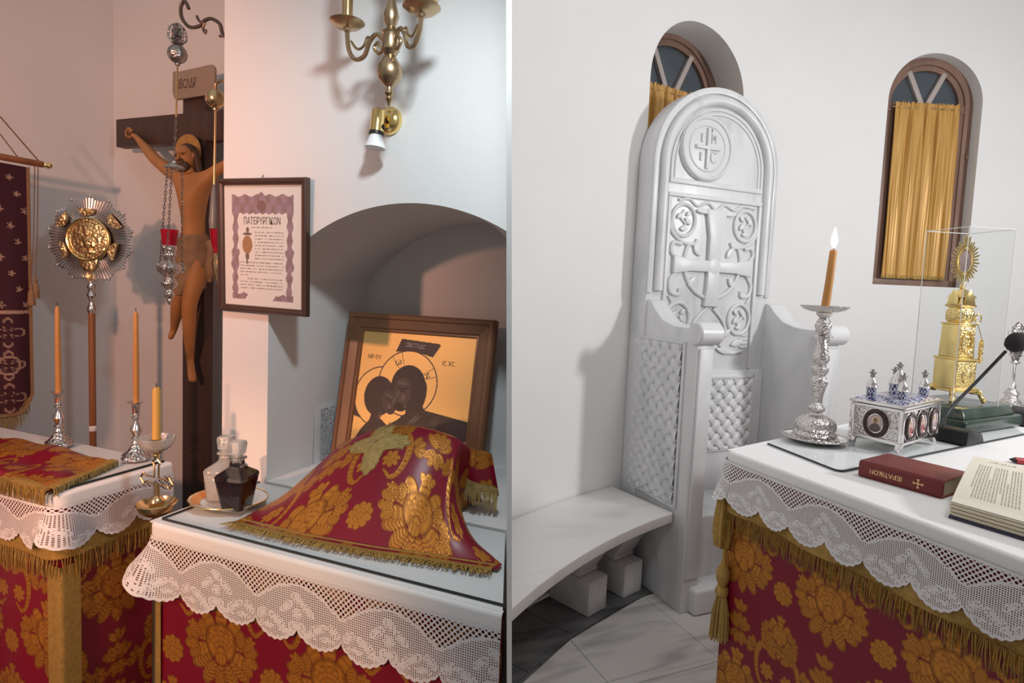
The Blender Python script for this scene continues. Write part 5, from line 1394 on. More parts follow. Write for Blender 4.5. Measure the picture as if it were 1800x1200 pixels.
text_part(ico, 'inscription', 'ΟΒCΤΛΔC', 0.020, M['pale_ink'] if 'pale_ink' in M else M['cream'], ipt(733, 610) @ Matrix.Rotation(-0.06, 4, 'Z'), parent=pnl, extrude=0.0001, xscale=0.7)
text_part(ico, 'inscription', 'ΙC ΧC', 0.020, M['ink'], ipt(791, 633), parent=pnl, extrude=0.0001, xscale=0.8)
text_part(ico, 'inscription', 'ΜΡ ΘΥ', 0.019, M['ink'], ipt(664, 632), parent=pnl, extrude=0.0001, xscale=0.8)
text_part(ico, 'inscription', 'ω', 0.028, M['ink'], ipt(707, 637) @ Matrix.Rotation(0.45, 4, 'Z'), parent=pnl, extrude=0.0001)
text_part(ico, 'inscription', 'Ν', 0.022, M['ink'], ipt(758, 654) @ Matrix.Rotation(-0.95, 4, 'Z'), parent=pnl, extrude=0.0001)
ico.add('back_board', MB().add([IM @ Vector(p) for p in ((-IW/2+.02, -IH/2+.02, -0.012), (IW/2-.02, -IH/2+.02, -0.012), (IW/2-.02, IH/2-.02, -0.012), (-IW/2+.02, IH/2-.02, -0.012), (-IW/2+.02, -IH/2+.02, 0.002), (IW/2-.02, -IH/2+.02, 0.002), (IW/2-.02, IH/2-.02, 0.002), (-IW/2+.02, IH/2-.02, 0.002))], [(3,2,1,0),(4,5,6,7),(0,1,5,4),(1,2,6,5),(2,3,7,6),(3,0,4,7)]), M['dark_wood'], smooth=0)

# ---- framed certificate on the wall
k0, k1, k2, k3 = (-1.409,1.285,1.762), (-1.092,1.285,1.770), (-1.107,1.285,1.399), (-1.417,1.285,1.398)
cw = (k1[0] - k0[0] + k2[0] - k3[0]) / 2; chh = (k0[2] - k3[2] + k1[2] - k2[2]) / 2
cc = ((k0[0] + k1[0] + k2[0] + k3[0]) / 4, (k0[2] + k1[2] + k2[2] + k3[2]) / 4)
cer = Thing('framed_certificate', 'illuminated certificate with purple border in a thin dark frame on the niche wall', 'picture', 'L', (cc[0], VN - 0.004, cc[1] - chh / 2), rz=0)
CM = Matrix.Translation((0, -0.002, chh / 2)) @ Matrix.Rotation(math.radians(2), 4, 'X') @ Matrix.Rotation(math.radians(0.7), 4, 'Y') @ frame((0, 0, 0), (1, 0, 0), (0, 0, 1))
frame_rails(cer, cw, chh, [(0, 0.0), (0, 0.016), (0.003, 0.019), (0.009, 0.019), (0.011, 0.015), (0.017, 0.013), (0.018, 0.008), (0.018, 0.0)], M['black_frame'], M['black_frame'], CM)
pw, ph = cw - 0.034, chh - 0.034
nx, ny = 210, 250
X, Y = np.meshgrid(np.linspace(-pw / 2, pw / 2, nx), np.linspace(-ph / 2, ph / 2, ny))
fx, fy_ = X / pw + 0.5, 0.5 - Y / ph
C = np.zeros((ny, nx, 4)); C[..., :3] = (0.80, 0.74, 0.69)
wob = 0.008 * np.sin(fy_ * 60) + 0.005 * np.sin(fx * 77 + fy_ * 31)
x0_, x1_ = 0.115, 0.865
topb = (fy_ > 0.085 + 0.01 * np.sin(fx * 40) - 0.035 * np.exp(-((fx - 0.49) / 0.03) ** 2)) & (fy_ < 0.225 + wob) & (fx > x0_ - 0.01) & (fx < x1_ + 0.02)
lb = (np.abs(fx - 0.145 + (fy_ - 0.5) * 0.02) < 0.032 + wob + 0.012 * ((fy_ > 0.53) & (fy_ < 0.7))) & (fy_ > 0.2) & (fy_ < 0.90)
rb = (np.abs(fx - 0.835 + (fy_ - 0.5) * 0.02) < 0.032 + wob + 0.014 * ((fy_ > 0.53) & (fy_ < 0.7))) & (fy_ > 0.2) & (fy_ < 0.92)
ft = (fy_ > 0.885 + 0.02 * np.abs(np.sin(fx * 25))) & (fy_ < 0.945) & (((fx > 0.10) & (fx < 0.31 - (fy_ - 0.9))) | ((fx < 0.88) & (fx > 0.62 + (0.945 - fy_))))
for mk in (topb, lb, rb, ft):
    f = 0.5 + 0.5 * np.sin(fx * 130 + 9 * np.sin(fy_ * 50)) * np.sin(fy_ * 150 + 7 * np.sin(fx * 60))
    col = np.array([0.30, 0.20, 0.22])[None, None] * (0.75 + 0.7 * f[..., None]) + np.array([0.05, 0.03, 0.07])[None, None] * (np.sin(fx * 47) * np.sin(fy_ * 39))[..., None]
    C[mk, :3] = np.clip(col, 0.05, 1)[mk]
q, _, _ = _ell(fx, fy_, 0.485, 0.17, 0.06, 0.045, 0); C[q > 0, :3] = (0.24, 0.14, 0.12)
q, _, _ = _ell(fx, fy_, 0.30, 0.49, 0.065, 0.075, 0); C[q > 0, :3] = np.array([0.42, 0.22, 0.10]) * (0.7 + 0.5 * rng.random((int((q > 0).sum()), 1)))
for (cx, cy, rx, ry) in ((0.305, 0.365, 0.02, 0.022), (0.30, 0.40, 0.06, 0.012), (0.30, 0.585, 0.025, 0.03), (0.295, 0.63, 0.012, 0.02)):
    q, _, _ = _ell(fx, fy_, cx, cy, rx, ry, 0); C[q > 0, :3] = (0.20, 0.14, 0.10)
Q = np.array([tuple(CM @ Vector((a, b, 0.006))) for a, b in zip(X.ravel(), Y.ravel())]).reshape(ny, nx, 3)
sht = cer.grid('illuminated_sheet', Q, M['print'], C, at='thing')
def cpt(a, b): return CM @ Matrix.Translation(((a - 0.5) * pw, (0.5 - b) * ph, 0.0064))
text_part(cer, 'title_lettering', 'ΠΑΤΕΡΥΡΓΙΚΟΝ', 0.028, M['ink'], cpt(0.49, 0.295), parent=sht, extrude=0.0001, xscale=0.62)
CS = CM @ Matrix.Translation((0, 0, 0.0062))
L0 = []
for k in range(9): L0.append(((0.40 - .5) * pw, (0.76 - .5) * pw, (0.5 - 0.385 - k * 0.027) * ph))
for k in range(5): L0.append(((0.21 - .5) * pw, ((0.76 if k < 4 else 0.32) - .5) * pw, (0.5 - 0.635 - k * 0.026) * ph))
for k in range(4): L0.append(((0.30 - .5) * pw if k == 0 else (0.21 - .5) * pw, (0.74 - .5) * pw, (0.5 - 0.77 - k * 0.026) * ph))
L0.append(((0.36 - .5) * pw, (0.62 - .5) * pw, (0.5 - 0.345) * ph))
strokes(cer, 'handwritten_lines', M['grey_ink'], CS, L0, 3, 0.0042, parent=sht)
cer.add('hanging_hook', MB().tube([CM @ Vector((-0.005, chh / 2 - 0.002, 0.006)), CM @ Vector((0.0, chh / 2 + 0.010, 0.003)), CM @ Vector((0.006, chh / 2 - 0.002, 0.006))], 0.0015, 6), M['dark_silver'])
cer.add('cover_glass', MB().add([CM @ Vector(p) for p in ((-pw/2, -ph/2, 0.0075), (pw/2, -ph/2, 0.0075), (pw/2, ph/2, 0.0075), (-pw/2, ph/2, 0.0075))], [(0, 1, 2, 3)]), M['thin_glass'], smooth=0)

# ---- typed sheet taped to the back of the niche
n0, n1 = (-1.243,1.491,1.106), (-1.243,1.648,1.067)
nw, nh = n1[1] - n0[1], 0.21
note = Thing('typed_sheet', 'white typed paper sheet on the niche side wall left of the icon', 'paper', 'L', (JL + 0.001, (n0[1] + n1[1]) / 2, n0[2] - nh))
NM = frame((0, 0, nh / 2), (0, 1, 0), (0, 0, 1))
rows = [[NM @ Vector((nw * (i / 8 - .5), nh * (j / 8 - .5), 0.003 + 0.002 * math.sin(i * .9 + j * .5))) for i in range(9)] for j in range(9)]
note.add('sheet', MB().sheet(rows), M['note_paper'] if 'note_paper' in M else M['paper'], smooth=60)
strokes(note, 'typed_lines', M['blue_ink'] if 'blue_ink' in M else M['grey_ink'], NM @ Matrix.Translation((0, 0, 0.0056)), [(-nw / 2 + 0.03, nw / 2 - 0.02 - (0.03 if k % 7 == 5 else 0), nh / 2 - 0.02 - k * 0.0085) for k in range(22)], 5, 0.0046)

# ---- brass wall light with two arms
sa = (-0.778, 1.165)
sc = Thing('brass_wall_light', 'brass two armed candle wall light high on the niche wall', 'wall light', 'L', (sa[0], sa[1], 1.89))
S0 = 1.89
prof = [(0, 1.890), (0.003, 1.892), (0.005, 1.900), (0.009, 1.906), (0.006, 1.912), (0.011, 1.918), (0.008, 1.925), (0.007, 1.932), (0.013, 1.936), (0.024, 1.948), (0.0285, 1.963), (0.026, 1.978), (0.017, 1.992), (0.012, 2.000), (0.017, 2.006), (0.020, 2.012), (0.018, 2.018), (0.018, 2.045), (0.021, 2.050), (0.016, 2.056),
        (0.010, 2.062), (0.014, 2.072), (0.0175, 2.085), (0.014, 2.100), (0.009, 2.116), (0.007, 2.126), (0.012, 2.132), (0.008, 2.140), (0.013, 2.158), (0.010, 2.176), (0.007, 2.19), (0.015, 2.21), (0.02, 2.23), (0.012, 2.26), (0.005, 2.30), (0, 2.31)]
sc.add('baluster', MB().lathe([(r, z - S0) for r, z in prof], 28), M['antique_brass'])
sc.add('wall_stay', MB().tube([(0, 0, 2.20 - S0), (0, VN - sa[1] - 0.006, 2.20 - S0)], 0.008, 10), M['antique_brass'])
sc.add('back_plate', MB().lathe([(0, 0), (0.05, 0.0), (0.052, 0.004), (0.040, 0.012), (0, 0.016)], 28, M=Matrix.Rotation(PI/2, 3, 'X'), c=(0, VN - sa[1], 2.20 - S0)), M['antique_brass'])
for (du, dv, pz_) in ((-0.127, 0.012, 2.080), (0.094, -0.028, 2.068)):
    z = pz_ - S0; hb = 2.028 - S0
    L_ = math.hypot(du, dv); ux, uy = du / L_, dv / L_
    pt = lambda d, zz: (ux * d, uy * d, zz)
    sc.add('arm', MB().tube(bez([pt(0.015, hb + 0.004), pt(L_ * .30, hb + 0.024), pt(L_ * .46, hb + 0.012), pt(L_ * .58, hb - 0.018), pt(L_ * .80, hb - 0.022), pt(L_ * .95, hb + 0.004), pt(L_, z - 0.004)], 30), [0.004] * 10 + [0.005] * 10 + [0.0065] * 11 if False else 0.0052, 8), M['antique_brass'])
    sc.add('arm_scroll', MB().tube(bez([pt(0.02, hb - 0.014), pt(L_ * .26, hb - 0.018), pt(L_ * .36, hb - 0.004), pt(L_ * .28, hb + 0.006), pt(L_ * .24, hb - 0.004)], 18), 0.004, 7), M['antique_brass'])
    sc.add('arm_scroll', MB().tube(bez([pt(L_ * .42, hb + 0.014), pt(L_ * .52, hb + 0.022), pt(L_ * .60, hb + 0.004), pt(L_ * .75, hb + 0.000), pt(L_ * .9, hb + 0.020)], 18), 0.003, 7), M['antique_brass'])
    cx, cy, _ = pt(L_, 0)
    pan = sc.add('drip_pan', MB().lathe([(0, z - 0.010), (0.008, z - 0.008), (0.010, z - 0.002), (0.028, z + 0.002), (0.0405, z + 0.012), (0.040, z + 0.0135), (0.026, z + 0.006), (0.010, z + 0.005), (0, z + 0.005)], 32, c=(cx, cy, 0)), M['antique_brass'])
    sc.add('candle_sleeve', MB().lathe([(0.0, z + 0.004), (0.0125, z + 0.004), (0.0125, z + 0.085), (0, z + 0.085)], 22, c=(cx, cy, 0)), M['brass'], parent=pan)
    sc.add('bulb', MB().lathe([(0.008, z + 0.085), (0.012, z + 0.095), (0.017, z + 0.12), (0.012, z + 0.15), (0.004, z + 0.18), (0, z + 0.185)], 18, c=(cx, cy, 0)), M['porcelain'], parent=pan)

# ---- small brass spotlight under it
sp0 = (-0.862,1.292,1.899)
spt = Thing('brass_spotlight', 'small round brass spotlight with white bulb under the wall light', 'spotlight', 'L', (sp0[0], VN - 0.001, sp0[2] - 0.06))
spt.add('wall_rose', MB().lathe([(0, 0), (0.0345, 0), (0.035, 0.004), (0.030, 0.014), (0.016, 0.022), (0, 0.024)], 36, M=Matrix.Rotation(PI/2, 3, 'X'), c=(0, 0, 0.06)), M['gold'])
ax = Matrix.Rotation(math.radians(-4), 3, 'X') @ Matrix.Rotation(math.radians(2), 3, 'Y')
cb_ = (-0.003, -0.050, 0.044)
spt.add('swivel', MB().tube([(0, -0.02, 0.058), (0.006, -0.045, 0.045), (0.012, -0.052, 0.028)], 0.006, 8), M['black'])
spt.add('lamp_holder', MB().lathe([(0, 0.034), (0.010, 0.033), (0.0165, 0.028), (0.0168, -0.022), (0, -0.022)], 28, M=ax, c=cb_), M['gold'])
spt.add('collar', MB().lathe([(0.0172, -0.022), (0.018, -0.024), (0.018, -0.030), (0.0, -0.031)], 28, M=ax, c=cb_), M['black'])
bl = spt.add('bulb', MB().lathe([(0.014, -0.028), (0.0165, -0.036), (0.0245, -0.058), (0.0255, -0.062), (0.022, -0.063), (0.018, -0.060), (0, -0.059)], 28, M=ax, c=cb_), M['white'])

# ---- two decanters on a plate
pc = (-1.189,1.114,0.925)
PZ = TZ + 0.0085
dish = Thing('oval_plate', 'gilt rimmed oval plate carrying the two decanters', 'plate', 'L', (pc[0], pc[1], PZ), rz=0.25)
dish.add('plate', MB().lathe([(0, 0.0), (0.050, 0.0), (0.066, 0.004), (0.094, 0.014), (0.096, 0.016), (0.092, 0.0165), (0.064, 0.007), (0.048, 0.004), (0, 0.004)], 48, sx=1.0, sy=0.86), M['porcelain'])
dish.add('gilt_rim', MB().tube([(x, y, 0.0165) for x, y in ring2(0.095, 60, ry=0.0817)], 0.0018, 6, closed=True), M['gold'])
dish.add('orange_decoration', MB().sheet([[(r * math.cos(a), r * math.sin(a) * 0.86, 0.0085 + (r - 0.066) * 0.33) for a in [math.radians(150 + 6 * k) for k in range(15)]] for r in (0.067, 0.074, 0.082, 0.090)]), M['orange'] if 'orange' in M else M['wax'], smooth=60)
def sq(mb_, lev, n=6, rnd=0.25):
    """rounded square sections [(half width, z)]"""
    rings = []
    for hw_, z in lev:
        r = hw_ * rnd; ring = []
        for cx, cy, a0 in ((hw_ - r, hw_ - r, 0), (-hw_ + r, hw_ - r, 90), (-hw_ + r, -hw_ + r, 180), (hw_ - r, -hw_ + r, 270)):
            for k in range(n + 1):
                a = math.radians(a0 + 90 * k / n); ring.append((cx + r * math.cos(a), cy + r * math.sin(a), z))
        rings.append(ring)
    m_ = len(rings[0]); vs = [p for r_ in rings for p in r_]
    fs = [tuple(range(m_ - 1, -1, -1)), tuple((len(rings) - 1) * m_ + k for k in range(m_))]
    for i in range(len(rings) - 1):
        for k in range(m_): fs.append((i*m_+k, i*m_+(k+1) % m_, (i+1)*m_+(k+1) % m_, (i+1)*m_+k))
    return mb_.add(vs, fs)
def decanter(pos, rz, label, wine, hw0, hw1, hgt):
    t = Thing('decanter', label, 'decanter', 'L', pos, rz=rz)
    t.add('bottle', sq(MB(), [(hw0 * .9, 0), (hw0, 0.004), (hw1, hgt), (hw1 * .94, hgt + 0.005), (hw1 * .45, hgt + 0.019), (0.014, hgt + 0.024), (0.013, hgt + 0.036), (0.0175, hgt + 0.040), (0.017, hgt + 0.045)], rnd=0.3), M['frosted'] if not wine else M['clear_bottle'], smooth=35)
    t.add('contents', sq(MB(), [(hw0 * .84, 0.005), (hw1 * (0.91 if wine else 0.88), hgt * (0.92 if wine else 0.9)), (hw1 * .3, hgt * (0.92 if wine else 0.9) + 0.001)]), M['wine'] if wine else M['cloudy'], smooth=35)
    t.add('stopper', sq(MB(), [(0.009, hgt + 0.034), (0.010, hgt + 0.048), (0.016, hgt + 0.053), (0.0185, hgt + 0.078), (0.0165, hgt + 0.084), (0.012, hgt + 0.085)], rnd=0.4), M['frosted'], smooth=30)
    return t
M['clear_bottle'] = mat('decanter_glass', (0.93, 0.94, 0.94), 0.03, trans=1.0, bump=('v', 60, 0.25))
M['cloudy'] = mat('clear_liquid', (0.88, 0.84, 0.80), 0.35, trans=0.5, bump=('v', 140, 0.6))
dA = (-1.215,1.110,0.932); dB = (-1.137,1.099,0.932)
decanter((dA[0], dA[1] + 0.02, PZ + 0.005), 0.35, 'clear cut glass decanter with stopper behind the dark one', False, 0.036, 0.042, 0.078)
decanter((dB[0] + 0.004, dB[1] - 0.012, PZ + 0.005), 0.25, 'glass decanter of dark wine on the oval plate', True, 0.027, 0.040, 0.086)

# ---- brocade veil over the chalice
vl = Thing('brocade_veil', 'red and gold brocade veil draped over a vessel before the icon', 'veil', 'L', (-0.78, 1.25, PZ))
na, nt_ = 330, 210
a = np.linspace(0, 1, na); tt = np.linspace(-0.55, 1.12, nt_)
A2, T2 = np.meshgrid(a, tt)
au = np.array([-1.11, -1.06, -1.02, -0.975, -0.91, -0.85, -0.78, -0.71, -0.655, -0.625, -0.63, -0.645]); at_ = np.array([0, .062, .105, .145, .178, .203, .216, .213, .203, .186, .11, 0.0])
uu = np.interp(a, np.linspace(0, 1, len(au)), au); hh_ = np.interp(a, np.linspace(0, 1, len(au)), at_)
ker = np.hanning(25); ker /= ker.sum()
hh_ = np.convolve(np.pad(hh_, 12, mode='edge'), ker, 'valid'); uu = np.convolve(np.pad(uu, 12, mode='reflect', reflect_type='odd'), ker, 'valid')
uF = np.interp(a, [0, 0.5, 0.8, 1], [-1.085, -0.78, -0.60, -0.44]); vF = np.interp(a, [0, 0.3, 0.6, 1], [1.060, 1.058, 1.075, 1.118])
tf = np.clip(T2, 0, 1); tb = np.clip(-T2 / 0.55, 0, 1)
sm = tf ** 1.15
U = uu[None] * (1 - sm) + uF[None] * sm
V = 1.285 * (1 - tf) + vF[None] * tf + tb * 0.14
g = np.where(T2 >= 0, 1 - tf ** 1.35, 1 - tb ** 2.2)
g = np.clip(g, 0, 1)
fold = 0.012 * np.exp(-((A2 - 0.80 - 0.05 * tf) / 0.035) ** 2) * np.sin(PI * np.clip(tf, 0, 1)) - 0.010 * np.exp(-((A2 - 0.71) / 0.05) ** 2) * np.sin(PI * tf) + 0.006 * np.sin(A2 * 23 + tf * 3) * tf * (1 - tf) * 2
Z = PZ + 0.002 + hh_[None] * g + fold * np.clip(hh_[None] / 0.15, 0, 1)
ex = np.clip(T2 - 1, 0, 1); V = V - ex * 0.22
P = np.stack([U, V, np.maximum(Z, PZ + 0.0015)], -1)
dS = np.linalg.norm(np.diff(P, axis=1), axis=2); S_ = np.concatenate([np.zeros((nt_, 1)), np.cumsum(dS, 1)], 1); S_ -= S_[:, na // 2][:, None]
dT = np.linalg.norm(np.diff(P, axis=0), axis=2); T_ = np.concatenate([np.zeros((1, na)), np.cumsum(dT, 0)], 0)
S_m = S_ * 0.55 + (uF[None] + 0.78) * 0.45
cl_ = vl.grid('veil_cloth', P, M['brocade'], damask(S_m * 1.12 + 0.0, -T_ * 1.05 + 0.585))
hemi = nt_ - 1
hem = [(P[hemi, i, 0], P[hemi, i, 1]) for i in range(0, na, 5)]
s_, Q_, N_ = path_frames(hem, 0.008)
vl.grid('hem_braid', np.stack([np.stack([Q_[:, 0] + N_[:, 0] * k * 0.007, Q_[:, 1] + N_[:, 1] * k * 0.007, np.full(len(s_), PZ + 0.0035 + 0.002 * math.sin(k))], -1) for k in range(-3, 3)]), M['braid'])
def flat_fringe(t, path, z, length, step, seed, name='fringe', w=0.0012):
    r = random.Random(seed); s, Qf, Nf = path_frames(path, step); mb_ = MB()
    for i in range(len(s)):
        Tn = Vector((-Nf[i][1], Nf[i][0], 0)); Nn = Vector((Nf[i][0], Nf[i][1], 0))
        p = Vector((Qf[i][0], Qf[i][1], z + r.uniform(0.0005, 0.003))) + Nn * 0.010
        d = Nn * length * r.uniform(.8, 1.15) + Tn * r.uniform(-.5, .5) * length
        mb_.tube([p, p + d * .5 + Vector((0, 0, r.uniform(0.0, 0.004))), p + d + Vector((0, 0, -z + PZ + 0.001 + r.uniform(0, .002)))], w, 3)
    return t.add(name, mb_, M['thread'], at='room', smooth=0, kind='stuff')
flat_fringe(vl, hem, PZ + 0.002, 0.020, 0.0022, 2)
# embroidered cross on the crown of the veil
ci, cj = int(nt_ * 0.47), int(na * 0.47)
cen = Vector(P[ci, cj]); ex_ = (Vector(P[ci, cj + 8]) - cen).normalized(); ey_ = (Vector(P[ci - 8, cj]) - cen).normalized()
nn = ex_.cross(ey_).normalized(); ey_ = nn.cross(ex_)
poly = []
for i in range(96):
    an = 2 * PI * i / 96
    r = 0.030 + 0.036 * abs(math.cos(2 * an)) ** 2.2 * (1 + 0.10 * math.cos(24 * an))
    poly.append((r * math.cos(an), r * math.sin(an)))
def onveil(x, y, lift):
    j = np.clip(cj + x / 0.00165, 0, na - 1); i = np.clip(ci - y / 0.00175, 0, nt_ - 1)
    p = P[int(round(i)), int(round(j))]
    return Vector(p) + nn * lift
mb = MB()
vs = [onveil(0, 0, 0.008)] + [onveil(x * .55, y * .55, 0.007) for x, y in poly] + [onveil(x, y, 0.004) for x, y in poly] + [onveil(x * 1.01, y * 1.01, -0.001) for x, y in poly]
n = 96
fs = [(0, 1 + i, 1 + (i + 1) % n) for i in range(n)] + [(1 + i, 1 + n + i, 1 + n + (i + 1) % n, 1 + (i + 1) % n) for i in range(n)] + [(1 + n + i, 1 + 2*n + i, 1 + 2*n + (i + 1) % n, 1 + n + (i + 1) % n) for i in range(n)]
crs = vl.add('embroidered_cross', mb.add(vs, fs), M['pale_braid'], at='room', smooth=60)
vl.add('cross_jewel', MB().ball(onveil(0, 0, 0.010), 0.004, 12, 8), M['cut_glass'], at='room', parent=crs)
# back corner of the veil hanging on the right, with fringe
fl = np.zeros((40, 50, 3))
for i in range(40):
    for j in range(50):
        f, h_ = j / 49, i / 39
        fl[i, j] = (-0.70 + 0.125 * f + 0.025 * h_, 1.335 + 0.02 * f + 0.006 * math.sin(f * 9), 1.115 - 0.035 * f * f - 0.105 * h_ - 0.012 * math.sin(f * PI))
fl2 = vl.grid('hanging_corner', fl, M['brocade'], damask((fl[..., 0] + 0.62) * 1.0, fl[..., 2]))
bot = [(fl[39, j, 0], fl[39, j, 1]) for j in range(0, 50, 4)]
zb_ = [fl[39, j, 2] for j in range(0, 50, 4)]
zfun = lambda s: np.interp(s, np.linspace(0, 0.13, len(zb_)), zb_)
band(vl, 'corner_braid', bot, 0.0, 0.020, 0.004, M['pale_braid'], zf=lambda s: float(zfun(s)))
fringe(vl, bot, 0, 0.004, 0.040, 0.0022, 0.0013, seed=8, name='corner_fringe', zf=lambda s: float(zfun(s)), mat_='pale_thread')

# ---- folded brocade cloth lying on the side table
fc = Thing('folded_brocade', 'red and gold brocade cloth with gold fringe spread on the side table', 'cloth', 'L', (-1.9, 1.08, PZ))
na, nt_ = 240, 190
a = np.linspace(0, 1, na)[None]; b = np.linspace(0, 1, nt_)[:, None]
BL_, BR_, FR_, FL_ = np.array((-2.42, 1.185)), np.array((-1.725, 1.192)), np.array((-1.632, 0.962)), np.array((-2.42, 0.955))
top = BL_ * (1 - a[..., None]) + BR_ * a[..., None]; bot_ = FL_ * (1 - a[..., None]) + FR_ * a[..., None]
UV = top * (1 - b[..., None]) + bot_ * b[..., None]
hz = 0.012 + 0.016 * np.exp(-((a - 0.55) / 0.25) ** 2 - ((b - 0.15) / 0.35) ** 2) + 0.006 * np.sin(a * 9 + b * 5) * np.sin(b * 6) + 0.004 * np.sin(a * 21 - b * 7)
edge = np.clip(np.minimum((1 - a) / 0.05, np.minimum((1 - b) / 0.06, b / 0.06)), 0, 1)
Z = PZ + 0.002 + np.abs(hz) * (0.25 + 0.75 * edge)
over = np.clip((b - 0.94) / 0.06, 0, 1) * np.clip((a - 0.0) / 0.02, 0, 1)
P = np.stack([UV[..., 0], UV[..., 1], np.maximum(Z, PZ + 0.002)], -1)
fc.grid('cloth', P, M['brocade'], damask(UV[..., 0] * 1.0 + 0.1, -UV[..., 1] * 1.0 + 0.02 + 0.02 * np.sin(a * 7)))
rt = [(P[i, -1, 0], P[i, -1, 1]) for i in range(0, nt_, 6)] + [(P[-1, -1, 0], P[-1, -1, 1])]
fr = [(P[-1, j, 0], P[-1, j, 1]) for j in range(0, na, 6)] + [(P[-1, -1, 0], P[-1, -1, 1])]
for pth, sgn in ((rt[::-1], 1), (fr, 1)):
    s_, Q_, N_ = path_frames(pth, 0.008)
    zz = [PZ + 0.010 + 0.003 * math.sin(x * 30) for x in s_]
    fc.grid('edge_braid', np.stack([np.stack([Q_[:, 0] + N_[:, 0] * (k * 0.006 - 0.012), Q_[:, 1] + N_[:, 1] * (k * 0.006 - 0.012), np.array(zz) + (0.003 if k < 3 else 0.003 - 0.002 * (k - 2))], -1) for k in range(0, 5)]), M['braid'])
fringe(fc, rt[::-1], PZ + 0.014, 0.012, 0.024, 0.0022, 0.0013, seed=12, name='fringe', mat_='pale_thread', tilt=0.35, offf=lambda s: 0.010)
fringe(fc, fr, PZ + 0.012, 0.012, 0.040, 0.0024, 0.0013, seed=13, name='fringe', tilt=0.25)

# ---- processional banner on the left wall
bn = Thing('church_banner', 'dark burgundy velvet banner with gold edging hanging from a rod', 'banner', 'L', (-2.70, 1.2, 0.9))
ba, bb = (-2.700,1.434,1.912), (-2.700,1.581,1.914)
UBN = -2.70; vE = ((-2.700,1.522,1.878))[1]
zT, zB = ba[2] - 0.02, ((-2.700,1.487,0.969))[2]
rod = bn.add('banner_rod', MB().tube([(UBN, 0.75, ba[2]), (UBN, bb[1], bb[2])], 0.013, 14), M['pole_wood'], at='room')
bn.add('rod_finial', MB().lathe([(0.008, 0), (0.012, 0.008), (0.007, 0.014), (0.013, 0.022), (0.011, 0.032), (0, 0.038)], 16, M=Matrix.Rotation(-PI/2, 3, 'X'), c=(UBN, bb[1], bb[2])), M['gold'], at='room', parent=rod)
y0_, y1_ = 0.80, vE
ny, nz = 150, 220
yy = np.linspace(y0_, y1_, ny)[None]; f = np.linspace(0, 1, nz)[:, None]
zb2 = zB - 0.10 * np.clip((y1_ - yy) / 0.05, 0, 1) ** 0.6 * 0.6
Zb = zT - f * (zT - zb2); Yb = yy + 0 * f
Xb = UBN + 0.010 * np.sin(Yb * 22) * f + 0.006 * np.sin(Yb * 51 + 2) * f
rr = np.zeros((nz, ny)); gg2 = np.ones((nz, ny))
d_e = (y1_ - Yb)
fl_ = lambda cy, cz, n, r: (np.hypot(Yb - cy, Zb - cz) < r * (0.55 + 0.45 * np.cos(n * np.arctan2(Zb - cz, Yb - cy))))
for k in range(10):
    for m_ in range(8):
        cy, cz = y1_ - 0.035 - m_ * 0.085 + 0.025 * ((k * 7) % 3 - 1), zT - 0.05 - k * 0.062
        if cz < zT - 0.56: continue
        rr[fl_(cy, cz, 5, 0.014)] = 1
def knot(cy, cz, r):
    q = np.hypot(Yb - cy, Zb - cz); an = np.arctan2(Zb - cz, Yb - cy)
    return np.abs(q - r * np.abs(np.cos(2 * an))) < 0.0045
for m_ in range(4):
    for k in range(3):
        cy, cz = y1_ - 0.075 - m_ * 0.16, zT - 0.655 - k * 0.13
        rr[knot(cy, cz, 0.055)] = 0.8
        if k == 1: rr[np.abs(np.hypot(Yb - cy, Zb - cz) - 0.035) < 0.004] = 0.8
rr[np.abs(Zb - (zT - 0.575)) < 0.006] = 1
P = np.stack([Xb, Yb, Zb], -1)
bn.grid('velvet_cloth', P, M['velvet'], np.stack([rr, gg2], -1))
mb = MB().tube([tuple(P[i, -1] + np.array((0, 0.006, 0))) for i in range(0, nz, 4)] + [tuple(P[-1, -1])], 0.010, 6, flat=0.5)
bn.add('side_braid', mb, M['dull_braid'], at='room')
bn.add('hem_braid', MB().tube([tuple(P[-1, j]) for j in range(ny - 1, 0, -5)], 0.014, 6, flat=0.5), M['dull_braid'], at='room')
fringe(bn, [(P[-1, j, 0], P[-1, j, 1]) for j in range(0, ny, 3)], 0, 0.0, 0.07, 0.003, 0.0012, seed=21, zf=lambda s: float(np.interp(s + y0_, yy[0], P[-1, :, 2])), mat_='pale_thread')
hk = (-2.700,1.437,2.064)
bn.add('hanging_cord', MB().tube([(UBN, hk[1], hk[2]), (UBN, bb[1] - 0.012, bb[2] + 0.01)], 0.003, 6), M['cord'], at='room')
bn.add('hanging_cord', MB().tube([(UBN - 0.02, hk[1], hk[2] - 0.05), (UBN - 0.01, ((-2.700,1.501,1.928))[1], bb[2] + 0.01)], 0.0025, 6), M['cord'], at='room')
for (x0_, y0p, y1p) in ((60, 296, 500), (65, 296, 495)):
    pass
for pa, pb in (((-2.680,1.542,1.898), (-2.680,1.522,1.416)), ((-2.680,1.554,1.901), (-2.680,1.537,1.444))):
    bn.add('tassel_cord', MB().tube([pa, ((pa[0]+pb[0])/2, (pa[1]+pb[1])/2 + 0.003, (pa[2]+pb[2])/2), pb], 0.0022, 6), M['cord'], at='room')
    bn.add('cord_tassel', MB().lathe([(0, 0.012), (0.006, 0.008), (0.009, 0.0), (0.006, -0.008), (0.012, -0.022), (0.014, -0.065), (0.013, -0.072), (0, -0.072)], 14, c=pb), M['dull_braid'], at='room')

# ================================================================ things on the apse altar
GR = AZT + 0.0095                                        # top of the glass sheet
LT = AZT + 0.0025                                        # top of the linen
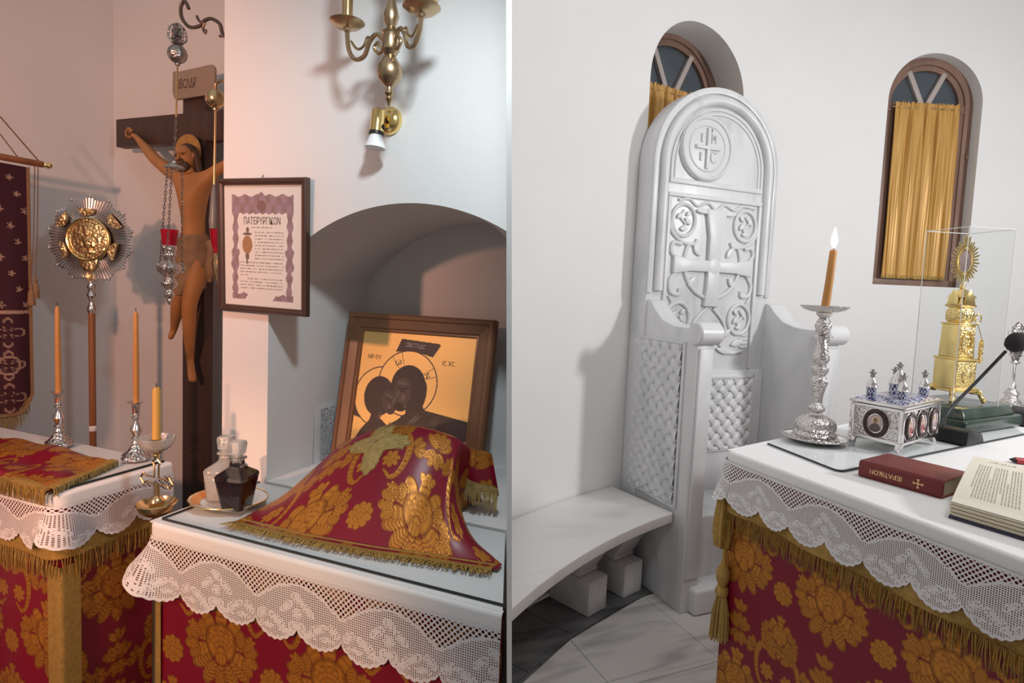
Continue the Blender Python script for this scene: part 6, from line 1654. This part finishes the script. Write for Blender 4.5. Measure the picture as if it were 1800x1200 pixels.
# ---- tall silver candlestick with lit candle, on a silver plate
cp = (1.772,1.435,1.021)
sal = Thing('silver_plate', 'round silver plate under the tall lit candlestick', 'plate', 'R', (cp[0], cp[1], GR))
sal.add('plate', MB().lathe([(0, 0.0), (0.075, 0.0), (0.082, 0.004), (0.100, 0.010), (0.104, 0.012), (0.103, 0.014), (0.096, 0.012), (0.080, 0.0075), (0, 0.006)], 56), M['silver'])
sal.add('beaded_rim', MB().tube([(x, y, 0.0135) for x, y in ring2(0.102, 120, 60, 0.004)], 0.0028, 6, closed=True), M['chased'])
cs = Thing('tall_candlestick', 'tall chased silver candlestick with a lit brown candle on the altar corner', 'candlestick', 'R', (cp[0], cp[1], GR + 0.0065))
cs.add('foot', MB().lathe([(0, 0), (0.074, 0.0), (0.076, 0.004), (0.066, 0.010), (0.070, 0.016), (0.064, 0.024), (0.060, 0.028), (0.064, 0.034), (0.066, 0.048), (0.058, 0.066), (0.040, 0.076), (0.026, 0.082), (0, 0.083)], 48, lobes=24, amp=0.012), M['chased'])
cs.add('stem', MB().lathe([(0.022, 0.080), (0.018, 0.090), (0.026, 0.098), (0.028, 0.106), (0.020, 0.114), (0.014, 0.122), (0.016, 0.142), (0.022, 0.170), (0.028, 0.190), (0.027, 0.202), (0.019, 0.216), (0.021, 0.222), (0.028, 0.232), (0.028, 0.242), (0.019, 0.252), (0.021, 0.260), (0.028, 0.270), (0.027, 0.286), (0.020, 0.310), (0.014, 0.335), (0.011, 0.345),
                           (0.033, 0.348), (0.033, 0.351), (0.011, 0.354), (0.019, 0.364), (0.027, 0.384), (0.022, 0.402), (0.014, 0.412), (0.024, 0.424), (0.026, 0.430), (0.012, 0.434), (0, 0.435)], 40, lobes=10, amp=0.02), M['chased'])
cs.add('glass_bobeche', MB().lathe([(0.018, 0.432), (0.040, 0.434), (0.062, 0.441), (0.075, 0.452), (0.0745, 0.454), (0.060, 0.446), (0.038, 0.440), (0.018, 0.439)], 48, lobes=24, amp=0.02, wins=[0, .2, .6, 1, 1, .6, .2, 0]), M['frosted'])
lx_ = 0.022                                              # the candle leans a little
cs.add('candle', MB().tube([(0, 0, 0.432), (lx_ * .5, 0, 0.54), (lx_ * .85, 0, 0.636), (lx_ * .87, 0, 0.642)], [0.0138, 0.0125, 0.0118, 0.0095], 20), M['wax'])
cs.add('wick', MB().tube([(lx_ * .87, 0, 0.640), (lx_ * .88, 0, 0.650), (lx_ * .88 + 0.002, 0, 0.656)], 0.0013, 6), M['black'])
M['flame'] = mat('candle_flame', (1, 0.7, 0.3), 0.5, emit=((1.0, 0.66, 0.30), 14))
fla = cs.add('flame', MB().lathe([(0, 0.648), (0.006, 0.654), (0.0105, 0.668), (0.010, 0.682), (0.0055, 0.700), (0.0015, 0.716), (0, 0.719)], 18, c=(lx_ * .88, 0, 0)), M['flame'])
lp = bpy.data.lights.new('candle_glow', 'POINT'); lp.energy = 0.9; lp.color = (1.0, 0.62, 0.3); lp.shadow_soft_size = 0.012
lo = bpy.data.objects.new('candle_glow', lp); COL.objects.link(lo); lo.parent = cs.e; lo.location = (lx_ * .88, 0, 0.685)

M['enamel'] = paint_mat('blue_enamel', 0.2)
# ---- silver casket with enamel lid and five domed flasks
b0, b1, b2 = (1.897,1.216,1.021), (1.879,1.385,1.021), (2.236,1.295,1.021)
bang = math.atan2(b2[1] - b0[1], b2[0] - b0[0])
BL2, BD = 0.31, 0.165
cbx = (b0[0] + math.cos(bang) * BL2 / 2 - math.sin(bang) * BD / 2, b0[1] + math.sin(bang) * BL2 / 2 + math.cos(bang) * BD / 2)
box = Thing('silver_casket', 'footed silver casket with oval icon medallions and blue enamel lid', 'box', 'R', (cbx[0], cbx[1], GR), rz=bang)
hx_, hy_ = BL2 / 2, BD / 2
body_ = box.add('body', MB().box(-hx_ + .006, hx_ - .006, -hy_ + .006, hy_ - .006, 0.028, 0.140), M['chased'], bevel=0.002)
for z0_, z1_, e_ in ((0.024, 0.036, 0.0), (0.132, 0.142, 0.0), (0.144, 0.154, 0.004)):
    box.add('rim_moulding', MB().box(-hx_ - e_, hx_ + e_, -hy_ - e_, hy_ + e_, z0_, z1_), M['silver'], bevel=0.003)
for sx in (-1, 1):
    for sy in (-1, 1):
        box.add('corner_post', MB().box(sx * hx_ - 0.010, sx * hx_ + 0.010 - 0.0, sy * hy_ - 0.010, sy * hy_ + 0.010, 0.03, 0.140) if False else MB().box(min(sx * hx_, sx * (hx_ - .016)), max(sx * hx_, sx * (hx_ - .016)), min(sy * hy_, sy * (hy_ - .016)), max(sy * hy_, sy * (hy_ - .016)), 0.034, 0.134), M['silver'], bevel=0.003)
        box.add('foot', MB().prism([(-0.022 * sx, 0.028), (0.016 * sx, 0.028), (0.020 * sx, 0.012), (0.014 * sx, 0.0), (0.004 * sx, 0.0), (-0.004 * sx, 0.014)][::sx], sy * (hy_ - 0.02), sy * (hy_ - 0.004), c=(sx * (hx_ - 0.016), 0, 0)), M['silver'], bevel=0.002)
# lid: low hipped top in blue enamel
lz = 0.154
def lid_pattern(u, v):
    a = 0.5 + 0.5 * np.sin(u * 330 + 2.2 * np.sin(v * 210)) * np.sin(v * 330 + 2.2 * np.sin(u * 190))
    return a
ux_, uy_ = np.meshgrid(np.linspace(-1, 1, 150), np.linspace(-1, 1, 90))
m_ = np.maximum(np.abs(ux_), np.abs(uy_))
Zl = lz + 0.016 * np.clip((1 - m_) / 0.42, 0, 1) + 0.0005
aL = lid_pattern(ux_ * hx_, uy_ * hy_)
colr = np.zeros((90, 150, 4)); blue, whit = np.array((0.035, 0.045, 0.16)), np.array((0.62, 0.62, 0.70))
msk = (aL > 0.55).astype(float)[..., None]; colr[..., :3] = blue * (1 - msk) + whit * msk; colr[..., 3] = 0.25
rimm = (np.abs(m_ - 0.56) < 0.02) | (m_ > 0.975); colr[rimm, :3] = (0.7, 0.68, 0.66)
box.grid('enamel_lid', np.stack([ux_ * (hx_ - .002), uy_ * (hy_ - .002), Zl], -1), M['enamel'], colr, at='thing')
def flask(x, y, k, big):
    nz_, na_ = 26, 48
    hgt = 0.042 * k; r0 = 0.0135 * k
    zz, aa = np.meshgrid(np.linspace(0, 1, nz_), np.linspace(0, 2 * PI, na_ + 1), indexing='ij')
    rr_ = r0 * (1 + 0.06 * np.sin(zz * PI * 3))
    Pf = np.stack([x + rr_ * np.cos(aa), y + rr_ * np.sin(aa), lz + 0.014 + zz * hgt * 0.55], -1)
    cl2 = np.zeros((nz_, na_ + 1, 4)); q_ = (np.sin(aa * 9) * np.sin(zz * PI * 3) > 0)[..., None]
    cl2[..., :3] = np.where(q_, blue, whit); cl2[..., 3] = 0.2
    ob_ = box.grid('enamel_drum', Pf, M['enamel'], cl2, at='thing')
    zt_ = lz + 0.014 + hgt * .55
    box.add('silver_dome', MB().lathe([(r0 * 1.12, zt_ - 0.001), (r0 * 1.16, zt_ + 0.002), (r0 * 1.0, zt_ + 0.006), (r0 * .98, zt_ + 0.010 * k), (r0 * .80, zt_ + 0.018 * k), (r0 * .40, zt_ + 0.026 * k), (r0 * .30, zt_ + 0.030 * k), (0, zt_ + 0.031 * k)], 28, c=(x, y, 0)), M['silver'], parent=ob_)
    box.add('flask_stopper', MB().lathe([(0.003, zt_ + 0.028 * k), (0.0065, zt_ + 0.030 * k + 0.002), (0.006, zt_ + 0.030 * k + 0.012), (0.010, zt_ + 0.030 * k + 0.015), (0.0105, zt_ + 0.030 * k + 0.018), (0.003, zt_ + 0.030 * k + 0.021), (0.005, zt_ + 0.03 * k + 0.026), (0, zt_ + 0.03 * k + 0.028)], 14, c=(x, y, 0), lobes=4, amp=0.18), M['dark_silver'], parent=ob_)
flask(0.0, 0.0, 1.6, True)
for x, y in ((-0.095, 0.045), (-0.085, -0.045), (0.085, 0.045), (0.095, -0.045)): flask(x, y, 1.1, False)
def medallion(cx, face, robe):
    """oval enamel icon in a dark garnet ring; face: 'front' (towards -y) or 'side' (towards -x)"""
    Rz = Matrix.Identity(4) if face == 'front' else Matrix.Rotation(-PI / 2, 4, 'Z')
    off = Matrix.Translation((cx, -hy_ + .006, 0.084)) if face == 'front' else Matrix.Translation((-hx_ + .006, cx, 0.084))
    Mx = off @ Rz
    def tr(mb_): mb_.v = [tuple(Mx @ Vector(p)) for p in mb_.v]; return mb_
    ring = box.add('medallion_ring', tr(MB().tube([(x, -0.006, z) for x, z in ring2(0.031, 40, ry=0.039)], 0.0075, 8, closed=True)), M['garnet'])
    box.add('silver_bezel', tr(MB().tube([(x, -0.009, z) for x, z in ring2(0.0235, 40, ry=0.031)], 0.0022, 6, closed=True)), M['silver'], parent=ring)
    box.add('outer_bezel', tr(MB().tube([(x, -0.003, z) for x, z in ring2(0.040, 40, ry=0.048)], 0.0022, 6, closed=True)), M['silver'], parent=ring)
    r_, a_ = np.meshgrid(np.linspace(0, 1, 30), np.linspace(0, 2 * PI, 61), indexing='ij')
    x_, z_ = 0.0235 * r_ * np.cos(a_), 0.031 * r_ * np.sin(a_)
    c_ = np.zeros((30, 61, 4)); c_[..., :3] = (0.55, 0.42, 0.40)
    c_[(_ell(x_, z_, 0, 0.010, 0.012, 0.012, 0)[0] > 0), :3] = (0.70, 0.52, 0.36)
    c_[(_ell(x_, z_, 0, -0.022, 0.018, 0.022, 0)[0] > 0), :3] = robe
    c_[(_ell(x_, z_, 0, 0.008, 0.0065, 0.009, 0)[0] > 0), :3] = (0.16, 0.07, 0.04)
    c_[(_ell(x_, z_, 0, 0.006, 0.004, 0.006, 0)[0] > 0), :3] = (0.45, 0.25, 0.16)
    Pm = np.array([tuple(Mx @ Vector((p, -0.0075, q))) for p, q in zip(x_.ravel(), z_.ravel())]).reshape(30, 61, 3)
    box.grid('enamel_icon', Pm, M['enamel'], c_, at='thing', parent=ring)
M['garnet'] = mat('dark_garnet_ring', (0.06, 0.035, 0.032), 0.25, 0.3, bump=('v', 180, 0.8))
medallion(-0.103, 'front', (0.32, 0.03, 0.04)); medallion(-0.006, 'front', (0.32, 0.05, 0.06)); medallion(0.092, 'front', (0.45, 0.35, 0.33))
medallion(0.0, 'side', (0.12, 0.08, 0.06))

# ---- green marble base, gold reliquary tower, acrylic case
gc = (2.66, 1.515); gz = GR
gm = Thing('green_marble_base', 'stepped dark green marble base under the gold reliquary', 'base', 'R', (gc[0], gc[1], GR), rz=math.radians(5))
gm.add('lower_step', MB().box(-0.225, 0.225, -0.155, 0.155, 0.0, 0.048), M['green_marble'], bevel=0.010, seg=3)
gm.add('upper_step', MB().add([(sx * a, sy * b, z) for z, a, b in ((0.048, 0.205, 0.138), (0.086, 0.185, 0.120)) for sx, sy in ((-1, -1), (1, -1), (1, 1), (-1, 1))], [(3,2,1,0),(4,5,6,7),(0,1,5,4),(1,2,6,5),(2,3,7,6),(3,0,4,7)]), M['green_marble'], bevel=0.006, seg=2)
tz = GR + 0.086
tw = Thing('gold_reliquary', 'gold reliquary tower topped by a rayed oval locket', 'reliquary', 'R', (gc[0] - 0.01, gc[1], tz), rz=math.radians(-14))
tw.e.scale = (0.76, 0.76, 1.0)
def gbox(name, h0, h1, z0_, z1_, m, bev=0.003):
    return tw.add(name, MB().add([(sx * a, sy * a, z) for z, a in ((z0_, h0), (z1_, h1)) for sx, sy in ((-1, -1), (1, -1), (1, 1), (-1, 1))], [(3,2,1,0),(4,5,6,7),(0,1,5,4),(1,2,6,5),(2,3,7,6),(3,0,4,7)]), m, bevel=bev)
for sx in (-1, 1):
    for sy in (-1, 1):
        tw.add('claw_foot', MB().tube(bez([(sx * 0.050, sy * 0.050, 0.052), (sx * 0.078, sy * 0.078, 0.050), (sx * 0.088, sy * 0.088, 0.030), (sx * 0.100, sy * 0.100, 0.010)], 12), [0.012, 0.014, 0.014, 0.013, 0.012, 0.011, 0.011, 0.010, 0.010, 0.011, 0.012, 0.012, 0.010], 8), M['chased_gold'])
gbox('plinth', 0.070, 0.070, 0.045, 0.054, M['gold'])
gbox('lower_stage', 0.066, 0.066, 0.054, 0.176, M['gold'])
gbox('cornice', 0.072, 0.072, 0.176, 0.184, M['gold'])
gbox('middle_stage', 0.056, 0.052, 0.184, 0.318, M['gold'])
gbox('cornice', 0.058, 0.058, 0.318, 0.325, M['gold'])
for (z0_, z1_, w_) in ((0.064, 0.168, 0.058), (0.192, 0.310, 0.046)):
    tw.add('ornate_panel', MB().box(-w_, w_, -(0.072 if z0_ < .1 else 0.060), -0.05, z0_, z1_), M['chased_gold'], bevel=0.003)
tw.add('ornate_panel', MB().ball((0.0, -0.072, 0.115), (0.030, 0.010, 0.034), 16, 10), M['chased_gold'])
tw.add('ornate_panel', MB().tube([(x, -0.062, 0.25 + z) for x, z in ring2(0.030, 24, ry=0.040)], 0.007, 7, closed=True), M['chased_gold'])
tw.add('drum', MB().lathe([(0.050, 0.325), (0.060, 0.335), (0.064, 0.355), (0.060, 0.375), (0.048, 0.388), (0, 0.39)], 36, lobes=18, amp=0.02), M['chased_gold'])
gbox('upper_cornice', 0.046, 0.052, 0.388, 0.398, M['gold']); gbox('roof_stage', 0.046, 0.040, 0.398, 0.428, M['gold']); gbox('roof', 0.050, 0.012, 0.428, 0.462, M['gold'])
for k in range(4):
    a_ = k * PI / 2
    tw.add('gable', MB().prism([(-0.030, 0.40), (0.030, 0.40), (0.030, 0.425), (0, 0.462), (-0.030, 0.425)], -0.052, -0.046) if k == 0 else (lambda mb_: (setattr(mb_, 'v', [tuple(Matrix.Rotation(a_, 3, 'Z') @ Vector(p)) for p in mb_.v]), mb_)[1])(MB().prism([(-0.030, 0.40), (0.030, 0.40), (0.030, 0.425), (0, 0.462), (-0.030, 0.425)], -0.052, -0.046)), M['gold'], bevel=0.002)
tw.add('finial_ball', MB().lathe([(0.006, 0.455), (0.014, 0.468), (0.012, 0.480), (0.005, 0.490), (0.005, 0.50)], 16, lobes=6, amp=0.15), M['chased_gold'])
Rl = Matrix.Rotation(math.radians(-35), 3, 'Z')
def rl(mb_): mb_.v = [tuple(Rl @ Vector(p)) for p in mb_.v]; return mb_
oz = 0.575
for i in range(34):
    a_ = 2 * PI * (i + .5) / 34; L_ = 1.0 + 0.10 * (i % 2)
    p0 = (0.030 * math.cos(a_), 0.050 * math.sin(a_)); p1 = (0.055 * L_ * math.cos(a_), 0.080 * L_ * math.sin(a_)); nx_, nz_2 = -math.sin(a_) * 0.0045, math.cos(a_) * 0.0045
    tw.add('locket_ray', rl(MB().prism([(p0[0] - nx_, oz + p0[1] - nz_2), (p1[0] - nx_ * .7, oz + p1[1] - nz_2 * .7), (p1[0] * 1.04, oz + p1[1] * 1.04), (p1[0] + nx_ * .7, oz + p1[1] + nz_2 * .7), (p0[0] + nx_, oz + p0[1] + nz_2)], -0.004, 0.004)), M['gold'])
tw.add('locket_rim', rl(MB().tube([(x, -0.004, oz + z) for x, z in ring2(0.030, 36, ry=0.050)], 0.005, 8, closed=True)), M['gold'])
tw.add('locket_glass', rl(MB().prism(ring2(0.029, 36, c=(0, oz), ry=0.049), -0.005, 0.003)), M['locket'] if 'locket' in M else M['porcelain'])
tw.add('locket_crown', rl(MB().prism([(-0.014, oz + 0.078), (-0.016, oz + 0.10), (-0.006, oz + 0.094), (0, oz + 0.115), (0.006, oz + 0.094), (0.016, oz + 0.10), (0.014, oz + 0.078)], -0.005, 0.005)), M['gold'])
hb_ = (0.085, -0.03, 0.345)
tw.add('side_ring', MB().tube([(hb_[0] + 0.018 * math.cos(a_), hb_[1], hb_[2] + 0.020 * math.sin(a_)) for a_ in [2 * PI * k / 20 for k in range(20)]], 0.003, 6, closed=True), M['gold'])
tw.add('side_bracket', MB().tube([(0.05, -0.02, 0.345), (0.07, -0.03, 0.345)], 0.010, 8), M['chased_gold'])
tw.add('pendant_chain', MB().tube([(hb_[0], hb_[1], hb_[2] - 0.02), (hb_[0] + 0.025, hb_[1] - 0.01, hb_[2] - 0.085)], 0.0018, 6), M['gold'])
tw.add('pendant', MB().lathe([(0, 0), (0.006, -0.002), (0.010, -0.012), (0.011, -0.060), (0.008, -0.072), (0.013, -0.084), (0.008, -0.098), (0, -0.10)], 14, c=(hb_[0] + 0.025, hb_[1] - 0.01, hb_[2] - 0.083), lobes=5, amp=0.15), M['chased_gold'])
ca = Thing('acrylic_case', 'clear acrylic display case over the gold reliquary', 'display case', 'R', (gc[0], gc[1], tz), rz=math.radians(-16))
hs, ht = 0.102, 0.70
for nm, q in (('panel', [(-hs, -hs), (hs, -hs)]), ('panel', [(hs, -hs), (hs, hs)]), ('panel', [(hs, hs), (-hs, hs)]), ('panel', [(-hs, hs), (-hs, -hs)])):
    (x0_, y0_), (x1_, y1_) = q
    ca.add(nm, MB().add([(x0_, y0_, 0.0), (x1_, y1_, 0.0), (x1_, y1_, ht), (x0_, y0_, ht)], [(0, 1, 2, 3)]), M['acrylic'], smooth=0)
ca.add('top_panel', MB().add([(-hs, -hs, ht), (hs, -hs, ht), (hs, hs, ht), (-hs, hs, ht)], [(0, 1, 2, 3)]), M['acrylic'], smooth=0)
cr_ = [(-hs, -hs), (hs, -hs), (hs, hs), (-hs, hs)]
for k in range(4):
    (x0_, y0_), (x1_, y1_) = cr_[k], cr_[(k + 1) % 4]
    ca.add('edge_strip', MB().tube([(x0_, y0_, 0), (x0_, y0_, ht)], 0.0018, 6), M['acrylic_edge'])
    ca.add('edge_strip', MB().tube([(x0_, y0_, ht), (x1_, y1_, ht)], 0.0018, 6), M['acrylic_edge'])

# ---- silver hand cross standing behind
xs_ = (3.454,1.703,1.021)
hc_ = Thing('silver_standing_cross', 'ornate silver cross on a stemmed foot at the far altar edge', 'cross', 'R', (xs_[0], xs_[1], GR), rz=math.radians(-20))
hc_.add('foot', MB().lathe([(0, 0), (0.055, 0), (0.058, 0.006), (0.045, 0.018), (0.030, 0.030), (0.024, 0.048), (0.030, 0.060), (0.020, 0.076), (0.012, 0.088), (0, 0.09)], 32, lobes=8, amp=0.06), M['chased'])
hc_.add('stem', MB().lathe([(0.012, 0.085), (0.017, 0.098), (0.008, 0.110), (0.006, 0.20), (0.010, 0.206), (0.020, 0.212), (0.022, 0.218), (0.008, 0.224), (0, 0.225)], 20), M['silver'])
hc_.add('cross_plate', MB().prism([(-0.012, 0.222), (0.012, 0.222), (0.020, 0.245), (0.028, 0.265), (0.045, 0.290), (0.052, 0.320), (0.040, 0.345), (0.030, 0.352), (0.028, 0.375), (0.018, 0.395), (0, 0.415), (-0.018, 0.395), (-0.028, 0.375), (-0.030, 0.352), (-0.040, 0.345), (-0.052, 0.320), (-0.045, 0.290), (-0.028, 0.265), (-0.020, 0.245)], -0.008, 0.008), M['dark_silver'], bevel=0.003)
hc_.add('centre_plaque', MB().prism(ring2(0.022, 20, c=(0, 0.315), ry=0.040), -0.013, -0.006), M['chased'], bevel=0.002)
for k in range(12):
    a_ = 2 * PI * k / 12
    hc_.add('filigree_bead', MB().ball((0.052 * math.cos(a_), 0, 0.318 + 0.078 * math.sin(a_)), 0.0075, 10, 8), M['chased'])

# ---- gooseneck microphone
mbp = (2.290,1.282,1.021)
mic = Thing('gooseneck_microphone', 'black gooseneck microphone with foam windshield on a wedge base', 'microphone', 'R', (mbp[0], mbp[1], GR), rz=math.radians(8))
mic.add('base', MB().prism(rounded([(-0.03, 0.0), (0.105, 0.0), (0.085, 0.030), (0.01, 0.050), (-0.025, 0.045), (-0.03, 0.0)], 0.006, 3), -0.045, 0.085), M['black'], bevel=0.006, seg=2)
f1, f2, f3 = (2.370,1.360,1.112), (2.501,1.340,1.233), (2.571,1.300,1.341)
lc = lambda p: tuple(Matrix.Rotation(-math.radians(8), 3, 'Z') @ Vector((p[0] - mbp[0], p[1] - mbp[1], p[2] - GR)))
gn = [(-0.01, 0.04, 0.044), lc(f1), lc(f2), lc(f3)]
mic.add('gooseneck', MB().tube(bez(gn, 30), 0.0058, 10), M['black'])
f4 = lc((2.600,1.290,1.367))
dv_ = (Vector(f4) - Vector(gn[-1])).normalized()
Rq = Vector((0, 0, 1)).rotation_difference(dv_).to_matrix()
mic.add('windshield', MB().lathe([(0.010, -0.024), (0.024, -0.018), (0.034, 0.0), (0.036, 0.014), (0.031, 0.034), (0.018, 0.048), (0, 0.052)], 28, M=Rq, c=f4), M['foam'])
m2 = (3.048,1.417,1.021)
mic2 = Thing('microphone_base', 'black rounded microphone base cut off by the right edge of the view', 'microphone', 'R', (m2[0], m2[1], GR), rz=math.radians(20))
mic2.add('base', MB().prism(rounded([(-0.13, 0.0), (0.13, 0.0), (0.10, 0.04), (0.0, 0.062), (-0.08, 0.045), (-0.13, 0.0)], 0.02, 4), -0.06, 0.07), M['black'], bevel=0.008, seg=2)
mic2.add('button', MB().lathe([(0, 0.045), (0.016, 0.046), (0.016, 0.066), (0, 0.068)], 18, c=(0.02, 0, 0)), M['dark'])

# ---- closed red book
k0, k1 = (1.557,1.112,1.015), (1.592,0.910,1.015)
rb_ = Thing('red_book', 'closed red leather book with gilt spine lettering on the altar cloth', 'book', 'R', (k1[0], k1[1], LT), rz=math.atan2(k0[1] - k1[1], k0[0] - k1[0]) - PI / 2)
BLn, BW, BT = math.hypot(k0[0] - k1[0], k0[1] - k1[1]), 0.165, 0.046
rb_.add('back_cover', MB().box(0.004, BW, 0, BLn, 0.0, 0.004), M['red_leather'], bevel=0.0015)
rb_.add('front_cover', MB().box(0.004, BW, 0, BLn, BT - 0.004, BT), M['red_leather'], bevel=0.0015)
spn = rb_.add('spine', MB().prism([(0.006, 0.0), (0.0015, 0.004), (0.0, 0.010), (0.0, BT - 0.010), (0.0015, BT - 0.004), (0.006, BT), (0.010, BT), (0.010, 0.0)], 0.0, BLn), M['red_leather'], bevel=0.001)
rb_.add('page_block', MB().box(0.008, BW - 0.004, 0.004, BLn - 0.004, 0.004, BT - 0.004), M['page_edge'] if 'page_edge' in M else M['cream'], smooth=0)
text_part(rb_, 'spine_title', 'ΙΕΡΑΤΙΚΟΝ', 0.0165, M['gilt_print'], frame((-0.0004, BLn * 0.655, BT * 0.52), (0, 1, 0), (0, 0, -1)), parent=spn, extrude=0.0002, xscale=0.95, bold=0.0003)
for b in (((-0.011, 0.011), (-0.0014, 0.0014)), ((-0.0014, 0.0014), (-0.011, 0.011)), ((-0.012, -0.009), (-0.003, 0.003)), ((0.009, 0.012), (-0.003, 0.003)), ((-0.003, 0.003), (-0.012, -0.009)), ((-0.003, 0.003), (0.009, 0.012))):
    rb_.add('spine_cross', MB().box(-0.0006, 0.0002, BLn * 0.27 + b[0][0], BLn * 0.27 + b[0][1], BT * .5 + b[1][0], BT * .5 + b[1][1]), M['gilt_print'], parent=spn, smooth=0)

# ---- open service book
o0, o1, o2, o3 = (1.478,0.824,1.056), (1.500,0.678,1.056), (1.738,0.926,1.112), (1.774,0.814,1.112)
ob2 = Thing('open_book', 'open service book with cream pages lying beside the red book', 'book', 'R', (o0[0], o0[1], LT))
O = np.array(o0); E1 = np.array(o1) - O; E2 = np.array(o2) - O; E3 = np.array(o3) - np.array(o2)
def page(a, b, lift=0.0):
    p = O + E1 * a * (1 - b) + (E2 + E3 * a - E1 * a * 0) * b if False else O * (1 - b) * (1 - a) + (O + E1) * a * (1 - b) + np.array(o2) * b * (1 - a) + np.array(o3) * a * b
    z = 1.048 + 0.062 * (b ** 0.8) - 0.012 * math.sin(PI * b) * 0 + 0.006 * math.sin(PI * b)
    return (p[0], p[1], z + lift)
aa_ = [i / 24 for i in range(36)]; bb_ = [j / 24 for j in range(25)]
pgs = ob2.add('left_page', MB().sheet([[page(a_, b_) for a_ in aa_] for b_ in bb_]), M['cream'], at='room', smooth=60)
for k in range(7):
    zz0, zz1 = LT + 0.006 + k * 0.0046, LT + 0.006 + (k + 1) * 0.0046 - 0.0006
    rows_ = []
    for z_ in (zz0, zz1):
        rows_.append([(page(a_, 0)[0] - 0.001 * k - (0.004 if k % 2 else 0.0), page(a_, 0)[1] - 0.0012 * (7 - k) * 0.3, z_) for a_ in aa_])
    top_ = [[(page(a_, b_)[0], page(a_, b_)[1], zz1 + (page(a_, b_)[2] - 1.048) * (k + 1) / 8.0) for a_ in aa_] for b_ in (0, .5, 1)]
    ob2.add('leaf_bundle', MB().sheet(rows_).sheet(top_), M['cream2'] if k % 2 else M['cream'], at='room', smooth=0)
    side = [[(page(0, b_)[0], page(0, b_)[1], zz0 + (page(0, b_)[2] - 1.048) * k / 8.0) for b_ in bb_], [(page(0, b_)[0], page(0, b_)[1], zz1 + (page(0, b_)[2] - 1.048) * (k + 1) / 8.0) for b_ in bb_]]
    ob2.add('leaf_edge', MB().sheet(side), M['cream2'] if k % 2 else M['cream'], at='room', smooth=0)
ob2.add('cover', MB().prism([(page(-0.01, -0.03)[0], page(-0.01, -0.03)[1]), (page(1.45, -0.03)[0], page(1.45, -0.03)[1]), (page(1.45, 1)[0], page(1.45, 1)[1]), (page(-0.02, 1)[0], page(-0.02, 1)[1])], LT, LT + 0.005, 'z'), M['navy'], at='room', bevel=0.001)
mb = MB(); r_ = random.Random(6)
def stroke(a0, a1, b0, b1):
    vs_ = [page(a0, b0, 0.0006), page(a1, b0, 0.0006), page(a1, b1, 0.0006), page(a0, b1, 0.0006)]; mb.add(vs_, [(0, 1, 2, 3)])
for li in range(26):
    a0 = 0.17 + li * 0.044 + (0.05 if li > 15 else 0)
    b = 0.14 if li not in (0, 9) else 0.3
    end = 0.80 if li % 6 != 5 else 0.5
    while b < end:
        w_ = r_.uniform(0.015, 0.06)
        stroke(a0, a0 + 0.017, b, min(end, b + w_)); b += w_ + r_.uniform(0.006, 0.016)
ob2.add('printed_lines', mb, M['page_ink'], at='room', smooth=0, kind='stuff')
mb = MB()
for k in range(9): stroke(0.30 + k * 0.05, 0.33 + k * 0.05, 0.90 + 0.01 * (k % 2), 0.915 + 0.02 * (k % 3) * .5)
ob2.add('page_heading', mb, M['page_ink'], at='room', smooth=0, kind='stuff')
# ---- red pens
pn = (2.205,1.057,1.030)
for i, (dx_, dy_) in enumerate(((0, 0), (0.012, 0.011))):
    t_ = Thing('red_pen', ('nearer' if i == 0 else 'farther') + ' of two red pens lying at the right edge of the altar', 'pen', 'R', (pn[0] + dx_, pn[1] + dy_, LT + 0.0085), rz=math.radians(-38), group='red pens on the altar')
    t_.add('barrel', MB().lathe([(0.0, 0), (0.0075, 0.001), (0.0085, 0.004), (0.0085, 0.13), (0, 0.131)], 14, M=Matrix.Rotation(PI / 2, 3, 'Y')), M['red_plastic'])
    t_.add('tip', MB().lathe([(0.0, -0.012), (0.002, -0.012), (0.0065, 0.001), (0, 0.002)], 12, M=Matrix.Rotation(PI / 2, 3, 'Y')), M['black'])

bpy.context.view_layer.update()
